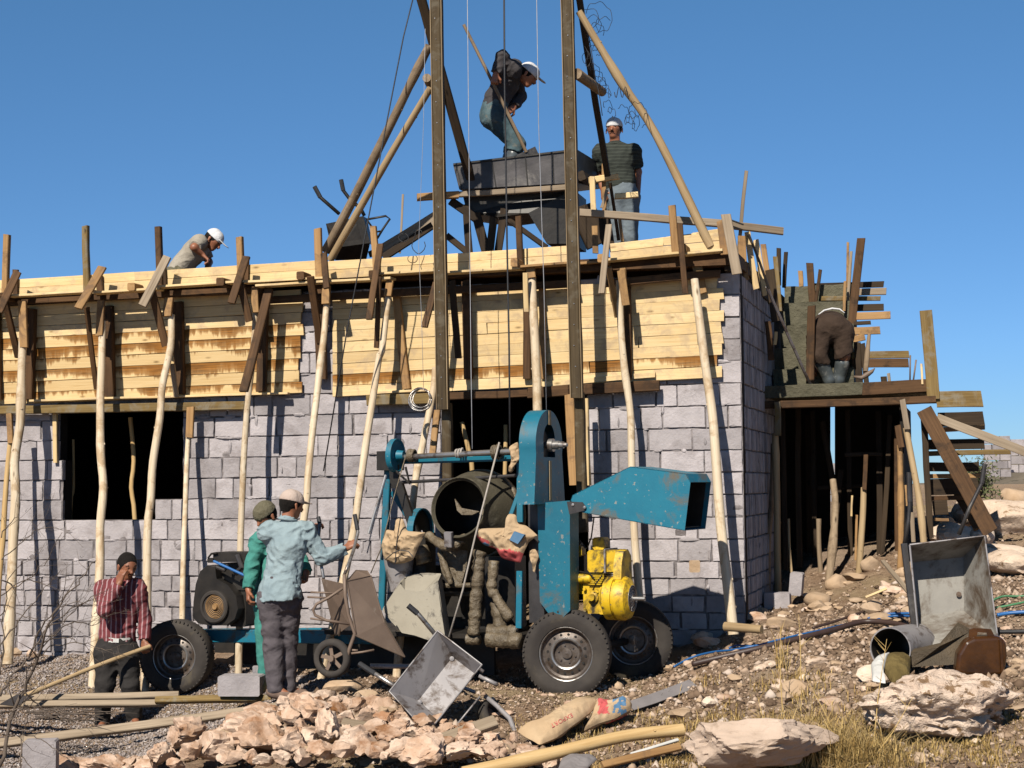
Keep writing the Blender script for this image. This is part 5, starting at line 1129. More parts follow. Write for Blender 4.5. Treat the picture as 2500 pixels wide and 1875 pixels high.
# yellow engine
ye = empty('yellow_engine', MP(1470, 1500, .4)); ye.parent = mix; ye.location = MP(1470, 1500, .4) - wbase(mix); WL[ye.name] = ye.location.copy()
def yp(nm, m_, fn, auto=30): q = MB(); fn(q); return q.build(nm, m_, ye, auto=auto)
fc = MP(1541, 1461, .22)
def rbox(q, x0, y0, x1, y1, o, dep):
    c_ = MP((x0 + x1) / 2, (y0 + y1) / 2, o); a_ = (MP(x1, (y0 + y1) / 2, o) - MP(x0, (y0 + y1) / 2, o)) / 2; z_ = (MP(x0, y0, o) - MP(x0, y1, o)).z / 2
    b = min(.018, z_ * .4, a_.length * .4); ring = []
    for sx, sz in ((-1, -1), (1, -1), (1, 1), (-1, 1)):
        p_ = [(sx * (a_.length - b), sz * z_), (sx * a_.length, sz * (z_ - b))]
        if sx * sz > 0: p_ = p_
        else: p_ = p_[::-1]
        ring += [p_[0], p_[1]] if (sx, sz) in ((1, -1), (-1, 1)) else [p_[0], p_[1]]
    ring = [(-a_.length + b, -z_), (a_.length - b, -z_), (a_.length, -z_ + b), (a_.length, z_ - b), (a_.length - b, z_), (-a_.length + b, z_), (-a_.length, z_ - b), (-a_.length, -z_ + b)]
    X = a_.normalized(); q.prism([c_ + X * u + Zup * v for u, v in ring], MV * dep)
yp('fuel_tank', yellow_m, lambda q: (rbox(q, 1434, 1343, 1474, 1397, .20, .3), rbox(q, 1477, 1343, 1506, 1396, .22, .26)))
yp('tank_strap', steel_grey, lambda q: rbox(q, 1474, 1340, 1478, 1399, .19, .3))
yp('tank_cap', yellow_m, lambda q: (rbox(q, 1446, 1312, 1476, 1342, .3, .12), rbox(q, 1403, 1333, 1420, 1358, .28, .1)))
def shroud(q):
    pts = []
    for i in range(25): a = -2.2 + 4.6 * i / 24; pts.append((.185 * math.sin(a), .185 * math.cos(a)))
    P3 = [fc - MU * .04 + MV * (x + .02) + Zup * z for x, z in pts]
    pr = [fc - MU * .05 + MV * x + Zup * z for x, z in ((-.10, .16), (-.08, .30), (-.03, .385), (.08, .40), (.16, .34), (.18, .05), (.0, -.05))]
    q.prism(pr, -MU * .07)
yp('fan_duct', yellow_m, shroud)
yp('fan_housing', yellow_m, lambda q: q.lathe(fc, -MU, [(-.015, .105), (0, .125), (.015, .165), (.05, .18), (.10, .182), (.10, .165), (.125, .165), (.125, .18), (.20, .178), (.21, .15), (.24, .10)], 40))
yp('fan_grille', steel_bare, lambda q: ([q.tube([fc + MU * .012 + (MV * math.cos(a) + Zup * math.sin(a)) * r_ for a in [i * .3927 for i in range(17)]], .0035, 5) for r_ in (.04, .065, .09, .108)], [q.tube([fc + MU * .012 + (MV * math.cos(a) + Zup * math.sin(a)) * .02, fc + MU * .012 + (MV * math.cos(a) + Zup * math.sin(a)) * .108], .003, 5) for a in [i * .3927 for i in range(16)]]))
yp('fan_disc', black_m, lambda q: q.lathe(fc + MU * .002, MU, [(0, .108), (.001, .001)], 30))
yp('crank_shaft', steel_bare, lambda q: q.lathe(fc, MU, [(0, .03), (.02, .03), (.02, .016), (.12, .016), (.12, .001)], 14))
def eblock(q):
    rbox(q, 1424, 1415, 1478, 1498, .25, .28); rbox(q, 1408, 1422, 1430, 1450, .30, .2); rbox(q, 1462, 1438, 1476, 1500, .20, .1)
    for i in range(6): rbox(q, 1436, 1400 + i * 5, 1474, 1402.5 + i * 5, .22, .26)
    for x, y in ((1428, 1438), (1470, 1436), (1430, 1490), (1474, 1490), (1450, 1420)): q.lathe(MP(x, y, .235), -MV, [(0, .014), (.02, .013), (.02, .001)], 8)
    q.lathe(MP(1448, 1458, .24), -MV, [(0, .05), (.015, .048), (.02, .03), (.05, .028), (.05, .001)], 18)
    q.lathe(MP(1404, 1412, .24), MU, [(0, .034), (.008, .04), (.14, .04), (.15, .03), (.15, .001)], 16, False)
yp('engine_block', yellow_m, eblock)
yp('injector_pipe', black_m, lambda q: (q.tube([MP(1448, 1440, .2), MP(1455, 1425, .16), MP(1470, 1405, .18)], .006, 6), q.tube([MP(1412, 1395, .25), MP(1440, 1400, .2), MP(1450, 1412, .2)], .007, 6)))
yp('exhaust', black_m, lambda q: (q.tube([MP(1405, 1395, .4), MP(1402, 1350, .45), MP(1412, 1320, .45)], .03, 10), q.box(MP(1418, 1380, .45), MU * .06, MV * .08, Zup * .09)))
# black engine at the left end
be = empty('black_engine', MP(535, 1545, .4)); be.parent = mix; be.location = MP(535, 1545, .4) - wbase(mix); WL[be.name] = be.location.copy()
def bp(nm, m_, fn, auto=30): q = MB(); fn(q); return q.build(nm, m_, be, auto=auto)
bp('fan_shroud', black_m, lambda q: q.prism([Mz('C', x, y, .20) for x, y in ((1490, 500), (1492, 380), (1510, 240), (1545, 140), (1600, 95), (1660, 110), (1670, 200), (1760, 250), (1820, 330), (1835, 430), (1810, 510), (1740, 560), (1620, 560), (1530, 545))], MV * .16))
bp('flywheel', rubber, lambda q: q.lathe(Mz('C', 1662, 415, .20), -MV, [(0, .150), (.03, .150), (.04, .138), (.04, .118), (.025, .112), (.025, .001)], 36))
bp('flywheel_mesh', wood_tan, lambda q: ([q.lathe(Mz('C', 1662, 415, .172) , -MV, [(0, r_), (.004, r_ + .004), (0, r_ + .008)], 30) for r_ in (.03, .045, .06, .075, .09, .102)], q.lathe(Mz('C', 1662, 415, .17), -MV, [(0, .03), (.02, .025), (.02, .001)], 12)))
bp('cylinder_head', black_m, lambda q: (rbox(q, 520, 1348, 600, 1372, .22, .25), rbox(q, 535, 1375, 602, 1440, .3, .22), rbox(q, 506, 1362, 520, 1374, .2, .03), rbox(q, 560, 1440, 600, 1530, .32, .25), q.tube([MP(508, 1362, .2), MP(516, 1352, .2), MP(530, 1350, .2)], .01, 6)))
bp('air_pipe', steel_dark, lambda q: (q.tube([MP(530, 1385, .18), MP(548, 1392, .17), MP(556, 1380, .2)], .02, 8), q.tube([MP(580, 1355, .2), MP(590, 1385, .18), MP(575, 1400, .2)], .025, 8)))
bp('blue_lever', hose_blue, lambda q: q.tube([MP(522, 1370, .16), MP(604, 1408, .12)], .012, 8))
# legs and cement-caked bits
def lumpy(q, pts, r, n=10):
    sd = random.uniform(0, 50); out = []; rr = []
    P_ = [Vector(p) for p in pts]
    for a, b in zip(P_, P_[1:]):
        k = max(2, int((b - a).length / .018))
        for i in range(k): out.append(a.lerp(b, i / k))
    out.append(P_[-1]); rr = [r * (1.1 + .30 * noise.noise((sd, i * .5, 0)) + .2 * noise.noise((sd, i * 1.7, 3))) for i in range(len(out))]
    out = [p + Vector((noise.noise((sd, i * .4, 1)), noise.noise((sd, i * .4, 2)), 0)) * r * .15 for i, p in enumerate(out)]
    q.tube(out, rr, n)
mb_part('caked_leg', cake_m, lambda q: lumpy(q, [MP(1171, 1345, -.02), MP(1166, 1420, -.02), MP(1156, 1548, -.02)], .048), smooth=True)
mb_part('caked_leg', cake_m, lambda q: lumpy(q, [MP(1206, 1370, .02), MP(1200, 1440, .0), MP(1246, 1512, .0)], .038), smooth=True)
mb_part('caked_foot', cake_m, lambda q: (lumpy(q, [MP(1190, 1560, .0), MP(1270, 1565, .0)], .06), lumpy(q, [MP(1192, 1540, .03), MP(1262, 1545, .03)], .055), lumpy(q, [MP(1212, 1470, .08), MP(1222, 1540, .05)], .05), lumpy(q, [MP(1140, 1560, .0), MP(1170, 1562, .0)], .04)), smooth=True)
mb_part('discharge_funnel', cake_m, lambda q: q.prism([Mz('N', x, y, .18) for x, y in ((740, 440), (1070, 430), (1060, 620), (1000, 830), (880, 840), (790, 700))], MV * .15))
mb_part('funnel_arm', cake_m, lambda q: (lumpy(q, [Mz('N', 770, 480, .12), Mz('N', 830, 640, .12), Mz('N', 890, 820, .12)], .024), lumpy(q, [Mz('N', 640, 300, .12), Mz('N', 760, 380, .05), Mz('N', 860, 430, .02), Mz('N', 960, 380, .05), Mz('N', 1060, 310, .1)], .036), lumpy(q, [Mz('N', 560, 430, .2), Mz('N', 600, 600, .2)], .06)), smooth=True)
mb_part('trunnion', steel_grey, lambda q: q.bar(Mz('N', 862, 262, -.05), Mz('N', 868, 420, -.03), .07, .05, MV), auto=30)
mb_part('cross_bar', cake_m, lambda q: (q.tube([Mz('N', 690, 840, .2), Mz('N', 1130, 835, .2)], .022, 8), q.tube([Mz('N', 700, 930, .3), Mz('N', 1120, 930, .3)], .02, 8)))
mb_part('gear_case', black_m, lambda q: q.box(Mz('N', 1480, 900, .35), MU * .14, MV * .12, Zup * .30))
mb_part('gear_guard', black_m, lambda q: (q.box(Mz('N', 560, 640, .35), MU * .10, MV * .1, Zup * .3), q.lathe(MP(1020, 1300, .45), MU, [(0, .20), (.04, .20), (.04, .02)], 28)))
mb_part('drive_ring', blue_worn, lambda q: q.lathe(MP(1022, 1300, .42), MU, [(-.01, .215), (-.01, .20), (.05, .20), (.05, .215), (-.01, .215)], 30))
mb_part('water_bucket', steel_grey, lambda q: (q.lathe(Mz('N', 330, 900, .18), Zup, [(0, .09), (.29, .135), (.295, .14), (.295, .13), (.02, .085)], 28)), auto=35)
def skip(q):
    o0 = -.10; Fq = [Mz('N', x, y, o0 + (y - 830) * -.00010) for x, y in ((340, 820), (390, 885), (500, 905), (600, 890), (740, 795), (780, 1100), (825, 1392), (650, 1430), (500, 1378), (360, 1350), (240, 1222), (150, 1100), (240, 960))]
    q.prism(Fq, MV * .008)
    q.prism([Mz('N', 740, 795, o0), Mz('N', 775, 712, o0 + .22), Mz('N', 885, 1405, o0 + .22), Mz('N', 825, 1392, o0)], MU * .008)
    L_ = [(340, 820), (390, 885), (500, 905), (600, 890), (740, 795)]; T_ = [(335, 790), (400, 740), (500, 708), (640, 702), (778, 708)]
    a_ = [Mz('N', x, y, o0) for x, y in L_]; b_ = [Mz('N', x, y, o0 + .24) for x, y in T_]; q.add(a_ + b_, [[i, i + 1, 6 + i, 5 + i] for i in range(4)])
    q.prism([Mz('N', 340, 800, o0), Mz('N', 150, 1090, o0), Mz('N', 170, 1080, o0 + .25), Mz('N', 345, 790, o0 + .24)], MU * .008)
mb_part('loading_skip', skip_m, skip)
# rope from the shaft
cable('pale rope slanting from the winch shaft down to the front wheelbarrow', [MP(1219, 1080, .1), MP(1160, 1310, -.12), MP(1130, 1440, -.16), MP(1096, 1555, -.2)], .0085, rope_m, 'rope', 'rope')
cable('thin rope from the brake wheel down to the left sack', [MP(990, 1115, .2), MP(960, 1220, .1), MP(930, 1340, .05), MP(905, 1400, .0)], .005, cake_m, 'rope', 'rope')
# sacks tied over the machine
def sack(nm, lb, pts, o, th, mt, seed, sub=26, group=None, amp=.03, prints=None, fr=7):
    """crumpled paper sack: outline polygon (photo pixels) inflated, wrinkled"""
    pp = [MP(x, y, o) if not callable(o) else o(x, y) for x, y in pts]; c = sum(pp, Vector()) / len(pp)
    X = (pp[len(pp) // 2] - pp[0]).normalized(); N_ = None
    for a, b in zip(pp, pp[1:]):
        k = (a - c).cross(b - c); N_ = k if N_ is None else N_ + k
    N_.normalize()
    if N_.dot(CAM - c) < 0: N_ = -N_
    ring = []
    for a, b in zip(pp, pp[1:] + pp[:1]):
        k = max(2, int((b - a).length / .016))
        for i in range(k): ring.append(a.lerp(b, i / k))
    # smooth the outline
    for _ in range(1): ring = [(ring[i - 1] + ring[i] * 2 + ring[(i + 1) % len(ring)]) / 4 for i in range(len(ring))]
    n = len(ring); m_ = 18; vs = []; fs = []; 
    for side in (1, -1):
        base = len(vs)
        for j in range(m_):
            u = 1 - j / m_
            for p in ring:
                q_ = c.lerp(p, u); h_ = th * math.sqrt(max(0, 1 - u * u)) * (1 if side > 0 else .8)
                nn = noise.noise((q_ * fr) + Vector((seed, 0, 0))); rd = .5 - abs(noise.noise(q_ * fr * 1.3 + Vector((0, seed, 0)))) * 3.2 + .5 - abs(noise.noise(q_ * fr * 3.1 + Vector((0, seed, 4)))) * 1.8
                q_ = q_ + N_ * side * (h_ + (nn * .9 + rd * .55) * amp * (1 - u ** 8)) + (p - c) * (.03 * nn)
                vs.append(q_)
        vs.append(c + N_ * side * th); ci = len(vs) - 1
        for j in range(m_ - 1):
            for i in range(n):
                f_ = [base + j * n + i, base + j * n + (i + 1) % n, base + (j + 1) * n + (i + 1) % n, base + (j + 1) * n + i]; fs.append(f_ if side > 0 else f_[::-1])
        for i in range(n):
            f_ = [base + (m_ - 1) * n + i, base + (m_ - 1) * n + (i + 1) % n, ci]; fs.append(f_ if side > 0 else f_[::-1])
        if side < 0:
            for i in range(n): fs.append([i, base + i, base + (i + 1) % n, (i + 1) % n])
    q = MB(); q.add(vs, fs); o_ = q.build(nm, mt, None, label=lb, cat='sack', group=group, auto=38)
    if prints:
        Ri = CR.inverted(); o_.data.materials.append(paper_red); o_.data.materials.append(paper_blue)
        for f_ in o_.data.polygons:
            w3 = Ri @ (f_.center + o_.location - CAM); X_, Y_ = 1250 + F * w3.x / -w3.z, 937.5 - F * w3.y / -w3.z; f_.material_index = prints(X_, Y_)
    return o_, c, N_
s1, c1, n1 = sack('paper_sack', 'stained brown paper sack tied with cord over the left side of the mixer', [px('N', x, y) for x, y in ((140, 400), (190, 230), (290, 250), (300, 110), (370, 110), (410, 250), (620, 265), (540, 420), (480, 560), (380, 600), (290, 605), (170, 560))], .0, .075, paper, 3)
q = MB(); q.tube([Mz('N', x, y, -.10) for x, y in ((345, 95), (320, 250), (300, 400), (285, 600))], .0045, 5); q.tube([Mz('N', x, y, -.10) for x, y in ((190, 550), (260, 490), (340, 455), (430, 470), (480, 530))], .0045, 5); q.build('cord', wire_m, s1)
s2, c2, n2 = sack('paper_sack', 'torn cement sack with red and blue print draped over the right side of the mixer', [px('N', x, y) for x, y in ((1150, 230), (1290, 220), (1480, 215), (1510, 60), (1590, 70), (1610, 170), (1700, 190), (1830, 300), (1730, 370), (1680, 470), (1640, 600), (1440, 545), (1380, 440), (1240, 400), (1180, 330))], -.04, .07, paper, 8, prints=lambda X_, Y_: (2 if noise.noise((X_ * .05, Y_ * .05, 0)) > .45 else 1) if (Y_ > 1338 + .18 * (X_ - 1215) + 6 * noise.noise((X_ * .08, Y_ * .08, 3)) or (X_ < 1195 and Y_ > 1296 + (X_ - 1160) * .5 + 8)) else 0)
q = MB(); q.prism([Mz('N', x, y, -.125) for x, y in ((1570, 255), (1680, 290), (1610, 390), (1520, 345))], MV * .03); q.build('blue_print', paper_blue, s2)
s3, _, _ = sack('rag', 'crumpled brown rag wedged on the winch shaft beside the blue pulley guard', [px('E', x, y) for x, y in ((2030, 760), (2100, 720), (2112, 860), (2080, 900), (2060, 960), (2025, 960), (2050, 860))], .0, .03, paper, 12)
s3['category'] = 'rag'
s4, _, _ = sack('rag', 'small torn strip of sack hanging left of the blue belt column', [px('N', x, y) for x, y in ((1740, 460), (1800, 440), (1840, 520), (1810, 600), (1800, 700), (1770, 690), (1780, 600), (1735, 540))], -.02, .02, paper, 15)
s4['category'] = 'rag'

# ================================================================== WHEELBARROWS
def tubes(q, lst, d):
    for r_, *pts in lst: q.tube([P(x, y, d + (dd or 0)) for x, y, dd in pts], r_, 10)
def shell(q, faces, t=.006):
    for f in faces:
        n_ = (f[1] - f[0]).cross(f[2] - f[0]).normalized(); q.prism(f, n_ * t)
def bw(z, x, y): return px(z, x, y)
# 1: tipped by the man in the blue shirt
b1 = empty('wheelbarrow', P(810, 1655, 13.7), 'rusty brown wheelbarrow tipped up on its nose by the man in the blue shirt', 'wheelbarrow')
D = 13.62
def F_(x, y, dd=0): return P(*px('F', x, y), D + dd)
q = MB()
a, b_, c, d, e = F_(780, 215), F_(965, 175, .12), F_(1068, 533, .06), F_(852, 640, -.02), F_(1226, 802, .12)
a2, b2 = F_(850, 130, .12), F_(940, 135, .22)
A4, B4, D5, E4 = F_(580, 195, .42), F_(740, 230, .40), F_(700, 640, .40), F_(1120, 760, .5)
shell(q, [[a, b_, c, d], [d, c, e], [a, a2, b2, b_]])
shell(q, [[F_(583, 198, .3), F_(760, 240, .05), F_(800, 560, .05), F_(690, 640, .3)], [b_, b2, F_(1060, 480, .5), c], [c, F_(1060, 480, .5), e]])
q.build('tray', steel_rust, b1)
q = MB(); q.tube([a, a.lerp(b_, .5), b_, c, e], .007, 6); q.tube([d, e], .006, 6); q.tube([a, d], .008, 6); q.build('tray_edge', steel_rust, b1)
q = MB()
for r_, pts in ((.0155, [(760, 165, -.02), (768, 330, -.02), (790, 470, 0), (842, 620, -.02), (800, 740, 0), (765, 890, 0)]), (.012, [(750, 270, 0), (640, 345, 0), (545, 395, 0), (520, 440, 0), (535, 480, 0), (620, 520, 0), (800, 548, 0)]),
                 (.008, [(500, 302, 0), (720, 312, 0)]), (.008, [(476, 340, .02), (620, 346, 0)]), (.008, [(498, 505, 0), (625, 522, 0)]), (.010, [(740, 400, .2), (720, 640, .2)]), (.009, [(815, 775, 0), (900, 765, 0), (990, 748, .02)]), (.009, [(820, 750, .0), (865, 752, .0)])):
    q.tube([F_(*p) for p in pts], r_, 8)
q.build('frame', steel_rust, b1, smooth=True)
for pts, in (([P(841, 1402, 13.6), P(850, 1380, 13.65), P(863, 1344, 13.85), P(874, 1300, 14.1), P(866, 1256, 14.14)],), ([P(790, 1412, 13.95), P(776, 1330, 14.25), P(781, 1281, 14.33), P(777, 1262, 14.35)],)):
    q = MB(); q.tube(pts, .0135, 10); h_ = q.build('handle', steel_bare, b1, smooth=True)
    q = MB(); q.tube([pts[-2].lerp(pts[-1], .15), pts[-1]], .018, 10); q.build('grip', wire_m, h_)
wc = F_(668, 812, .05); wv = empty('wheel', wc); wv.parent = b1; wv.location = wc - wbase(b1); WL[wv.name] = wv.location.copy()
wax = Vector((.28, .95, 0)).normalized()
q = MB(); q.lathe(wc, wax, [(-.03, .105), (-.04, .12), (-.035, .145), (-.015, .157), (.015, .157), (.035, .145), (.04, .12), (.03, .105), (-.03, .105)], 36); q.build('tyre', rubber, wv, smooth=True)
q = MB(); U_ = wax.orthogonal().normalized(); V_ = wax.cross(U_)
for i in range(5): a = i * 1.2566 + .3; q.bar(wc, wc + (U_ * math.cos(a) + V_ * math.sin(a)) * .108, .03, .008, wax)
q.lathe(wc, wax, [(-.04, .001), (-.04, .025), (.04, .025), (.04, .001)], 12); q.build('spokes', steel_rust, wv)
# 2: grey barrow lying in the rubble
b2_ = empty('wheelbarrow', P(1150, 1790, 13.1), 'grey steel wheelbarrow lying on its side in the rubble, tray facing the camera', 'wheelbarrow')
def F2(x, y, d): return P(*px('F', x, y), d)
A, B_, Cc, Dd = F2(1480, 600, 13.25), F2(1822, 862, 13.05), F2(1402, 1392, 12.75), F2(1108, 1070, 12.95)
fa, fb, fc_, fd = F2(1598, 800, 13.36), F2(1770, 930, 13.28), F2(1490, 1292, 13.05), F2(1330, 1138, 13.12)
q = MB(); shell(q, [[A, B_, fb, fa], [B_, Cc, fc_, fb], [Cc, Dd, fd, fc_], [Dd, A, fa, fd], [fa, fb, fc_, fd]], -.006)
q.build('tray', steel_grey, b2_)
q = MB(); q.tube([A, B_, Cc, Dd, A], .008, 8); q.build('tray_rim', steel_grey, b2_)
q = MB(); [q.lathe(F2(x, y, dd), (Vector((0, -1, .1))), [(0, .02), (.006, .018), (.008, .001)], 12) for x, y, dd in ((1340, 1150, 13.09), (1590, 815, 13.33))]; q.build('rivets', steel_grey, b2_)
for pts in ([P(1062, 1548, 13.5), P(1022, 1500, 13.55), P(996, 1478, 13.55)], [P(965, 1676, 13.2), P(920, 1648, 13.35), P(878, 1621, 13.45)]):
    q = MB(); q.tube(pts, .018, 10); h_ = q.build('handle', steel_bare, b2_, smooth=True)
    q = MB(); q.tube([pts[1].lerp(pts[2], .1), pts[2]], .023, 10); q.build('grip', wire_m, h_)
q = MB()
for r_, pts in ((.019, [(1185, 1700, 13.25), (1215, 1725, 13.15), (1245, 1755, 13.0), (1258, 1790, 12.9), (1248, 1812, 12.85), (1220, 1826, 12.85)]), (.017, [(1170, 1650, 13.45), (1215, 1672, 13.4)]), (.007, [(1172, 1700, 13.1), (1118, 1766, 12.95)]), (.020, [(904, 1626, 13.9), (1000, 1627, 13.9)]), (.015, [(1000, 1627, 13.6), (1160, 1690, 13.4)]), (.015, [(1066, 1560, 13.5), (1180, 1640, 13.4)])):
    q.tube([P(*p) for p in pts], r_, 10)
q.build('frame', steel_grey, b2_, smooth=True)
wc = P(1205, 1752, 13.25); wv = empty('wheel', wc); wv.parent = b2_; wv.location = wc - wbase(b2_); WL[wv.name] = wv.location.copy()
q = MB(); q.lathe(wc, (.75, -.4, .5), [(-.03, .10), (-.04, .12), (-.03, .15), (.03, .15), (.04, .12), (.03, .10), (-.03, .10)], 30); q.build('tyre', rubber, wv, smooth=True)
q = MB(); q.lathe(wc, (.75, -.4, .5), [(-.02, .10), (-.01, .03), (-.04, .03), (-.04, .001)], 24); q.build('hub', steel_rust, wv)
# 3: barrow standing on its nose at the right
b3 = empty('wheelbarrow', P(2330, 1595, 13.5), 'wheelbarrow stood on its nose at the right, cement stained tray with two handles up', 'wheelbarrow')
R3 = [P(2221, 1330, 13.35), P(2404, 1308, 13.3), P(2436, 1560, 13.15), P(2246, 1590, 13.2)]; f3 = [P(2226, 1372, 13.68), P(2353, 1359, 13.66), P(2354, 1492, 13.58), P(2240, 1503, 13.6)]
q = MB(); shell(q, [[R3[i], R3[(i + 1) % 4], f3[(i + 1) % 4], f3[i]] for i in range(4)] + [f3], -.006)
tray3 = mat_generic('stained_tray_steel', (.28, .26, .235), (.40, .375, .335), 3, .7, metal=.1, bs=.3, dirt=(.10, .062, .035), dirt_sc=2.6, dirt_lo=.44, dirt_hi=.60)
q.build('tray', tray3, b3)
q = MB(); q.tube(R3 + [R3[0]], .008, 8); q.build('tray_rim', steel_grey, b3)
q = MB(); q.lathe(P(2341, 1451, 13.58), (0, -1, 0), [(0, .022), (.008, .02), (.008, .012), (.012, .010), (.012, .001)], 14); q.build('rivets', steel_rust, b3)
q = MB(); q.bar(P(2207, 1327, 13.42), P(2240, 1590, 13.28), .05, .03, (0, -1, 0)); q.build('frame', steel_dark, b3)
for pts in ([P(2208, 1328, 13.5), P(2218, 1270, 13.52), P(2221, 1225, 13.52), P(2219, 1153, 13.52)], [P(2341, 1305, 13.5), P(2368, 1238, 13.52), P(2397, 1180, 13.52), P(2404, 1133, 13.52)]):
    q = MB(); q.tube(pts, .0165, 10); h_ = q.build('handle', steel_dark, b3, smooth=True)
    q = MB(); q.tube([pts[-2], pts[-1]], .020, 10); q.build('grip', steel_dark, h_)
# 4: on the roof
b4 = empty('wheelbarrow', P(860, 628, 16.3), 'dark wheelbarrow standing on the roof behind the raking poles', 'wheelbarrow')
D = 16.3
def D_(x, y, dd=0): return P(*px('D', x, y), D + dd)
q = MB(); shell(q, [[D_(618, 462), D_(905, 402, .1), D_(960, 610, .1), D_(740, 640)], [D_(905, 402, .1), D_(935, 420, .5), D_(985, 640, .5), D_(960, 610, .1)], [D_(740, 640), D_(960, 610, .1), D_(930, 740, .2), D_(690, 745, .1)], [D_(618, 462), D_(740, 640), D_(690, 745, .1), D_(640, 560, .3)]]); q.build('tray', wood_dark if False else black_m, b4)
for pts in ([D_(720, 385, .05), D_(575, 258, .1), D_(530, 175, .1)], [D_(915, 400, .3), D_(890, 350, .3), D_(795, 262, .3), D_(752, 205, .3), D_(735, 122, .3)]):
    q = MB(); q.tube(pts, .018, 8); h_ = q.build('handle', black_m, b4, smooth=True)
    q = MB(); q.tube([pts[-2], pts[-1]], .022, 8); q.build('grip', wire_m, h_)
q = MB(); q.tube([D_(930, 430, .2), D_(1080, 402, .2), D_(1112, 425, .2), D_(1060, 500, .2), D_(1015, 575, .2)], .011, 8); q.tube([D_(940, 440, .3), D_(1000, 525, .2), D_(1040, 520, .2)], .010, 8); q.build('leg_loop', black_m, b4, smooth=True)
# ================================================================== STAIR AND LANDING AT THE RIGHT
RO = -1.72
def RW(x, y, o=0.0): return W(x, y, RO + o)
def RB2(lb, x0, y0, x1, y1, w_, t_, m_, o0=0, o1=None, nm='board', cat='board', grp=None, z=None, **k):
    if z: x0, y0 = px(z, x0, y0); x1, y1 = px(z, x1, y1)
    return beam(nm, RW(x0, y0, o0), RW(x1, y1, o0 if o1 is None else o1), w_, t_, m_, label=lb, cat=cat, group=grp, **k)
stair = empty('concrete_stair', RW(2000, 1000), 'fresh grey concrete stair and landing cast in timber, attached to the house at the right', 'stair')
q = MB(); p = RW(1862, 960); lw = (RW(2280, 960) - p).length
c = p + WX * (lw / 2) - WN * 1.15; c.z = RW(2050, 952).z; q.box(c, WX * lw / 2, WN * 1.13, Zup * .05); q.build('landing_slab', concrete_wet, stair)
for i, (yt, yb, xl) in enumerate(((902, 948, 1888), (851, 902, 1890), (795, 851, 1905), (740, 795, 1912), (700, 742, 1915))):
    o = -.55 - .27 * i; a = W(xl, yt, RO + o); b = W(2084, yt, RO + o); q = MB(); h = (a - W(xl, yb, RO + o)).z; n = 14; vs = []; fs = []
    cc = (a + b) / 2 - Zup * h / 2 - WN * .3; cc.z = (a.z + W(xl, yb, RO + o).z) / 2
    for ix in range(n + 1):
        for iz in range(5):
            pt = a.lerp(b, ix / n); pt.z = a.z - h * iz / 4; nn = noise.noise(pt * 9) * .018; vs.append(pt + WN * nn + Zup * (nn * .5))
    for ix in range(n):
        for iz in range(4): fs.append([ix * 5 + iz, (ix + 1) * 5 + iz, (ix + 1) * 5 + iz + 1, ix * 5 + iz + 1])
    q.add(vs, fs); q.box(cc, WX * ((b - a).length / 2 - .01), WN * .29, Zup * (h / 2 - .005)); q.build('step', concrete_wet, stair, auto=60)
GL = 'boards edging the landing'
beam('board', RW(1858, 958, .03), RW(2106, 948, .03), .125, .035, concrete_wet, parent=stair)
beam('board', RW(2106, 950, .032), RW(2284, 940, .032), .125, .035, wood_brown, parent=stair)
RB2('long brown form timber under the edge of the landing', 1850, 989, 2285, 975, .075, .06, wood_brown, .05, nm='form_timber', cat='timber')
RB2('short wide dark board jutting right from the corner of the landing', 2286, 975, 2398, 974, .155, .035, wood_olive, .03, nm='form_timber', cat='timber')
RB2('tall brown board standing up at the right corner of the landing', 2260, 758, 2279, 974, .118, .04, wood_olive, .06, nm='upright_board', cat='board')
RB2('thin yellow lath beside the tall board on the landing', 2250, 888, 2252, 938, .02, .02, board_new, .05, nm='lath', cat='lath')
GT = 'board ends of the stair shuttering'
for i, a in enumerate(((560, 630, 1130, 612, .065, wood_dark, -1.7, 'dark board end at the top of the stair shuttering'), (400, 690, 1150, 668, .075, wood_grey, -1.68, 'pale caked board second from the top of the stair shuttering'),
          (640, 725, 1105, 722, .05, wood_olive, -1.6, 'olive board end third from the top of the stair shuttering'), (900, 795, 1130, 790, .075, wood_dark, -1.5, 'dark broken board end over the bent man'),
          (905, 862, 1182, 852, .08, wood_tan, -1.3, 'pale board end reaching farthest right above the pickaxe'), (900, 915, 1030, 908, .04, wood_dark, -1.2, 'small dark board end above the pickaxe'),
          (900, 975, 1102, 968, .08, wood_tan, -1.1, 'pale board end just above the pickaxe handle'), (895, 1040, 985, 1020, .07, wood_tan, -1.05, 'broken tan board end beside the pickaxe handle'),
          (885, 1160, 1325, 1155, .075, wood_olive, -.8, 'long olive board behind the pickaxe head'), (885, 1222, 1322, 1220, .09, wood_brown, -.8, 'long brown board behind the pickaxe head, lower one'))):
    RB2(a[7], a[0], a[1], a[2], a[3], a[4], .03, a[5], a[6], z='K', nm='board_end', cat='board', grp=GT)
GS2 = 'stakes standing round the stair shuttering'
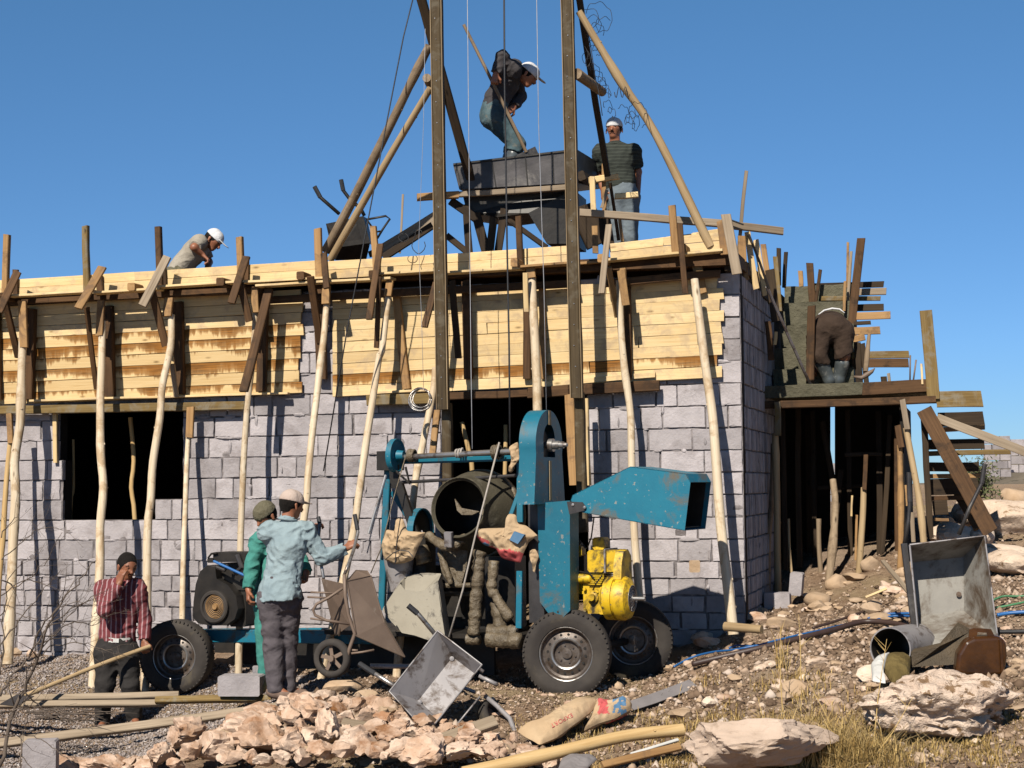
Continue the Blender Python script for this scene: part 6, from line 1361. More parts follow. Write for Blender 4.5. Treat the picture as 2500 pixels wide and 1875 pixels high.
for a in ((560, 450, 580, 760, .075, wood_brown, -1.6, 'dark brown stake above the bent man'), (955, 258, 885, 920, .085, wood_brown, -1.3, 'tallest dark stake leaning right of the bent man'), (855, 290, 850, 640, .025, wood_tan, -1.5, 'thin reddish lath beside the tallest dark stake'),
          (878, 360, 850, 800, .03, wood_grey, -1.45, 'thin grey lath beside the tallest dark stake'), (832, 590, 825, 820, .03, wood_tan, -1.3, 'short yellow lath behind the bent man'), (488, 510, 495, 630, .05, wood_tan, -1.8, 'short pale stake at the top of the stair'),
          (640, 500, 600, 780, .035, wood_brown, -1.5, 'thin brown stake right above the white waistband'), (295, 400, 330, 820, .05, wood_olive, -.9, 'mottled stake at the head of the side wall'), (320, 335, 322, 620, .045, wood_dark, -1.1, 'dark knobbly stake at the head of the side wall'),
          (375, 365, 360, 640, .04, wood_dark, -1.3, 'dark pointed stake left of the stair'), (200, 305, 245, 620, .055, wood_tan, -.6, 'tan stake over the side wall'), (575, 780, 560, 1380, .08, wood_brown, -.25, 'dark post left of the bent man'),
          (925, 1060, 945, 1390, .07, wood_dark, -.6, 'dark post right of the bent man'), (965, 1070, 1000, 1390, .05, wood_dark, -.5, 'second dark post right of the bent man'), (1130, 1325, 1135, 1390, .06, wood_dark, -.5, 'short dark stub on the landing'), (1165, 1300, 1175, 1390, .03, wood_grey, -.4, 'small grey splinter on the landing')):
    RB2(a[7], a[0], a[1], a[2], a[3], a[4], .04, a[5], a[6], z='K', nm='stake', cat='stake', grp=GS2)
for x0, y0, x1, y1, lb in ((1335, 1160, 1332, 1380, 'left one of two rusty rods on the landing'), (1380, 1195, 1355, 1380, 'right one of two rusty rods on the landing')):
    cable(lb, [RW(*px('K', x0, y0), -.3), RW(*px('K', x1, y1), -.3)], .008, steel_rust, 'reinforcing_rod', 'rod')
# pickaxe
pk = empty('pickaxe', RW(*px('K', 985, 1380), -.1), 'pickaxe hanging head down from a pale board end beside the bent man', 'pickaxe')
pole('handle', [RW(*px('K', 1018, 1000), -.3), RW(*px('K', 990, 1290), -.15)], .017, .024, bark_grey, parent=pk, rough=.02)
q = MB(); pts = [RW(*px('K', x, y), -.14) for x, y in ((900, 1325), (960, 1335), (1000, 1310), (1040, 1285), (1062, 1260))]; q.tube(pts, [.010, .022, .028, .018, .004], 8); q.build('pick_head', steel_rust, pk, smooth=True)
# boards leaning against the side wall, seen end on
GW = 'boards and laths leaning over the side wall'
def SWp(x, y, t):
    """point on the plane of the side wall, a little outside"""
    return P(x, y, 15.07 + .963 * t)
for a in (('K', 75, 210, 145, 650, .6, .055, board_new, 'whitish lath leaning over the side wall, nearest the camera'), ('K', 142, 270, 205, 640, .9, .05, board_new, 'second whitish lath leaning over the side wall'),
          ('K', 30, 240, 45, 440, .4, .07, wood_tan, 'tan board standing over the head of the side wall'), ('K', 170, 480, 215, 700, 1.1, .045, board_new, 'third whitish lath leaning over the side wall'), ('K', 50, 470, 70, 580, .5, .05, wood_tan, 'short tan board end at the top of the side wall'),
          ('K', 235, 900, 262, 1200, 1.6, .06, wood_brown, 'brown board hanging beside the side wall'), ('K', 300, 980, 290, 1080, 1.5, .03, board_new, 'small pale splinter beside the side wall'), ('K', 250, 500, 300, 900, 1.5, .09, wood_dark, 'dark board leaning behind the side wall')):
    z, x0, y0, x1, y1, t, w_, m_, lb = a
    beam('leaning_board', SWp(*px(z, x0, y0), t), SWp(*px(z, x1, y1), t), w_, .025, m_, nrm=(0, -1, 0), label=lb, cat='board', group=GW)
beam('leaning_rod', P(1828, 572, 15.6), P(1878, 705, 15.8), .022, .02, steel_dark, nrm=(0, -1, 0), label='upper dark length of the long rod leaning on the stair', cat='rod')
beam('leaning_rod', P(1872, 700, 15.85), P(1982, 946, 16.7), .026, .024, steel_grey, nrm=(0, -1, 0), label='long grey rod leaning from the side wall down to the landing', cat='rod')
for a, m_, lb in (((1790, 600, 1862, 690), wood_dark, 'dark head plate along the top of the side wall'),):
    beam('wall_plate', P(1775, 640, 15.0), P(1880, 725, 17.2), .16, .05, m_, nrm=(1, 0, 0), label=lb, cat='timber')
# dark panels added to stand for the shade of the rooms under the landing
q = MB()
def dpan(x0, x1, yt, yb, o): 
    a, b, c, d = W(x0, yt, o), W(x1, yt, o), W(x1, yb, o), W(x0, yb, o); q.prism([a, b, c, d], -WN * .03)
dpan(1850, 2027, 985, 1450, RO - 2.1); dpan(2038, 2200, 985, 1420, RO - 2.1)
q.build('shade_panel', dark_int, label='dark panels added to darken the space under the landing', cat='formwork')
q = MB(); a = RW(2196, 985, -.1); b = a - WN * 2.0; q.prism([a, b, b - Zup * 1.4, a - Zup * 1.4], WX * .03); q.build('shade_panel', dark_int, label='dark panel added to darken the right side under the landing', cat='formwork')
GU = 'props under the landing'
def up(lb, pts, r_, m_, o0, o1=None, head=None):
    o1 = o0 if o1 is None else o1; wp = [RW(*px('L', x, y), o0 + (o1 - o0) * i / (len(pts) - 1)) for i, (x, y) in enumerate(pts)]
    k = 0; d = (wp[-1] - wp[-2]).normalized()
    if d.z < 0:
        while wp[-1].z > gz(wp[-1].x, wp[-1].y) - .02 and k < 60: wp[-1] = wp[-1] + d * .02; k += 1
    t = empty('landing_prop', wp[-1], lb, 'prop', GU); pole('trunk', wp, r_ * .95, r_ * 1.05, m_, parent=t)
    if head: beam('head_board', RW(*px('L', head[0], head[1]), o0 + .04), RW(*px('L', head[2], head[3]), o0 + .05), head[4], .03, head[5], parent=t)
up('straight tan prop with an olive board head, standing on the concrete block', [(295, 340), (305, 800), (312, 1550)], .033, bark_tan, .10, .12, (310, 100, 315, 360, .06, wood_olive))
up('bent thinner prop behind the straight one at the corner of the house', [(275, 420), (262, 900), (235, 1200), (232, 1500)], .026, bark_grey, .0, -.05)
up('long pale prop standing behind the wheelbarrow, leaning right', [(1300, 300), (1370, 650), (1420, 950), (1450, 1300)], .032, bark_tan, .12, .3, (1275, 80, 1310, 310, .055, wood_grey))
up('short pale prop standing in the dark opening', [(975, 760), (970, 1000), (945, 1320)], .032, bark_tan, -.5, -.4, (992, 500, 980, 775, .045, wood_brown))
up('dark prop in the opening with a pale foot', [(740, 700), (755, 930), (715, 1400)], .036, bark_grey, -.5, -.3)
up('slim tan prop with a brown head left of the wheelbarrow handle', [(1255, 430), (1262, 900), (1258, 1230)], .028, wood_tan, -.1, -.1, (1235, 280, 1265, 450, .06, wood_brown))
up('thin pale splinter prop at the left of the opening', [(395, 1000), (400, 1250), (420, 1440)], .013, bark_tan, -.2, -.1)
up('short pale post foot in the dark opening', [(630, 1000), (630, 1210), (640, 1370)], .024, bark_grey, -.7, -.7)
for a in ((655, 250, 735, 700, .06, wood_dark, -1.2, 'dark strut crossing the strip of sky under the landing'), (800, 620, 760, 960, .06, wood_dark, -1.0, 'dark strut meeting the prop in the opening'), (1230, 300, 1235, 1250, .05, wood_brown, -.3, 'dark stud left of the slim tan prop'),
          (1440, 230, 1490, 1150, .06, wood_dark, -.1, 'dark wavy board edge right of the long pale prop'), (545, 200, 560, 1300, .07, wood_dark, -1.6, 'faint dark stud deep in the opening'), (885, 820, 880, 980, .02, board_new, -.9, 'small bright splinter in the opening'),
          (470, 150, 480, 1380, .06, wood_dark, -.9, 'first dark stud behind the straight tan prop'), (350, 160, 372, 1400, .05, wood_dark, -.5, 'dark brown stud just right of the straight tan prop'), (580, 170, 600, 1340, .05, wood_dark, -1.3, 'dark brown stud in the left half of the opening'), (850, 160, 870, 1300, .05, wood_dark, -1.0, 'dark brown stud left of the short pale prop head'), (1090, 170, 1100, 1280, .06, wood_dark, -.8, 'dark stud in the right half of the opening'), (1180, 200, 1120, 1260, .05, wood_dark, -.6, 'slanting brown stud in the right half of the opening'), (830, 505, 1120, 500, .04, wood_dark, -.5, 'short cross piece on the head of the short pale prop'), (620, 760, 960, 745, .04, wood_dark, -1.2, 'dark brown cross rail in the opening'), (920, 970, 915, 1320, .025, wood_tan, -.45, 'thin tan lath beside the short pale prop'), (1350, 950, 1360, 1180, .04, wood_grey, .05, 'grey lath foot behind the wheelbarrow handle'), (1300, 740, 1310, 900, .02, wood_tan, .05, 'thin tan lath behind the wheelbarrow handle')):  # dark timber on most studs: shade of the opening put into the colour
    RB2(a[7], a[0], a[1], a[2], a[3], a[4], .035, a[5], a[6], z='L', nm='strut', cat='strut', grp='struts under the landing')
GB2 = 'boards of the lower stair shuttering'
for a in ((330, 165, 745, 155, .14, wood_dark, 'dark board just under the jutting corner board'), (220, 262, 755, 232, .05, wood_tan, 'thin pale board behind the top of the two diagonal planks'), (225, 390, 750, 382, .10, wood_dark, 'dark board behind the crossing of the diagonal planks'),
          (240, 470, 985, 455, .05, wood_olive, 'longest mottled yellow board reaching right towards the bush'), (250, 590, 700, 588, .09, wood_dark, 'dark board in the middle of the lower stair'), (260, 675, 735, 668, .045, wood_tan, 'pale board in the middle of the lower stair'),
          (260, 770, 700, 760, .16, wood_dark, 'widest dark board of the lower stair'), (270, 875, 600, 865, .045, wood_brown, 'brown board low on the lower stair'), (285, 960, 420, 955, .14, wood_dark, 'lowest dark board of the lower stair'), (295, 1062, 430, 1068, .03, wood_tan, 'small tan board end above the wheelbarrow')):
    (x0, y0), (x1, y1) = px('U', a[0], a[1]), px('U', a[2], a[3]); o = -.35
    beam('stair_board', RW(x0, y0, o), RW(x1, y1, o), a[4], .03, a[5], label=a[6], cat='board', group=GB2)
beam('diagonal_plank', RW(2256, 1000, .02), RW(2418, 1300, .25), .15, .035, wood_brown, label='broad brown plank slanting down from the corner of the landing to the rocks', cat='plank')
beam('diagonal_plank', RW(2288, 1020, -.02), RW(2520, 1110, .3), .085, .03, wood_grey, label='grey plank slanting right from the landing out of the photo', cat='plank')
beam('diagonal_plank', P(2340, 1205, 16.8), P(2390, 1290, 16.5), .10, .03, wood_brown, nrm=(0, -1, 0), label='short brown plank behind the foot of the broad one', cat='plank')
# distant block walls
fw = MB(); sv = blk; blk = fw
def far_wall(x0, x1, y0, y1, d, rows_):
    a = P(x0, y0, d); b = P(x1, y0, d); X = Vector((1, 0, 0)); h = (a.z - P(x0, y1, d).z) / rows_
    for r in range(rows_):
        s = a.x - .4 * (r % 2) * .5
        while s < b.x:
            s0, s1 = max(s, a.x), min(s + .4, b.x)
            if s1 - s0 > .05: chamfer_block(s0 + .008, s1 - .008, a.z - h * (r + 1) + .01, a.z - h * r - .008, 0, X=X, Nn=Vector((0, -1, 0)), org=Vector((0, d, 0)), ch=.01)
            s += .4
far_wall(2402, 2467, 1064, 1166, 43, 5)
fw.build('distant_wall', block_m, label='distant unfinished block wall in front of the hill, left piece beside the bush', cat='wall')
fw = MB(); blk = fw; far_wall(2467, 2560, 1072, 1155, 44, 4); fw.build('distant_wall', block_m, label='distant unfinished block wall at the right edge of the photo', cat='wall')
fw = MB(); blk = fw; far_wall(2005, 2075, 1130, 1260, 32, 5); fw.build('distant_wall', block_m, label='distant block wall glimpsed through the opening under the landing', cat='wall')
blk = sv
# bush on the right
bush = empty('olive_bush', P(2400, 1230, 22), 'small olive green bush beside the distant block wall', 'bush')
q = MB(); lf = MB(); cb_ = P(2395, 1215, 22)
for i in range(26):
    e = P(random.gauss(2398, 24), random.uniform(1108, 1200), 22 + random.uniform(-.2, .2)); q.tube([cb_ + Vector((random.uniform(-.05, .05), 0, 0)), cb_.lerp(e, .5) + Vector((random.uniform(-.05, .05), 0, .03)), e], [.010, .006, .002], 5)
    for k in range(34):
        p_ = cb_.lerp(e, random.uniform(.3, 1.05)) + Vector([random.gauss(0, .045) for _ in range(3)]); u_ = Vector([random.uniform(-1, 1) for _ in range(3)]).normalized(); v_ = u_.orthogonal().normalized()
        lf.add([p_, p_ + u_ * .03 + v_ * .012, p_ + u_ * .065, p_ + u_ * .03 - v_ * .012], [[0, 1, 2, 3]])
q.build('branches', twig_m, bush); lf.build('leaves', leaf_m, bush)
# ================================================================== ROCKS, GRAVEL, GRASS
def ico(sub):
    bm = bmesh.new(); bmesh.ops.create_icosphere(bm, subdivisions=sub, radius=1); v = np.array([x.co[:] for x in bm.verts]); f = [[x.index for x in q.verts] for q in bm.faces]; bm.free(); return v, f
IC = {k: ico(k) for k in (1, 2, 3, 4, 5)}
def rock(name, c, dims, mat, sub=3, seed=None, cuts=9, rough=.10, label=None, group=None, cat='rock', rot=None, fine=0.03, flat=.62, sink=.25, auto=32):
    """angular stone: sphere cut by random planes, roughened"""
    rg = np.random.RandomState(seed if seed is not None else random.randrange(10 ** 6)); v = IC[sub][0].copy()
    for _ in range(cuts):
        n = rg.normal(size=3); n /= np.linalg.norm(n); d = rg.uniform(flat, .92); t = v @ n - d; v -= np.outer(np.maximum(t, 0), n)
    sx = rg.uniform(0, 50)
    for i in range(len(v)):
        q = Vector(v[i]); nn = noise.fractal(q * 1.6 + Vector((sx, 0, 0)), 1, 2.2, 4) * rough + (abs(noise.noise(q * 5 + Vector((0, sx, 0)))) * -1) * fine + (min(0, noise.noise(q * 11 + Vector((0, sx, 7))) + .12) * fine * .5 if sub >= 5 else 0)
        v[i] *= 1 + nn
    R = Matrix.Rotation(rg.uniform(0, 6.28) if rot is None else rot, 3, 'Z') @ Matrix.Rotation(rg.uniform(-.3, .3), 3, 'X')
    v = (v * np.array(dims) * .5) @ np.array(R).T
    zmin = v[:, 2].min(); H = v[:, 2].max() - zmin
    o = mesh_obj(name, v - np.array([0, 0, zmin]), IC[sub][1], mat, smooth=True); o.data.set_sharp_from_angle(angle=math.radians(auto))
    o.location = (c[0], c[1], c[2] - H * sink); return tag(o, label, cat, group)
# big named stones, photo pixel of the centre of the base, size in metres
for x, y, dm, mt, lb, k in (
    (2292, 1800, (1.14, .80, .50), rock_pit, 'largest pale pitted boulder at the lower right, below the jerrycan', dict(sub=5, cuts=8, rough=.20, fine=.22, rot=.15, auto=60, sink=.12, flat=.7)),
    (836, 1692, (.34, .25, .17), rock_tan, 'brown angular rock sitting against the small wheelbarrow wheel', dict(rot=.2)),
    (895, 1718, (.26, .2, .15), rock_tan, 'brown wedge of rock beside the front wheelbarrow handle', dict(rot=.8)),
    (1996, 1478, (.34, .25, .17), rock_tan, 'round tan rock right of the upright block', dict(cuts=5)), (2042, 1440, (.24, .2, .19), rock_tan, 'tan rock leaning behind the round tan one', dict(cuts=6)),
    (1908, 1532, (.28, .2, .13), rock_tan, 'brown flat rock in front of the block under the prop', dict()), (2370, 1270, (.5, .4, .35), rock_pale, 'broken pale slab behind the right wheelbarrow, touching its handle', dict()),
    (2450, 1300, (.95, .7, .42), rock_pale, 'big pale rock mass at the right edge of the photo', dict(sub=4, cuts=8, auto=45)), (2330, 1330, (.55, .5, .30), rock_pale, 'pale broken rock behind the top edge of the right wheelbarrow tray', dict(sub=4, fine=.1)), (2490, 1400, (.8, .6, .3), rock_pale, 'long pale rock low at the right edge above the green hoses', dict(sub=4, fine=.1)), (2300, 1300, (.3, .3, .26), rock_tan, 'tan rock at the foot of the broad brown plank', dict()), (2380, 1330, (.5, .4, .28), rock_pale, 'pale rock between the handle and the right edge rocks', dict(sub=4, fine=.08)), (2480, 1235, (.6, .5, .4), rock_tan, 'brown layered rock above the pale mass at the right edge', dict(fine=.1)),
    (2425, 1380, (.9, .5, .3), rock_pale, 'pale sloping rock right behind the tray of the right wheelbarrow', dict(sub=4, rough=.06)), (2125, 1395, (.2, .14, .2), rock_tan, 'small standing stone at the foot of the short pale prop', dict()),
    (2090, 1415, (.30, .2, .10), rock_tan, 'flat stone heap at the mouth of the dark opening', dict()), (1990, 1620, (.22, .15, .07), rock_pale, 'flat pale stone on the slope left of the hose', dict()),
    (2245, 1640, (.13, .1, .09), rock_tan, 'small tan stone on top of the boulder left side', dict(sink=0)), (2355, 1628, (.17, .1, .1), rock_tan, 'tan stone on top of the boulder beside the jerrycan', dict(sink=0)),
    (1322, 1692, (.11, .09, .12), rock_pink, 'orange stone leaning against the big front wheel', dict(cuts=7, sub=2)), (1510, 1685, (.13, .1, .1), rock_tan, 'brown stone just right of the big front wheel', dict(sub=2)), (1630, 1640, (.16, .1, .08), rock_tan, 'brown stone by the end of the blue hose', dict(sub=2)),
    (2090, 1560, (.2, .12, .05), rock_tan, 'thin stone lying beside the brown hose', dict()), (1600, 1380, (.01, .01, .01), rock_tan, None, {})):
    if lb is None: continue
    p = G(x, y)
    if 'on top' in lb: continue
    rock('rock', p, dm, mt, label=lb, cat='rock', **k)
# labels that tell each stone by look and by what it lies next to
LMK = [('the crossed grey planks', 1010, 1800), ('the grey wheelbarrow tray', 1080, 1690), ('the grey tray lowest corner', 1042, 1800), ('the curved tube of the grey wheelbarrow', 1250, 1780), ('the left end of the cracked plank', 840, 1766), ('the small wheelbarrow wheel', 810, 1650), ('the shoes of the blue shirted man', 715, 1705),
       ('the end of the olive plank', 660, 1712), ('the small grey block piece', 460, 1800), ('the long slanting plank', 600, 1745), ('the bottom left corner of the heap', 300, 1880), ('the brown angular rock', 836, 1692), ('the brown wedge of rock', 895, 1718), ('the bottom edge below the grey tray', 1050, 1872), ('the left end of the yellow pole', 1150, 1885), ('the middle of the heap', 760, 1810), ('the bottom edge of the heap', 620, 1875),
       ('the EXPORT sack', 1370, 1760), ('the big front wheel', 1385, 1700), ('the rear mixer wheel', 1560, 1650), ('the rubber strip', 1620, 1700), ('the smooth boulder', 1790, 1780), ('the pitted boulder', 2300, 1720), ('the corner prop foot', 1790, 1560), ('the blue hose end', 1650, 1640), ('the bend of the brown hose', 2050, 1550), ('the open grey pipe', 2180, 1590), ('the right wheelbarrow', 2330, 1590), ('the jerrycan', 2410, 1620), ('the grass clump', 2020, 1840), ('the green hoses', 2460, 1480), ('the bottom right corner of the photo', 2460, 1870), ('the block under the prop', 1899, 1490), ('the upright block', 1945, 1440), ('the short pale prop', 2105, 1400), ('the thin lath by the right wheelbarrow', 2190, 1420), ('the dark opening', 2050, 1420),
       ('the left edge of the photo', 10, 1585), ('the foot of the knotty prop', 235, 1590), ('the shrub', 120, 1590)]
USED = {}
ORDW = ['', 'second ', 'third ', 'fourth ', 'fifth ', 'sixth ', 'seventh ', 'eighth ', 'ninth ', 'tenth ', 'eleventh ', 'twelfth ', 'thirteenth ', 'fourteenth ', 'fifteenth ', 'sixteenth ', 'seventeenth ', 'eighteenth ', 'nineteenth ', 'twentieth ']
def where_label(x, y, s, tone):
    l = min(LMK, key=lambda q: (q[1] - x) ** 2 + (q[2] - y) ** 2 * 1.5); dx, dy = x - l[1], y - l[2]
    side = ('right of' if dx > 0 else 'left of') if abs(dx) > abs(dy) * 1.3 else ('below' if dy > 0 else 'above'); sz = 'big' if s > 100 else 'middling' if s > 68 else 'small' if s > 42 else 'very small'
    far = 'just ' if math.hypot(dx, dy) < 60 else ''
    k = (sz, tone, side, l[0], far); n = USED.get(k, 0); USED[k] = n + 1
    return '%s%s %s stone %s%s %s' % (ORDW[min(n, 19)], sz, tone, far, side, l[0])
# rubble heap in the foreground
cand = []; rg = random.Random(11)
def heap_top(x):    # upper photo edge of the heap
    pts = [(110, 1898), (330, 1862), (420, 1832), (500, 1800), (560, 1775), (620, 1742), (700, 1718), (780, 1700), (900, 1728), (1010, 1740), (1100, 1780), (1200, 1800), (1300, 1845), (1450, 1888)]
    for (a, b), (c, d) in zip(pts, pts[1:]):
        if a <= x <= c: return b + (d - b) * (x - a) / (c - a)
    return 9999
tries = 0
while len(cand) < 298 and tries < 40000:
    tries += 1; x = rg.uniform(110, 1440); y = rg.uniform(1690, 1900); t = heap_top(x)
    if y < t + 10: continue
    inpl = 820 < x < 1240 and 1742 < y < 1868
    if inpl and rg.random() < .35: continue
    s = rg.choice([50, 60, 70, 80, 95, 110, 135, 42, 36, 46, 40]) * (1.0 if tries > 2500 else 1.3); s *= (.75 if y < t + 35 else 1)
    s = min(s, 104)
    if x > 1120 or inpl: s = min(s, 62)
    if all((x - a) ** 2 + ((y - b) * 1.5) ** 2 > ((s + c) * .31) ** 2 for a, b, c in cand): cand.append((x, y, s))
RUB = 'limestone rubble heap in the foreground'
for x, y, s in cand:
    p = G(x, y + 6); d = p.y; w_ = s * d / F * 1.32; mt = rg.choices([rock_pink, rock_pale2, rock_tan], [8, 3, .4])[0]
    tone = {'limestone_rubble': 'orange pink', 'pink_white_limestone': 'whitish pink', 'tan_stone': 'tan'}[mt.name]
    p = p + Zup * (rg.uniform(-.02, .05) + .10 * min(1, (y - heap_top(x)) / 90))
    rock('rubble_stone', p, (w_, w_ * rg.uniform(.7, .95), w_ * rg.uniform(.5, .8)), mt, sub=4 if s > 60 else 3, cuts=rg.randint(7, 14), flat=.40, rough=.27, fine=.24, label=where_label(x, y, s, tone), group='limestone lumps of the foreground rubble heap', cat='rubble stone', sink=.12, auto=28)
# medium stones on the slopes
def scatter_stones(n, box, smin, smax, mts, lb, grp, seed, avoid=None):
    r = random.Random(seed); k = 0; tr_ = 0
    while k < n and tr_ < n * 20:
        tr_ += 1
        x, y = r.uniform(box[0], box[2]), r.uniform(box[1], box[3])
        if avoid and avoid(x, y): continue
        p = G(x, y); s = r.uniform(smin, smax) * (1 if r.random() < .85 else 1.6)
        mt_ = r.choice(mts); rock('slope_stone', p, (s, s * r.uniform(.6, .9), s * r.uniform(.3, .6)), mt_, sub=2, cuts=7, flat=.55, rough=.14, label=where_label(x, y, s * F / p.y, {'pale_limestone': 'pale', 'tan_stone': 'tan', 'pink_white_limestone': 'pinkish', 'limestone_rubble': 'orange'}[mt_.name]), group=grp, cat='stone', sink=.25, auto=25); k += 1
slope_y = lambda x: 1500 + (2500 - x) * .22
scatter_stones(105, (1600, 1400, 2500, 1875), .06, .20, [rock_pale, rock_tan, rock_tan, rock_pale2], 'small loose stone lying on the dry slope at the right', 'loose stones on the right slope', 5, lambda x, y: y < 1560 - (x - 1600) * .09 + 20)
scatter_stones(60, (1820, 1400, 2260, 1520), .06, .2, [rock_tan, rock_tan, rock_pale2], 'rough stone in the spoil at the mouth of the opening under the landing', 'stones at the foot of the landing', 6, lambda x, y: y < 1490 - (x - 1820) * .25)
scatter_stones(30, (1200, 1690, 1650, 1760), .04, .10, [rock_tan, rock_pink, rock_pale2], 'small stone beside the mixer wheels', 'stones beside the mixer wheels', 7)
scatter_stones(16, (30, 1560, 250, 1600), .12, .25, [rock_pale2, rock_tan], 'flat footing stone at the base of the wall behind the gravel', 'footing stones at the wall', 8)
# tiny stones as ONE stuff object each
def crumbs(name, mat, n, fpos, smin, smax, seed, label=None):
    r = np.random.RandomState(seed); base = np.array([[0, 0, 1], [1, 0, 0], [0, 1, 0], [-1, 0, 0], [0, -1, 0], [0, 0, -1], [.7, .7, .4], [-.6, .6, -.5]], float)
    tri = [[0, 6, 2], [0, 1, 6], [6, 1, 2], [0, 2, 3], [0, 3, 4], [0, 4, 1], [5, 1, 4], [5, 4, 3], [5, 3, 7], [7, 3, 2], [5, 7, 2], [5, 2, 1]]
    P_ = fpos(r, n); n = len(P_); s = smin * (smax / smin) ** (r.rand(n) ** 2.2); V = np.repeat(base[None], n, 0) * r.uniform(.55, 1.2, (n, 8, 1)) * s[:, None, None] * r.uniform(.5, 1.1, (n, 1, 3)) * np.array([1, 1, .75])
    a = r.uniform(0, 6.28, n); ca, sa = np.cos(a), np.sin(a); X = V[..., 0] * ca[:, None] - V[..., 1] * sa[:, None]; Y = V[..., 0] * sa[:, None] + V[..., 1] * ca[:, None]; V[..., 0] = X; V[..., 1] = Y
    V += P_[:, None, :]; V = V.reshape(-1, 3); Fc = (np.array(tri)[None] + (np.arange(n) * 8)[:, None, None]).reshape(-1, 3)
    me = bpy.data.meshes.new(name); me.vertices.add(len(V)); me.vertices.foreach_set('co', V.astype(np.float32).ravel()); me.loops.add(len(Fc) * 3); me.loops.foreach_set('vertex_index', Fc.ravel().astype(np.int32))
    me.polygons.add(len(Fc)); me.polygons.foreach_set('loop_start', np.arange(0, len(Fc) * 3, 3, dtype=np.int32)); me.polygons.foreach_set('loop_total', np.full(len(Fc), 3, np.int32)); me.materials.append(mat); me.update(calc_edges=True); me.validate()
    o = bpy.data.objects.new(name, me); S.collection.objects.link(o); return tag(o, label, None, None, 'stuff')
def gnd_noise(P_): return P_
def poly_mask(x, y, poly):
    ins = np.zeros(len(x), bool); n = len(poly); j = n - 1
    for i in range(n):
        xi, yi = poly[i]; xj, yj = poly[j]; c = ((yi > y) != (yj > y)) & (x < (xj - xi) * (y - yi) / (yj - yi + 1e-12) + xi); ins ^= c; j = i
    return ins
def region(pxs, lift=.0):
    pl = [G(x, y) for x, y in pxs]; pl = [(p.x, p.y) for p in pl]; xs = [p[0] for p in pl]; ys = [p[1] for p in pl]
    def f(r, n):
        x = r.uniform(min(xs), max(xs), n * 2); y = r.uniform(min(ys), max(ys), n * 2); m = poly_mask(x, y, pl); x, y = x[m][:n], y[m][:n]
        z = gz_arr(x, y) + np.array([noise.fractal((a * 1.6, b * 1.6, 0), 1.0, 2.0, 5) * .035 + max(0, noise.noise((a * 6, b * 6, 3))) * .035 for a, b in zip(x, y)])
        return np.stack([x, y, z + r.uniform(-.003, .012, len(x)) + lift], 1)
    return f
gr_px = [(-60, 1610), (250, 1600), (700, 1640), (860, 1660), (700, 1720), (560, 1800), (420, 1850), (300, 1885), (-80, 1885)]
crumbs('gravel', gravel_m, 62000, region(gr_px), .006, .024, 21)
crumbs('stone_chips', chips_m, 36000, region([(620, 1650), (1650, 1600), (1830, 1530), (2500, 1360), (2560, 1885), (1000, 1890), (500, 1885), (640, 1760)]), .004, .030, 22)
crumbs('wet_spoil', chips_m, 5000, region([(1840, 1520), (1880, 1430), (2260, 1330), (2500, 1240), (2560, 1380), (1850, 1560)]), .006, .05, 23)
crumbs('flat_shards', chips_m, 2600, region([(1450, 1690), (1830, 1560), (2500, 1450), (2560, 1885), (1300, 1890)]), .02, .07, 24)
crumbs('heap_lumps', chips_m, 2600, region([(330, 1885), (560, 1790), (780, 1710), (1010, 1745), (1440, 1885)], .05), .02, .075, 26)
crumbs('right_rubble', chips_m, 3200, region([(1650, 1690), (1830, 1560), (2250, 1400), (2500, 1250), (2560, 1885), (1500, 1890)]), .018, .085, 27)
crumbs('heap_crumbs', chips_m, 14000, region([(330, 1885), (560, 1790), (780, 1710), (1010, 1745), (1300, 1885)], .02), .008, .05, 25)
# dry grass
def grass(name, spots, seed, mat, lo=.06, hi=.3):
    r = random.Random(seed); q = MB()
    for x, y, n, sp, h0, h1 in spots:
        for _ in range(n):
            gx_, gy_ = r.gauss(x, sp), r.gauss(y, sp * .35); p = G(gx_, min(gy_, 1885)); h = r.uniform(h0, h1); a = r.uniform(0, 6.28); ln = r.uniform(.3, 1.3); d = Vector((math.cos(a), math.sin(a), 0)); w_ = r.uniform(.0016, .0038)
            sd = Vector((-d.y, d.x, 0)) * w_; m1 = p + Zup * h * .55 + d * h * ln * .25; m2 = p + Zup * h * (1 - .25 * ln) + d * h * ln * .8
            q.add([p - sd, p + sd, m1 + sd * .8, m1 - sd * .8, m2], [[0, 1, 2, 3], [3, 2, 4]])
    return q.build(name, mat, kind='stuff')
sp_ = []
r = random.Random(4)
for _ in range(200): sp_.append((r.uniform(1380, 2520), r.uniform(1760, 1885), 36, 24, .02, .10))
for _ in range(60): sp_.append((r.uniform(1620, 2150), r.uniform(1660, 1840), 30, 20, .03, .12))
for _ in range(40): sp_.append((r.uniform(1250, 1900), r.uniform(1740, 1885), 26, 26, .01, .05))
for x, y, n, s, a, b in ((1960, 1860, 620, 55, .06, .36), (2030, 1870, 800, 60, .06, .38), (2100, 1875, 560, 60, .05, .30), (2180, 1870, 260, 50, .03, .16), (1850, 1870, 260, 50, .04, .22), (2060, 1790, 160, 45, .03, .14), (1990, 1770, 60, 30, .05, .2), (1910, 1640, 26, 12, .2, .5), (2210, 1700, 60, 22, .04, .13)): sp_.append((x, y, n, s, a, b))
grass('dry_grass', sp_, 3, grass_m)
q = MB(); r = random.Random(77)
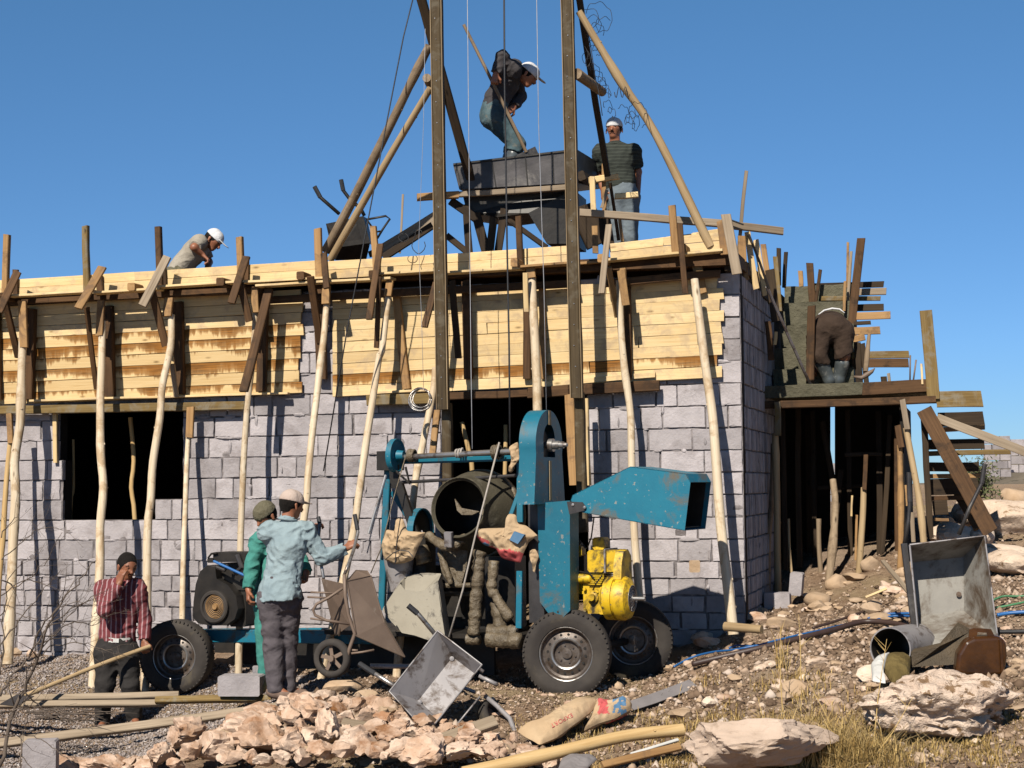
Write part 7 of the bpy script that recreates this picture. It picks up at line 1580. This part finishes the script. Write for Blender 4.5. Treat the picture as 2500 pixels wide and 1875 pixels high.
for _ in range(650):
    p = G(r.gauss(2030, 95), min(1886, r.gauss(1850, 26))); a = r.uniform(0, 6.28); L_ = r.uniform(.08, .34); d = Vector((math.cos(a), math.sin(a) * .6, r.uniform(.3, 1.6))).normalized()
    q.tube([p, p + d * L_ * .5 + Vector((0, 0, .01)), p + d * L_ + Vector((r.gauss(0, .03), 0, -.03 * r.random()))], [.003, .0022, .001], 4)
q.build('dry_stems', mat_generic('dry_stem', (.30, .20, .09), (.50, .37, .19), 6, .9), kind='stuff')
# long dry stalks: countable plants
for i, (x, y, hx, hy, dd, lb) in enumerate(((1912, 1760, 1905, 1530, 12.6, 'tall dry stalk standing left of the hose end'), (1955, 1640, 1950, 1500, 13.0, 'thin dry stalk above the tall one'), (2130, 1850, 2165, 1560, 11.6, 'dry stalk rising in front of the white bag'),
            (1860, 1830, 1850, 1700, 11.9, 'dry stalk over the smooth boulder'), (2060, 1840, 1960, 1640, 11.8, 'dry stalk leaning left over the grass clump'), (2110, 1880, 2230, 1700, 11.4, 'dry stalk leaning right across the boulder'), (2080, 1870, 2000, 1730, 11.5, 'short dry stalk in the middle of the grass clump'))):
    q = MB(); a = P(x, y, dd); b = P(hx, hy, dd + .1); a.z = min(a.z, gz(a.x, a.y) + .02); mid = a.lerp(b, .5) + Vector((random.uniform(-.03, .03), 0, 0)); q.tube([a, mid, b], [.0045, .0035, .0015], 5)
    for k in range(7):
        t_ = random.uniform(.35, .95); p_ = a.lerp(b, t_); e = p_ + Vector((random.uniform(-.09, .09), random.uniform(-.04, .04), random.uniform(.03, .1))); q.tube([p_, e], [.002, .001], 4)
    q.build('dry_stalk', grass_m, label=lb, cat='plant', group='dry stalks on the right slope')
# bare shrub at the lower left
sh_ = empty('bare_shrub', P(20, 1900, 9.6), 'leafless grey shrub with long thin branches at the left edge of the photo', 'shrub')
q = MB(); rb = random.Random(9)
def branch(pts, r0, r1, d, lvl=0):
    W_ = [P(x, y, d + .1 * math.sin(i)) for i, (x, y) in enumerate(pts)]; n = len(W_); out = []
    for a, b in zip(W_, W_[1:]):
        for k in range(4): out.append(a.lerp(b, k / 4) + Vector([rb.gauss(0, .006) for _ in range(3)]))
    out.append(W_[-1]); m_ = len(out); q.tube(out, [r0 + (r1 - r0) * i / (m_ - 1) for i in range(m_)], 6)
    for i in range(2, m_, 1):
        if rb.random() < .55 and lvl < 2:
            dr = (out[i] - out[i - 1]).normalized(); pr_ = Vector((rb.uniform(-1, 1), rb.uniform(-.4, .4), rb.uniform(-.6, 1))); e = (dr + pr_ * .8).normalized(); L_ = rb.uniform(.05, .28) * (1 if lvl == 0 else .5); rr = max(.0012, (r0 + (r1 - r0) * i / m_) * .45)
            p1_ = out[i] + e * L_ * .5 + Vector([rb.gauss(0, .01) for _ in range(3)]); p2_ = out[i] + e * L_ + Vector([rb.gauss(0, .02) for _ in range(3)]); q.tube([out[i], p1_, p2_], [rr, rr * .7, .0008], 5)
            for _ in range(2):
                b0 = out[i].lerp(p2_, rb.uniform(.4, .9)); q.tube([b0, b0 + Vector([rb.gauss(0, .02) for _ in range(3)])], [.0012, .0008], 4)
cz = lambda *l: [px('C', *l[i:i + 2]) for i in range(0, len(l), 2)]
branch(cz(0, 1659, 80, 1300, 190, 1060, 290, 800, 370, 560, 480, 370, 620, 200, 740, 60) , .013, .0025, 9.7)
branch(cz(0, 1110, 90, 960, 220, 790, 330, 560, 440, 420, 470, 330), .008, .002, 9.8)
branch(cz(220, 790, 370, 560, 540, 440, 700, 360, 780, 370), .005, .0015, 9.75); branch(cz(290, 720, 480, 640, 640, 700, 720, 790), .004, .0015, 9.75); branch(cz(370, 560, 500, 520, 640, 380, 790, 290), .004, .0015, 9.7)
branch(cz(0, 700, 120, 560, 240, 400, 350, 280, 470, 130), .005, .0015, 9.9); branch(cz(0, 200, 120, 260, 220, 200, 330, 90, 480, -160), .005, .0014, 9.9); branch(cz(0, 480, 60, 400, 160, 470, 300, 520), .004, .0014, 9.9)
branch(cz(0, 950, 30, 700, 20, 500, 60, 200, 180, 50), .006, .0015, 9.6); branch(cz(0, 1240, 100, 1210, 240, 1190, 330, 1180), .006, .002, 9.6); branch(cz(80, 1300, 170, 1200, 230, 1120), .004, .0015, 9.6)
branch(cz(60, 1420, 180, 1400, 320, 1440, 440, 1530, 560, 1620), .004, .0015, 9.65); branch(cz(40, 1500, 160, 1560, 240, 1659, 300, 1700), .004, .0015, 9.65); branch(cz(150, 1659, 170, 1400, 150, 1300), .004, .0015, 9.6); branch(cz(290, 800, 420, 700, 640, 690, 760, 740, 870, 750), .004, .0015, 9.75)
branch(cz(380, 640, 560, 520, 720, 560, 880, 460), .004, .0012, 9.8); branch(cz(0, 330, 200, 200, 330, 240, 480, 300), .004, .0012, 9.9); branch(cz(190, 1060, 290, 1180, 450, 1230, 620, 1290), .005, .0015, 9.7)
branch(cz(0, 60, 150, -60, 260, -170, 420, -200), .004, .0012, 9.95); branch(cz(0, -120, 90, -250, 150, -320), .004, .0012, 9.9)
q.build('branches', twig_m, sh_, smooth=True)
# thick brush lying at the foot of the shrub
q = MB()
for _ in range(46):
    a = P(rb.uniform(60, 220), rb.uniform(1735, 1760), 14.0 + rb.uniform(-.2, .2)); b = a + Vector((rb.uniform(.05, .45), rb.uniform(-.1, .1), rb.uniform(-.06, .03))); q.tube([a, a.lerp(b, .5) + Vector((0, 0, rb.uniform(0, .03))), b], [.006, .004, .001], 5)
q.build('brushwood', twig_m, label='dark bundle of cut brushwood lying between the planks at the lower left', cat='brushwood')

# ================================================================== LOOSE THINGS ON THE GROUND
def board(lb, x0, y0, d0, x1, y1, d1, w_, t_, m_, nm='plank', nrm=(0, -.8, .6), **k):
    return beam(nm, P(x0, y0, d0), P(x1, y1, d1), w_, t_, m_, nrm=nrm, label=lb, cat='plank', group='planks lying in the foreground', **k)
board('grey plank across the gravel, upper one with a rounded end', -60, 1706, 14.55, 437, 1697, 14.5, .058, .05, wood_grey)
board('second grey plank under the first, turning olive towards the blue shirted man', -60, 1722, 14.45, 400, 1716, 14.4, .055, .05, wood_grey)
board('olive wet plank end behind the shoes of the blue shirted man', 380, 1710, 14.38, 662, 1706, 14.3, .058, .05, wood_olive)
board('long grey brown plank slanting across the gravel below the others', -60, 1822, 13.9, 690, 1725, 13.9, .075, .05, wood_grey)
board('short cracked grey plank below the grey wheelbarrow, upper one', 835, 1766, 12.45, 1060, 1806, 12.35, .085, .05, wood_grey, nrm=(0, -.5, .85))
board('short grey plank crossing the cracked one, rising to the right', 880, 1872, 12.0, 1210, 1762, 12.3, .105, .05, wood_grey, nrm=(0, -.6, .8))
board('small pale board end under the crossed planks', 930, 1840, 12.2, 1060, 1815, 12.4, .06, .03, wood_tan, nrm=(0, -.6, .8))
board('small weathered stick poking out of the rubble left of the cracked plank', 700, 1822, 12.25, 800, 1796, 12.5, .035, .02, wood_grey)
board('splintered grey board end among the rubble at the bottom', 560, 1850, 12.1, 640, 1822, 12.4, .05, .025, wood_grey)
board('short tan lath on the rubble below the grey tray', 1080, 1858, 11.9, 1180, 1838, 12.0, .03, .02, wood_tan)
board('thin pale lath standing against the slope left of the right wheelbarrow', 2155, 1370, 14.6, 2222, 1450, 13.9, .04, .02, wood_grey)
board('short pale stick on the slope under the landing', 2113, 1458, 15.2, 2165, 1437, 15.2, .022, .015, board_new)
pole('fallen_log', [P(1130, 1888, 11.4), P(1350, 1838, 11.55), P(1520, 1800, 11.7), P(1668, 1782, 11.8)], .047, .043, bark_yellow, label='long yellow peeled pole lying at the bottom of the photo', cat='pole', rough=.04)
pole('log_stub', [P(1770, 1530, 14.3), P(1860, 1538, 14.1)], .04, .036, bark_tan, label='short tan log lying at the foot of the corner prop', cat='log')
# concrete blocks lying about
def block_at(lb, x, y, d, w_, h_, dp, rot, m_=block_m, tilt=0):
    c = P(x, y, d); R = Matrix.Rotation(rot, 3, 'Z') @ Matrix.Rotation(tilt, 3, 'Y'); q = MB(); X = R @ Vector((1, 0, 0)); Y = R @ Vector((0, 1, 0)); Z = R @ Zup
    b = .012; rgx = [(-w_ / 2 + b, -h_ / 2), (w_ / 2 - b, -h_ / 2), (w_ / 2, -h_ / 2 + b), (w_ / 2, h_ / 2 - b), (w_ / 2 - b, h_ / 2), (-w_ / 2 + b, h_ / 2), (-w_ / 2, h_ / 2 - b), (-w_ / 2, -h_ / 2 + b)]
    q.prism([c + X * u + Z * v - Y * dp / 2 for u, v in rgx], Y * dp); return q.build('loose_block', m_, label=lb, cat='block')
block_at('whole pale concrete block on the gravel beside the feet of the blue shirted man', 590, 1672, 14.35, .36, .17, .2, -.1); block_at('half concrete block behind the whole one by the chassis', 640, 1655, 14.6, .16, .2, .15, .2)
block_at('pale concrete block lying at the bottom left under the shrub', 100, 1842, 12.6, .24, .22, .15, .1); block_at('small grey block piece beside the rubble at the left', 460, 1800, 13.2, .05, .14, .08, 0)
block_at('concrete block under the straight tan prop at the house corner', 1899, 1468, 16.2, .24, .17, .2, -.25); block_at('concrete block standing upright beside the prop feet', 1945, 1425, 16.3, .12, .22, .16, -.3, tilt=.1)
block_at('yellow brick set into the wall behind the raised hood', 1698, 1382, 15.24, .10, .11, .1, -TH, rock_tan)
# sacks, strips and rubbish
gO = lambda dd: (lambda x, y: P(x, y, dd - (y - 1750) * .006))
s5, c5, n5 = sack('cement_sack', 'empty brown cement sack marked EXPORT lying in front of the big wheel', [px('Q', x, y) for x, y in ((180, 1020), (300, 1030), (560, 870), (860, 680), (1080, 580), (1250, 600), (1280, 640), (1180, 760), (1000, 900), (850, 1010), (720, 1110), (480, 1210), (300, 1100))], gO(12.75), .075, paper, 5, amp=.012)
s6, _, _ = sack('cement_sack', 'red and blue printed end of a torn sack beside the EXPORT sack', [px('Q', x, y) for x, y in ((1250, 640), (1420, 630), (1690, 610), (1730, 660), (1720, 730), (1500, 850), (1280, 920), (1080, 1020), (1180, 820))], gO(12.8), .07, paper, 6, amp=.022, prints=lambda X_, Y_: 2 if (1496 < X_ < 1528 and Y_ < 1742 and noise.noise((X_ * .09, Y_ * .09, 1)) > -.1) else (1 if (X_ + 9 * noise.noise((X_ * .12, Y_ * .12, 8)) < 1484 and Y_ < 1746 + 14 * noise.noise((X_ * .1, Y_ * .1, 2)) and X_ + 7 * noise.noise((X_ * .12, Y_ * .12, 9)) > 1461) or Y_ > 1765 - (X_ - 1480) * .45 + 7 * noise.noise((X_ * .1, Y_ * .1, 5)) and X_ > 1480 else 0))
# lettering, upside down on the sack
tcu = bpy.data.curves.new('lettering', 'FONT'); tcu.body = 'EXPORT'; tcu.size = .10; tcu.extrude = .0015; tcu.align_x = 'CENTER'; tcu.align_y = 'CENTER'; tcu.space_character = 1.1
tmp = bpy.data.objects.new('lettering_curve', tcu); S.collection.objects.link(tmp); bpy.context.view_layer.update()
tme = bpy.data.meshes.new_from_object(tmp.evaluated_get(bpy.context.evaluated_depsgraph_get())); bpy.data.objects.remove(tmp)
tl, tr_ = P(*px('Q', 640, 950), 12.75), P(*px('Q', 925, 800), 12.75); ctr = (tl + tr_) / 2; Xr = (tl - tr_).normalized(); Nn_ = (CAM - ctr).normalized(); Nn_ = (Nn_ - Xr * Nn_.dot(Xr)).normalized(); Yr = Nn_.cross(Xr)
wx = max(v.co.x for v in tme.vertices) - min(v.co.x for v in tme.vertices); sc_ = (tl - tr_).length / wx
dps = bpy.context.evaluated_depsgraph_get(); so = s5
bpy.context.view_layer.update(); Minv = so.matrix_world.inverted()
for v in tme.vertices:
    w3 = ctr + Xr * v.co.x * sc_ + Yr * v.co.y * sc_ * .95; dr = (w3 - CAM).normalized()
    ok, loc, nn, _ = so.ray_cast(Minv @ CAM, dr); w3 = (so.matrix_world @ loc - dr * (.004 + v.co.z)) if ok else w3
    v.co = w3 - wbase(s5)
tme.materials.clear(); tme.materials.append(paper_red); to = bpy.data.objects.new('lettering', tme); S.collection.objects.link(to); to.parent = s5
# smooth big boulder/sack at bottom centre right
rock('flat_boulder', P(1830, 1876, 11.25), (1.42, .8, .50), rock_flat, sub=5, cuts=15, rough=.16, fine=.14, flat=.40, label='big flat topped boulder behind the grass clump, lying low', cat='rock', rot=.12, auto=24, sink=.10)
s7, _, _ = sack('paper_sack', 'grey brown paper sack scrap under the yellow pole at the bottom', [px('J', x, y) for x, y in ((540, 1590), (600, 1560), (770, 1560), (820, 1590), (760, 1640), (720, 1700), (500, 1700))], gO(12.1), .03, rubber_strip, 31, amp=.01)
board('reddish wet board lying under the yellow pole', 1470, 1868, 11.3, 1660, 1822, 11.5, .05, .03, wood_tan)
board('white edged strip of board beside the yellow pole', 1540, 1842, 11.4, 1655, 1806, 11.6, .02, .02, white_m)
beam('rubber_strip', P(1537, 1726, 13.2), P(1694, 1668, 13.6), .11, .008, rubber_strip, nrm=(0, -.55, .8), label='flat grey rubber strip lying between the sack and the slope', cat='strip', bow=.02)
def hose(lb, pts, r_, m_, lift=.01):
    w3 = []
    for x, y in pts: g_ = G(x, y); w3.append(g_ + Zup * (r_ + lift + .02))
    q2 = [w3[0]] + w3 + [w3[-1]]; o = []
    for i in range(1, len(q2) - 2):
        for j in range(6):
            t = j / 6; o.append(.5 * ((2 * q2[i]) + (q2[i + 1] - q2[i - 1]) * t + (2 * q2[i - 1] - 5 * q2[i] + 4 * q2[i + 1] - q2[i + 2]) * t * t + (3 * q2[i] - 3 * q2[i + 1] + q2[i + 2] - q2[i - 1]) * t ** 3))
    o.append(w3[-1]); q = MB(); q.tube(o, r_, 8); return q.build('hose', m_, smooth=True, label=lb, cat='hose')
hose('thick dark brown hose running across the slope to the right wheelbarrow', [(1690, 1640), (1760, 1622), (1860, 1598), (1950, 1578), (2040, 1552), (2110, 1536), (2180, 1540), (2225, 1550)], .024, hose_dark)
hose('blue hose beside the brown one, frayed towards the mixer', [(1645, 1640), (1690, 1618), (1740, 1605), (1790, 1598), (1850, 1588), (1940, 1566), (2000, 1552), (2080, 1532)], .010, hose_blue)
hose('second blue hose curling over the brown one', [(1780, 1594), (1800, 1588), (1840, 1590), (1860, 1592)], .009, hose_blue); hose('blue hose bundle left of the right wheelbarrow, upper strand', [(2120, 1524), (2160, 1512), (2225, 1509)], .012, hose_blue)
hose('blue hose bundle left of the right wheelbarrow, lower strand', [(2125, 1530), (2180, 1518), (2228, 1516)], .010, hose_blue); hose('blue hose right of the right wheelbarrow', [(2435, 1520), (2470, 1514), (2530, 1508)], .016, hose_blue)
hose('upper green hose at the right edge', [(2425, 1478), (2450, 1470), (2480, 1468), (2530, 1470)], .010, hose_green); hose('lower green hose at the right edge', [(2430, 1500), (2460, 1492), (2530, 1478)], .010, hose_green)
hose('thin dark stick like hose above the brown one', [(1985, 1548), (2040, 1530), (2110, 1505)], .012, hose_dark)
hose('dark pipe right of the jerrycan', [(2440, 1562), (2480, 1560), (2530, 1558)], .018, wire_m)
# old steel pipe drum, white bag, foam, folded sheet, jerrycan
q = MB(); pc = P(*px('M', 1180, 740), 12.95); pa = (P(*px('M', 1400, 700), 13.45) - pc).normalized(); L_ = .55
q.lathe(pc, pa, [(0, .155), (0, .165), (L_, .165), (L_, .001), (L_ - .01, .001), (L_ - .01, .155), (.0, .155)], 40); sp0 = q.build('sheet_pipe', steel_grey, auto=40, label='short wide grey pipe lying open toward the camera left of the right wheelbarrow', cat='pipe')
q = MB(); q.lathe(pc + pa * .01, pa, [(0, .153), (L_ - .03, .153), (L_ - .03, .001)], 36); q.build('inside', black_m, sp0, smooth=True)  # black inner surface stands for the shade inside the pipe
sack_b, _, _ = sack('white_bag', 'small white plastic bag in front of the grey pipe', [px('M', x, y) for x, y in ((1030, 860), (1080, 800), (1180, 770), (1150, 850), (1120, 960), (1150, 1010), (1040, 990))], gO(11.75), .05, white_m, 41, amp=.01); sack_b['category'] = 'bag'
fo, _, _ = sack('foam_lump', 'mossy olive lump between the white bag and the boulder', [px('M', x, y) for x, y in ((1150, 800), (1290, 790), (1340, 820), (1330, 960), (1200, 1010), (1120, 900))], gO(11.8), .08, mat_generic('mossy_foam', (.13, .09, .03), (.22, .16, .06), 8, .95, bs=1, bd=.03), 43, amp=.01); fo['category'] = 'foam'
q = MB()
for a in ([(1340, 770), (1560, 720), (1700, 560), (1790, 610), (1680, 860), (1350, 880)],):
    q.prism([P(*px('M', x, y), 12.85 + (.12 if y < 650 else 0)) for x, y in a], (.02, .06, .02))
q.build('folded_sheet', mat_generic('muddy_sheet', (.055, .038, .02), (.11, .075, .04), 6, .7, bs=1, bd=.03, dirt=(.42, .39, .34), dirt_sc=3.5, dirt_lo=.62, dirt_hi=.72), label='muddy folded sheet between the grey pipe and the jerrycan', cat='sheet')
jc = empty('jerrycan', P(2405, 1650, 12.7), 'oily brown translucent jerrycan standing behind the boulder', 'jerrycan')
JM = lambda x, y, d=12.7: P(*px('M', x, y), d)
q = MB(); q.prism([JM(1680, 940), JM(1700, 780), JM(1760, 680), JM(1830, 650), JM(2020, 640), JM(2075, 680), JM(2085, 800), JM(2060, 945), JM(1900, 960)], (.03, .20, 0)); q.build('body', jerry_m, jc)
bvl = jc.children[0].modifiers.new('bevel', 'BEVEL'); bvl.width = .03; bvl.segments = 3
q = MB(); ring = [(1785, 660), (1790, 590), (1820, 580), (1960, 590), (1985, 640), (1935, 655), (1925, 615), (1855, 612), (1845, 655)]; q.prism([JM(x, y, 12.76) for x, y in ring], (.01, .05, 0)); q.build('handle', jerry_m, jc)
q = MB(); q.bar(JM(2030, 660, 12.69), JM(2045, 930, 12.69), .02, .02, (0, -1, 0)); q.build('rib', jerry_m, jc)
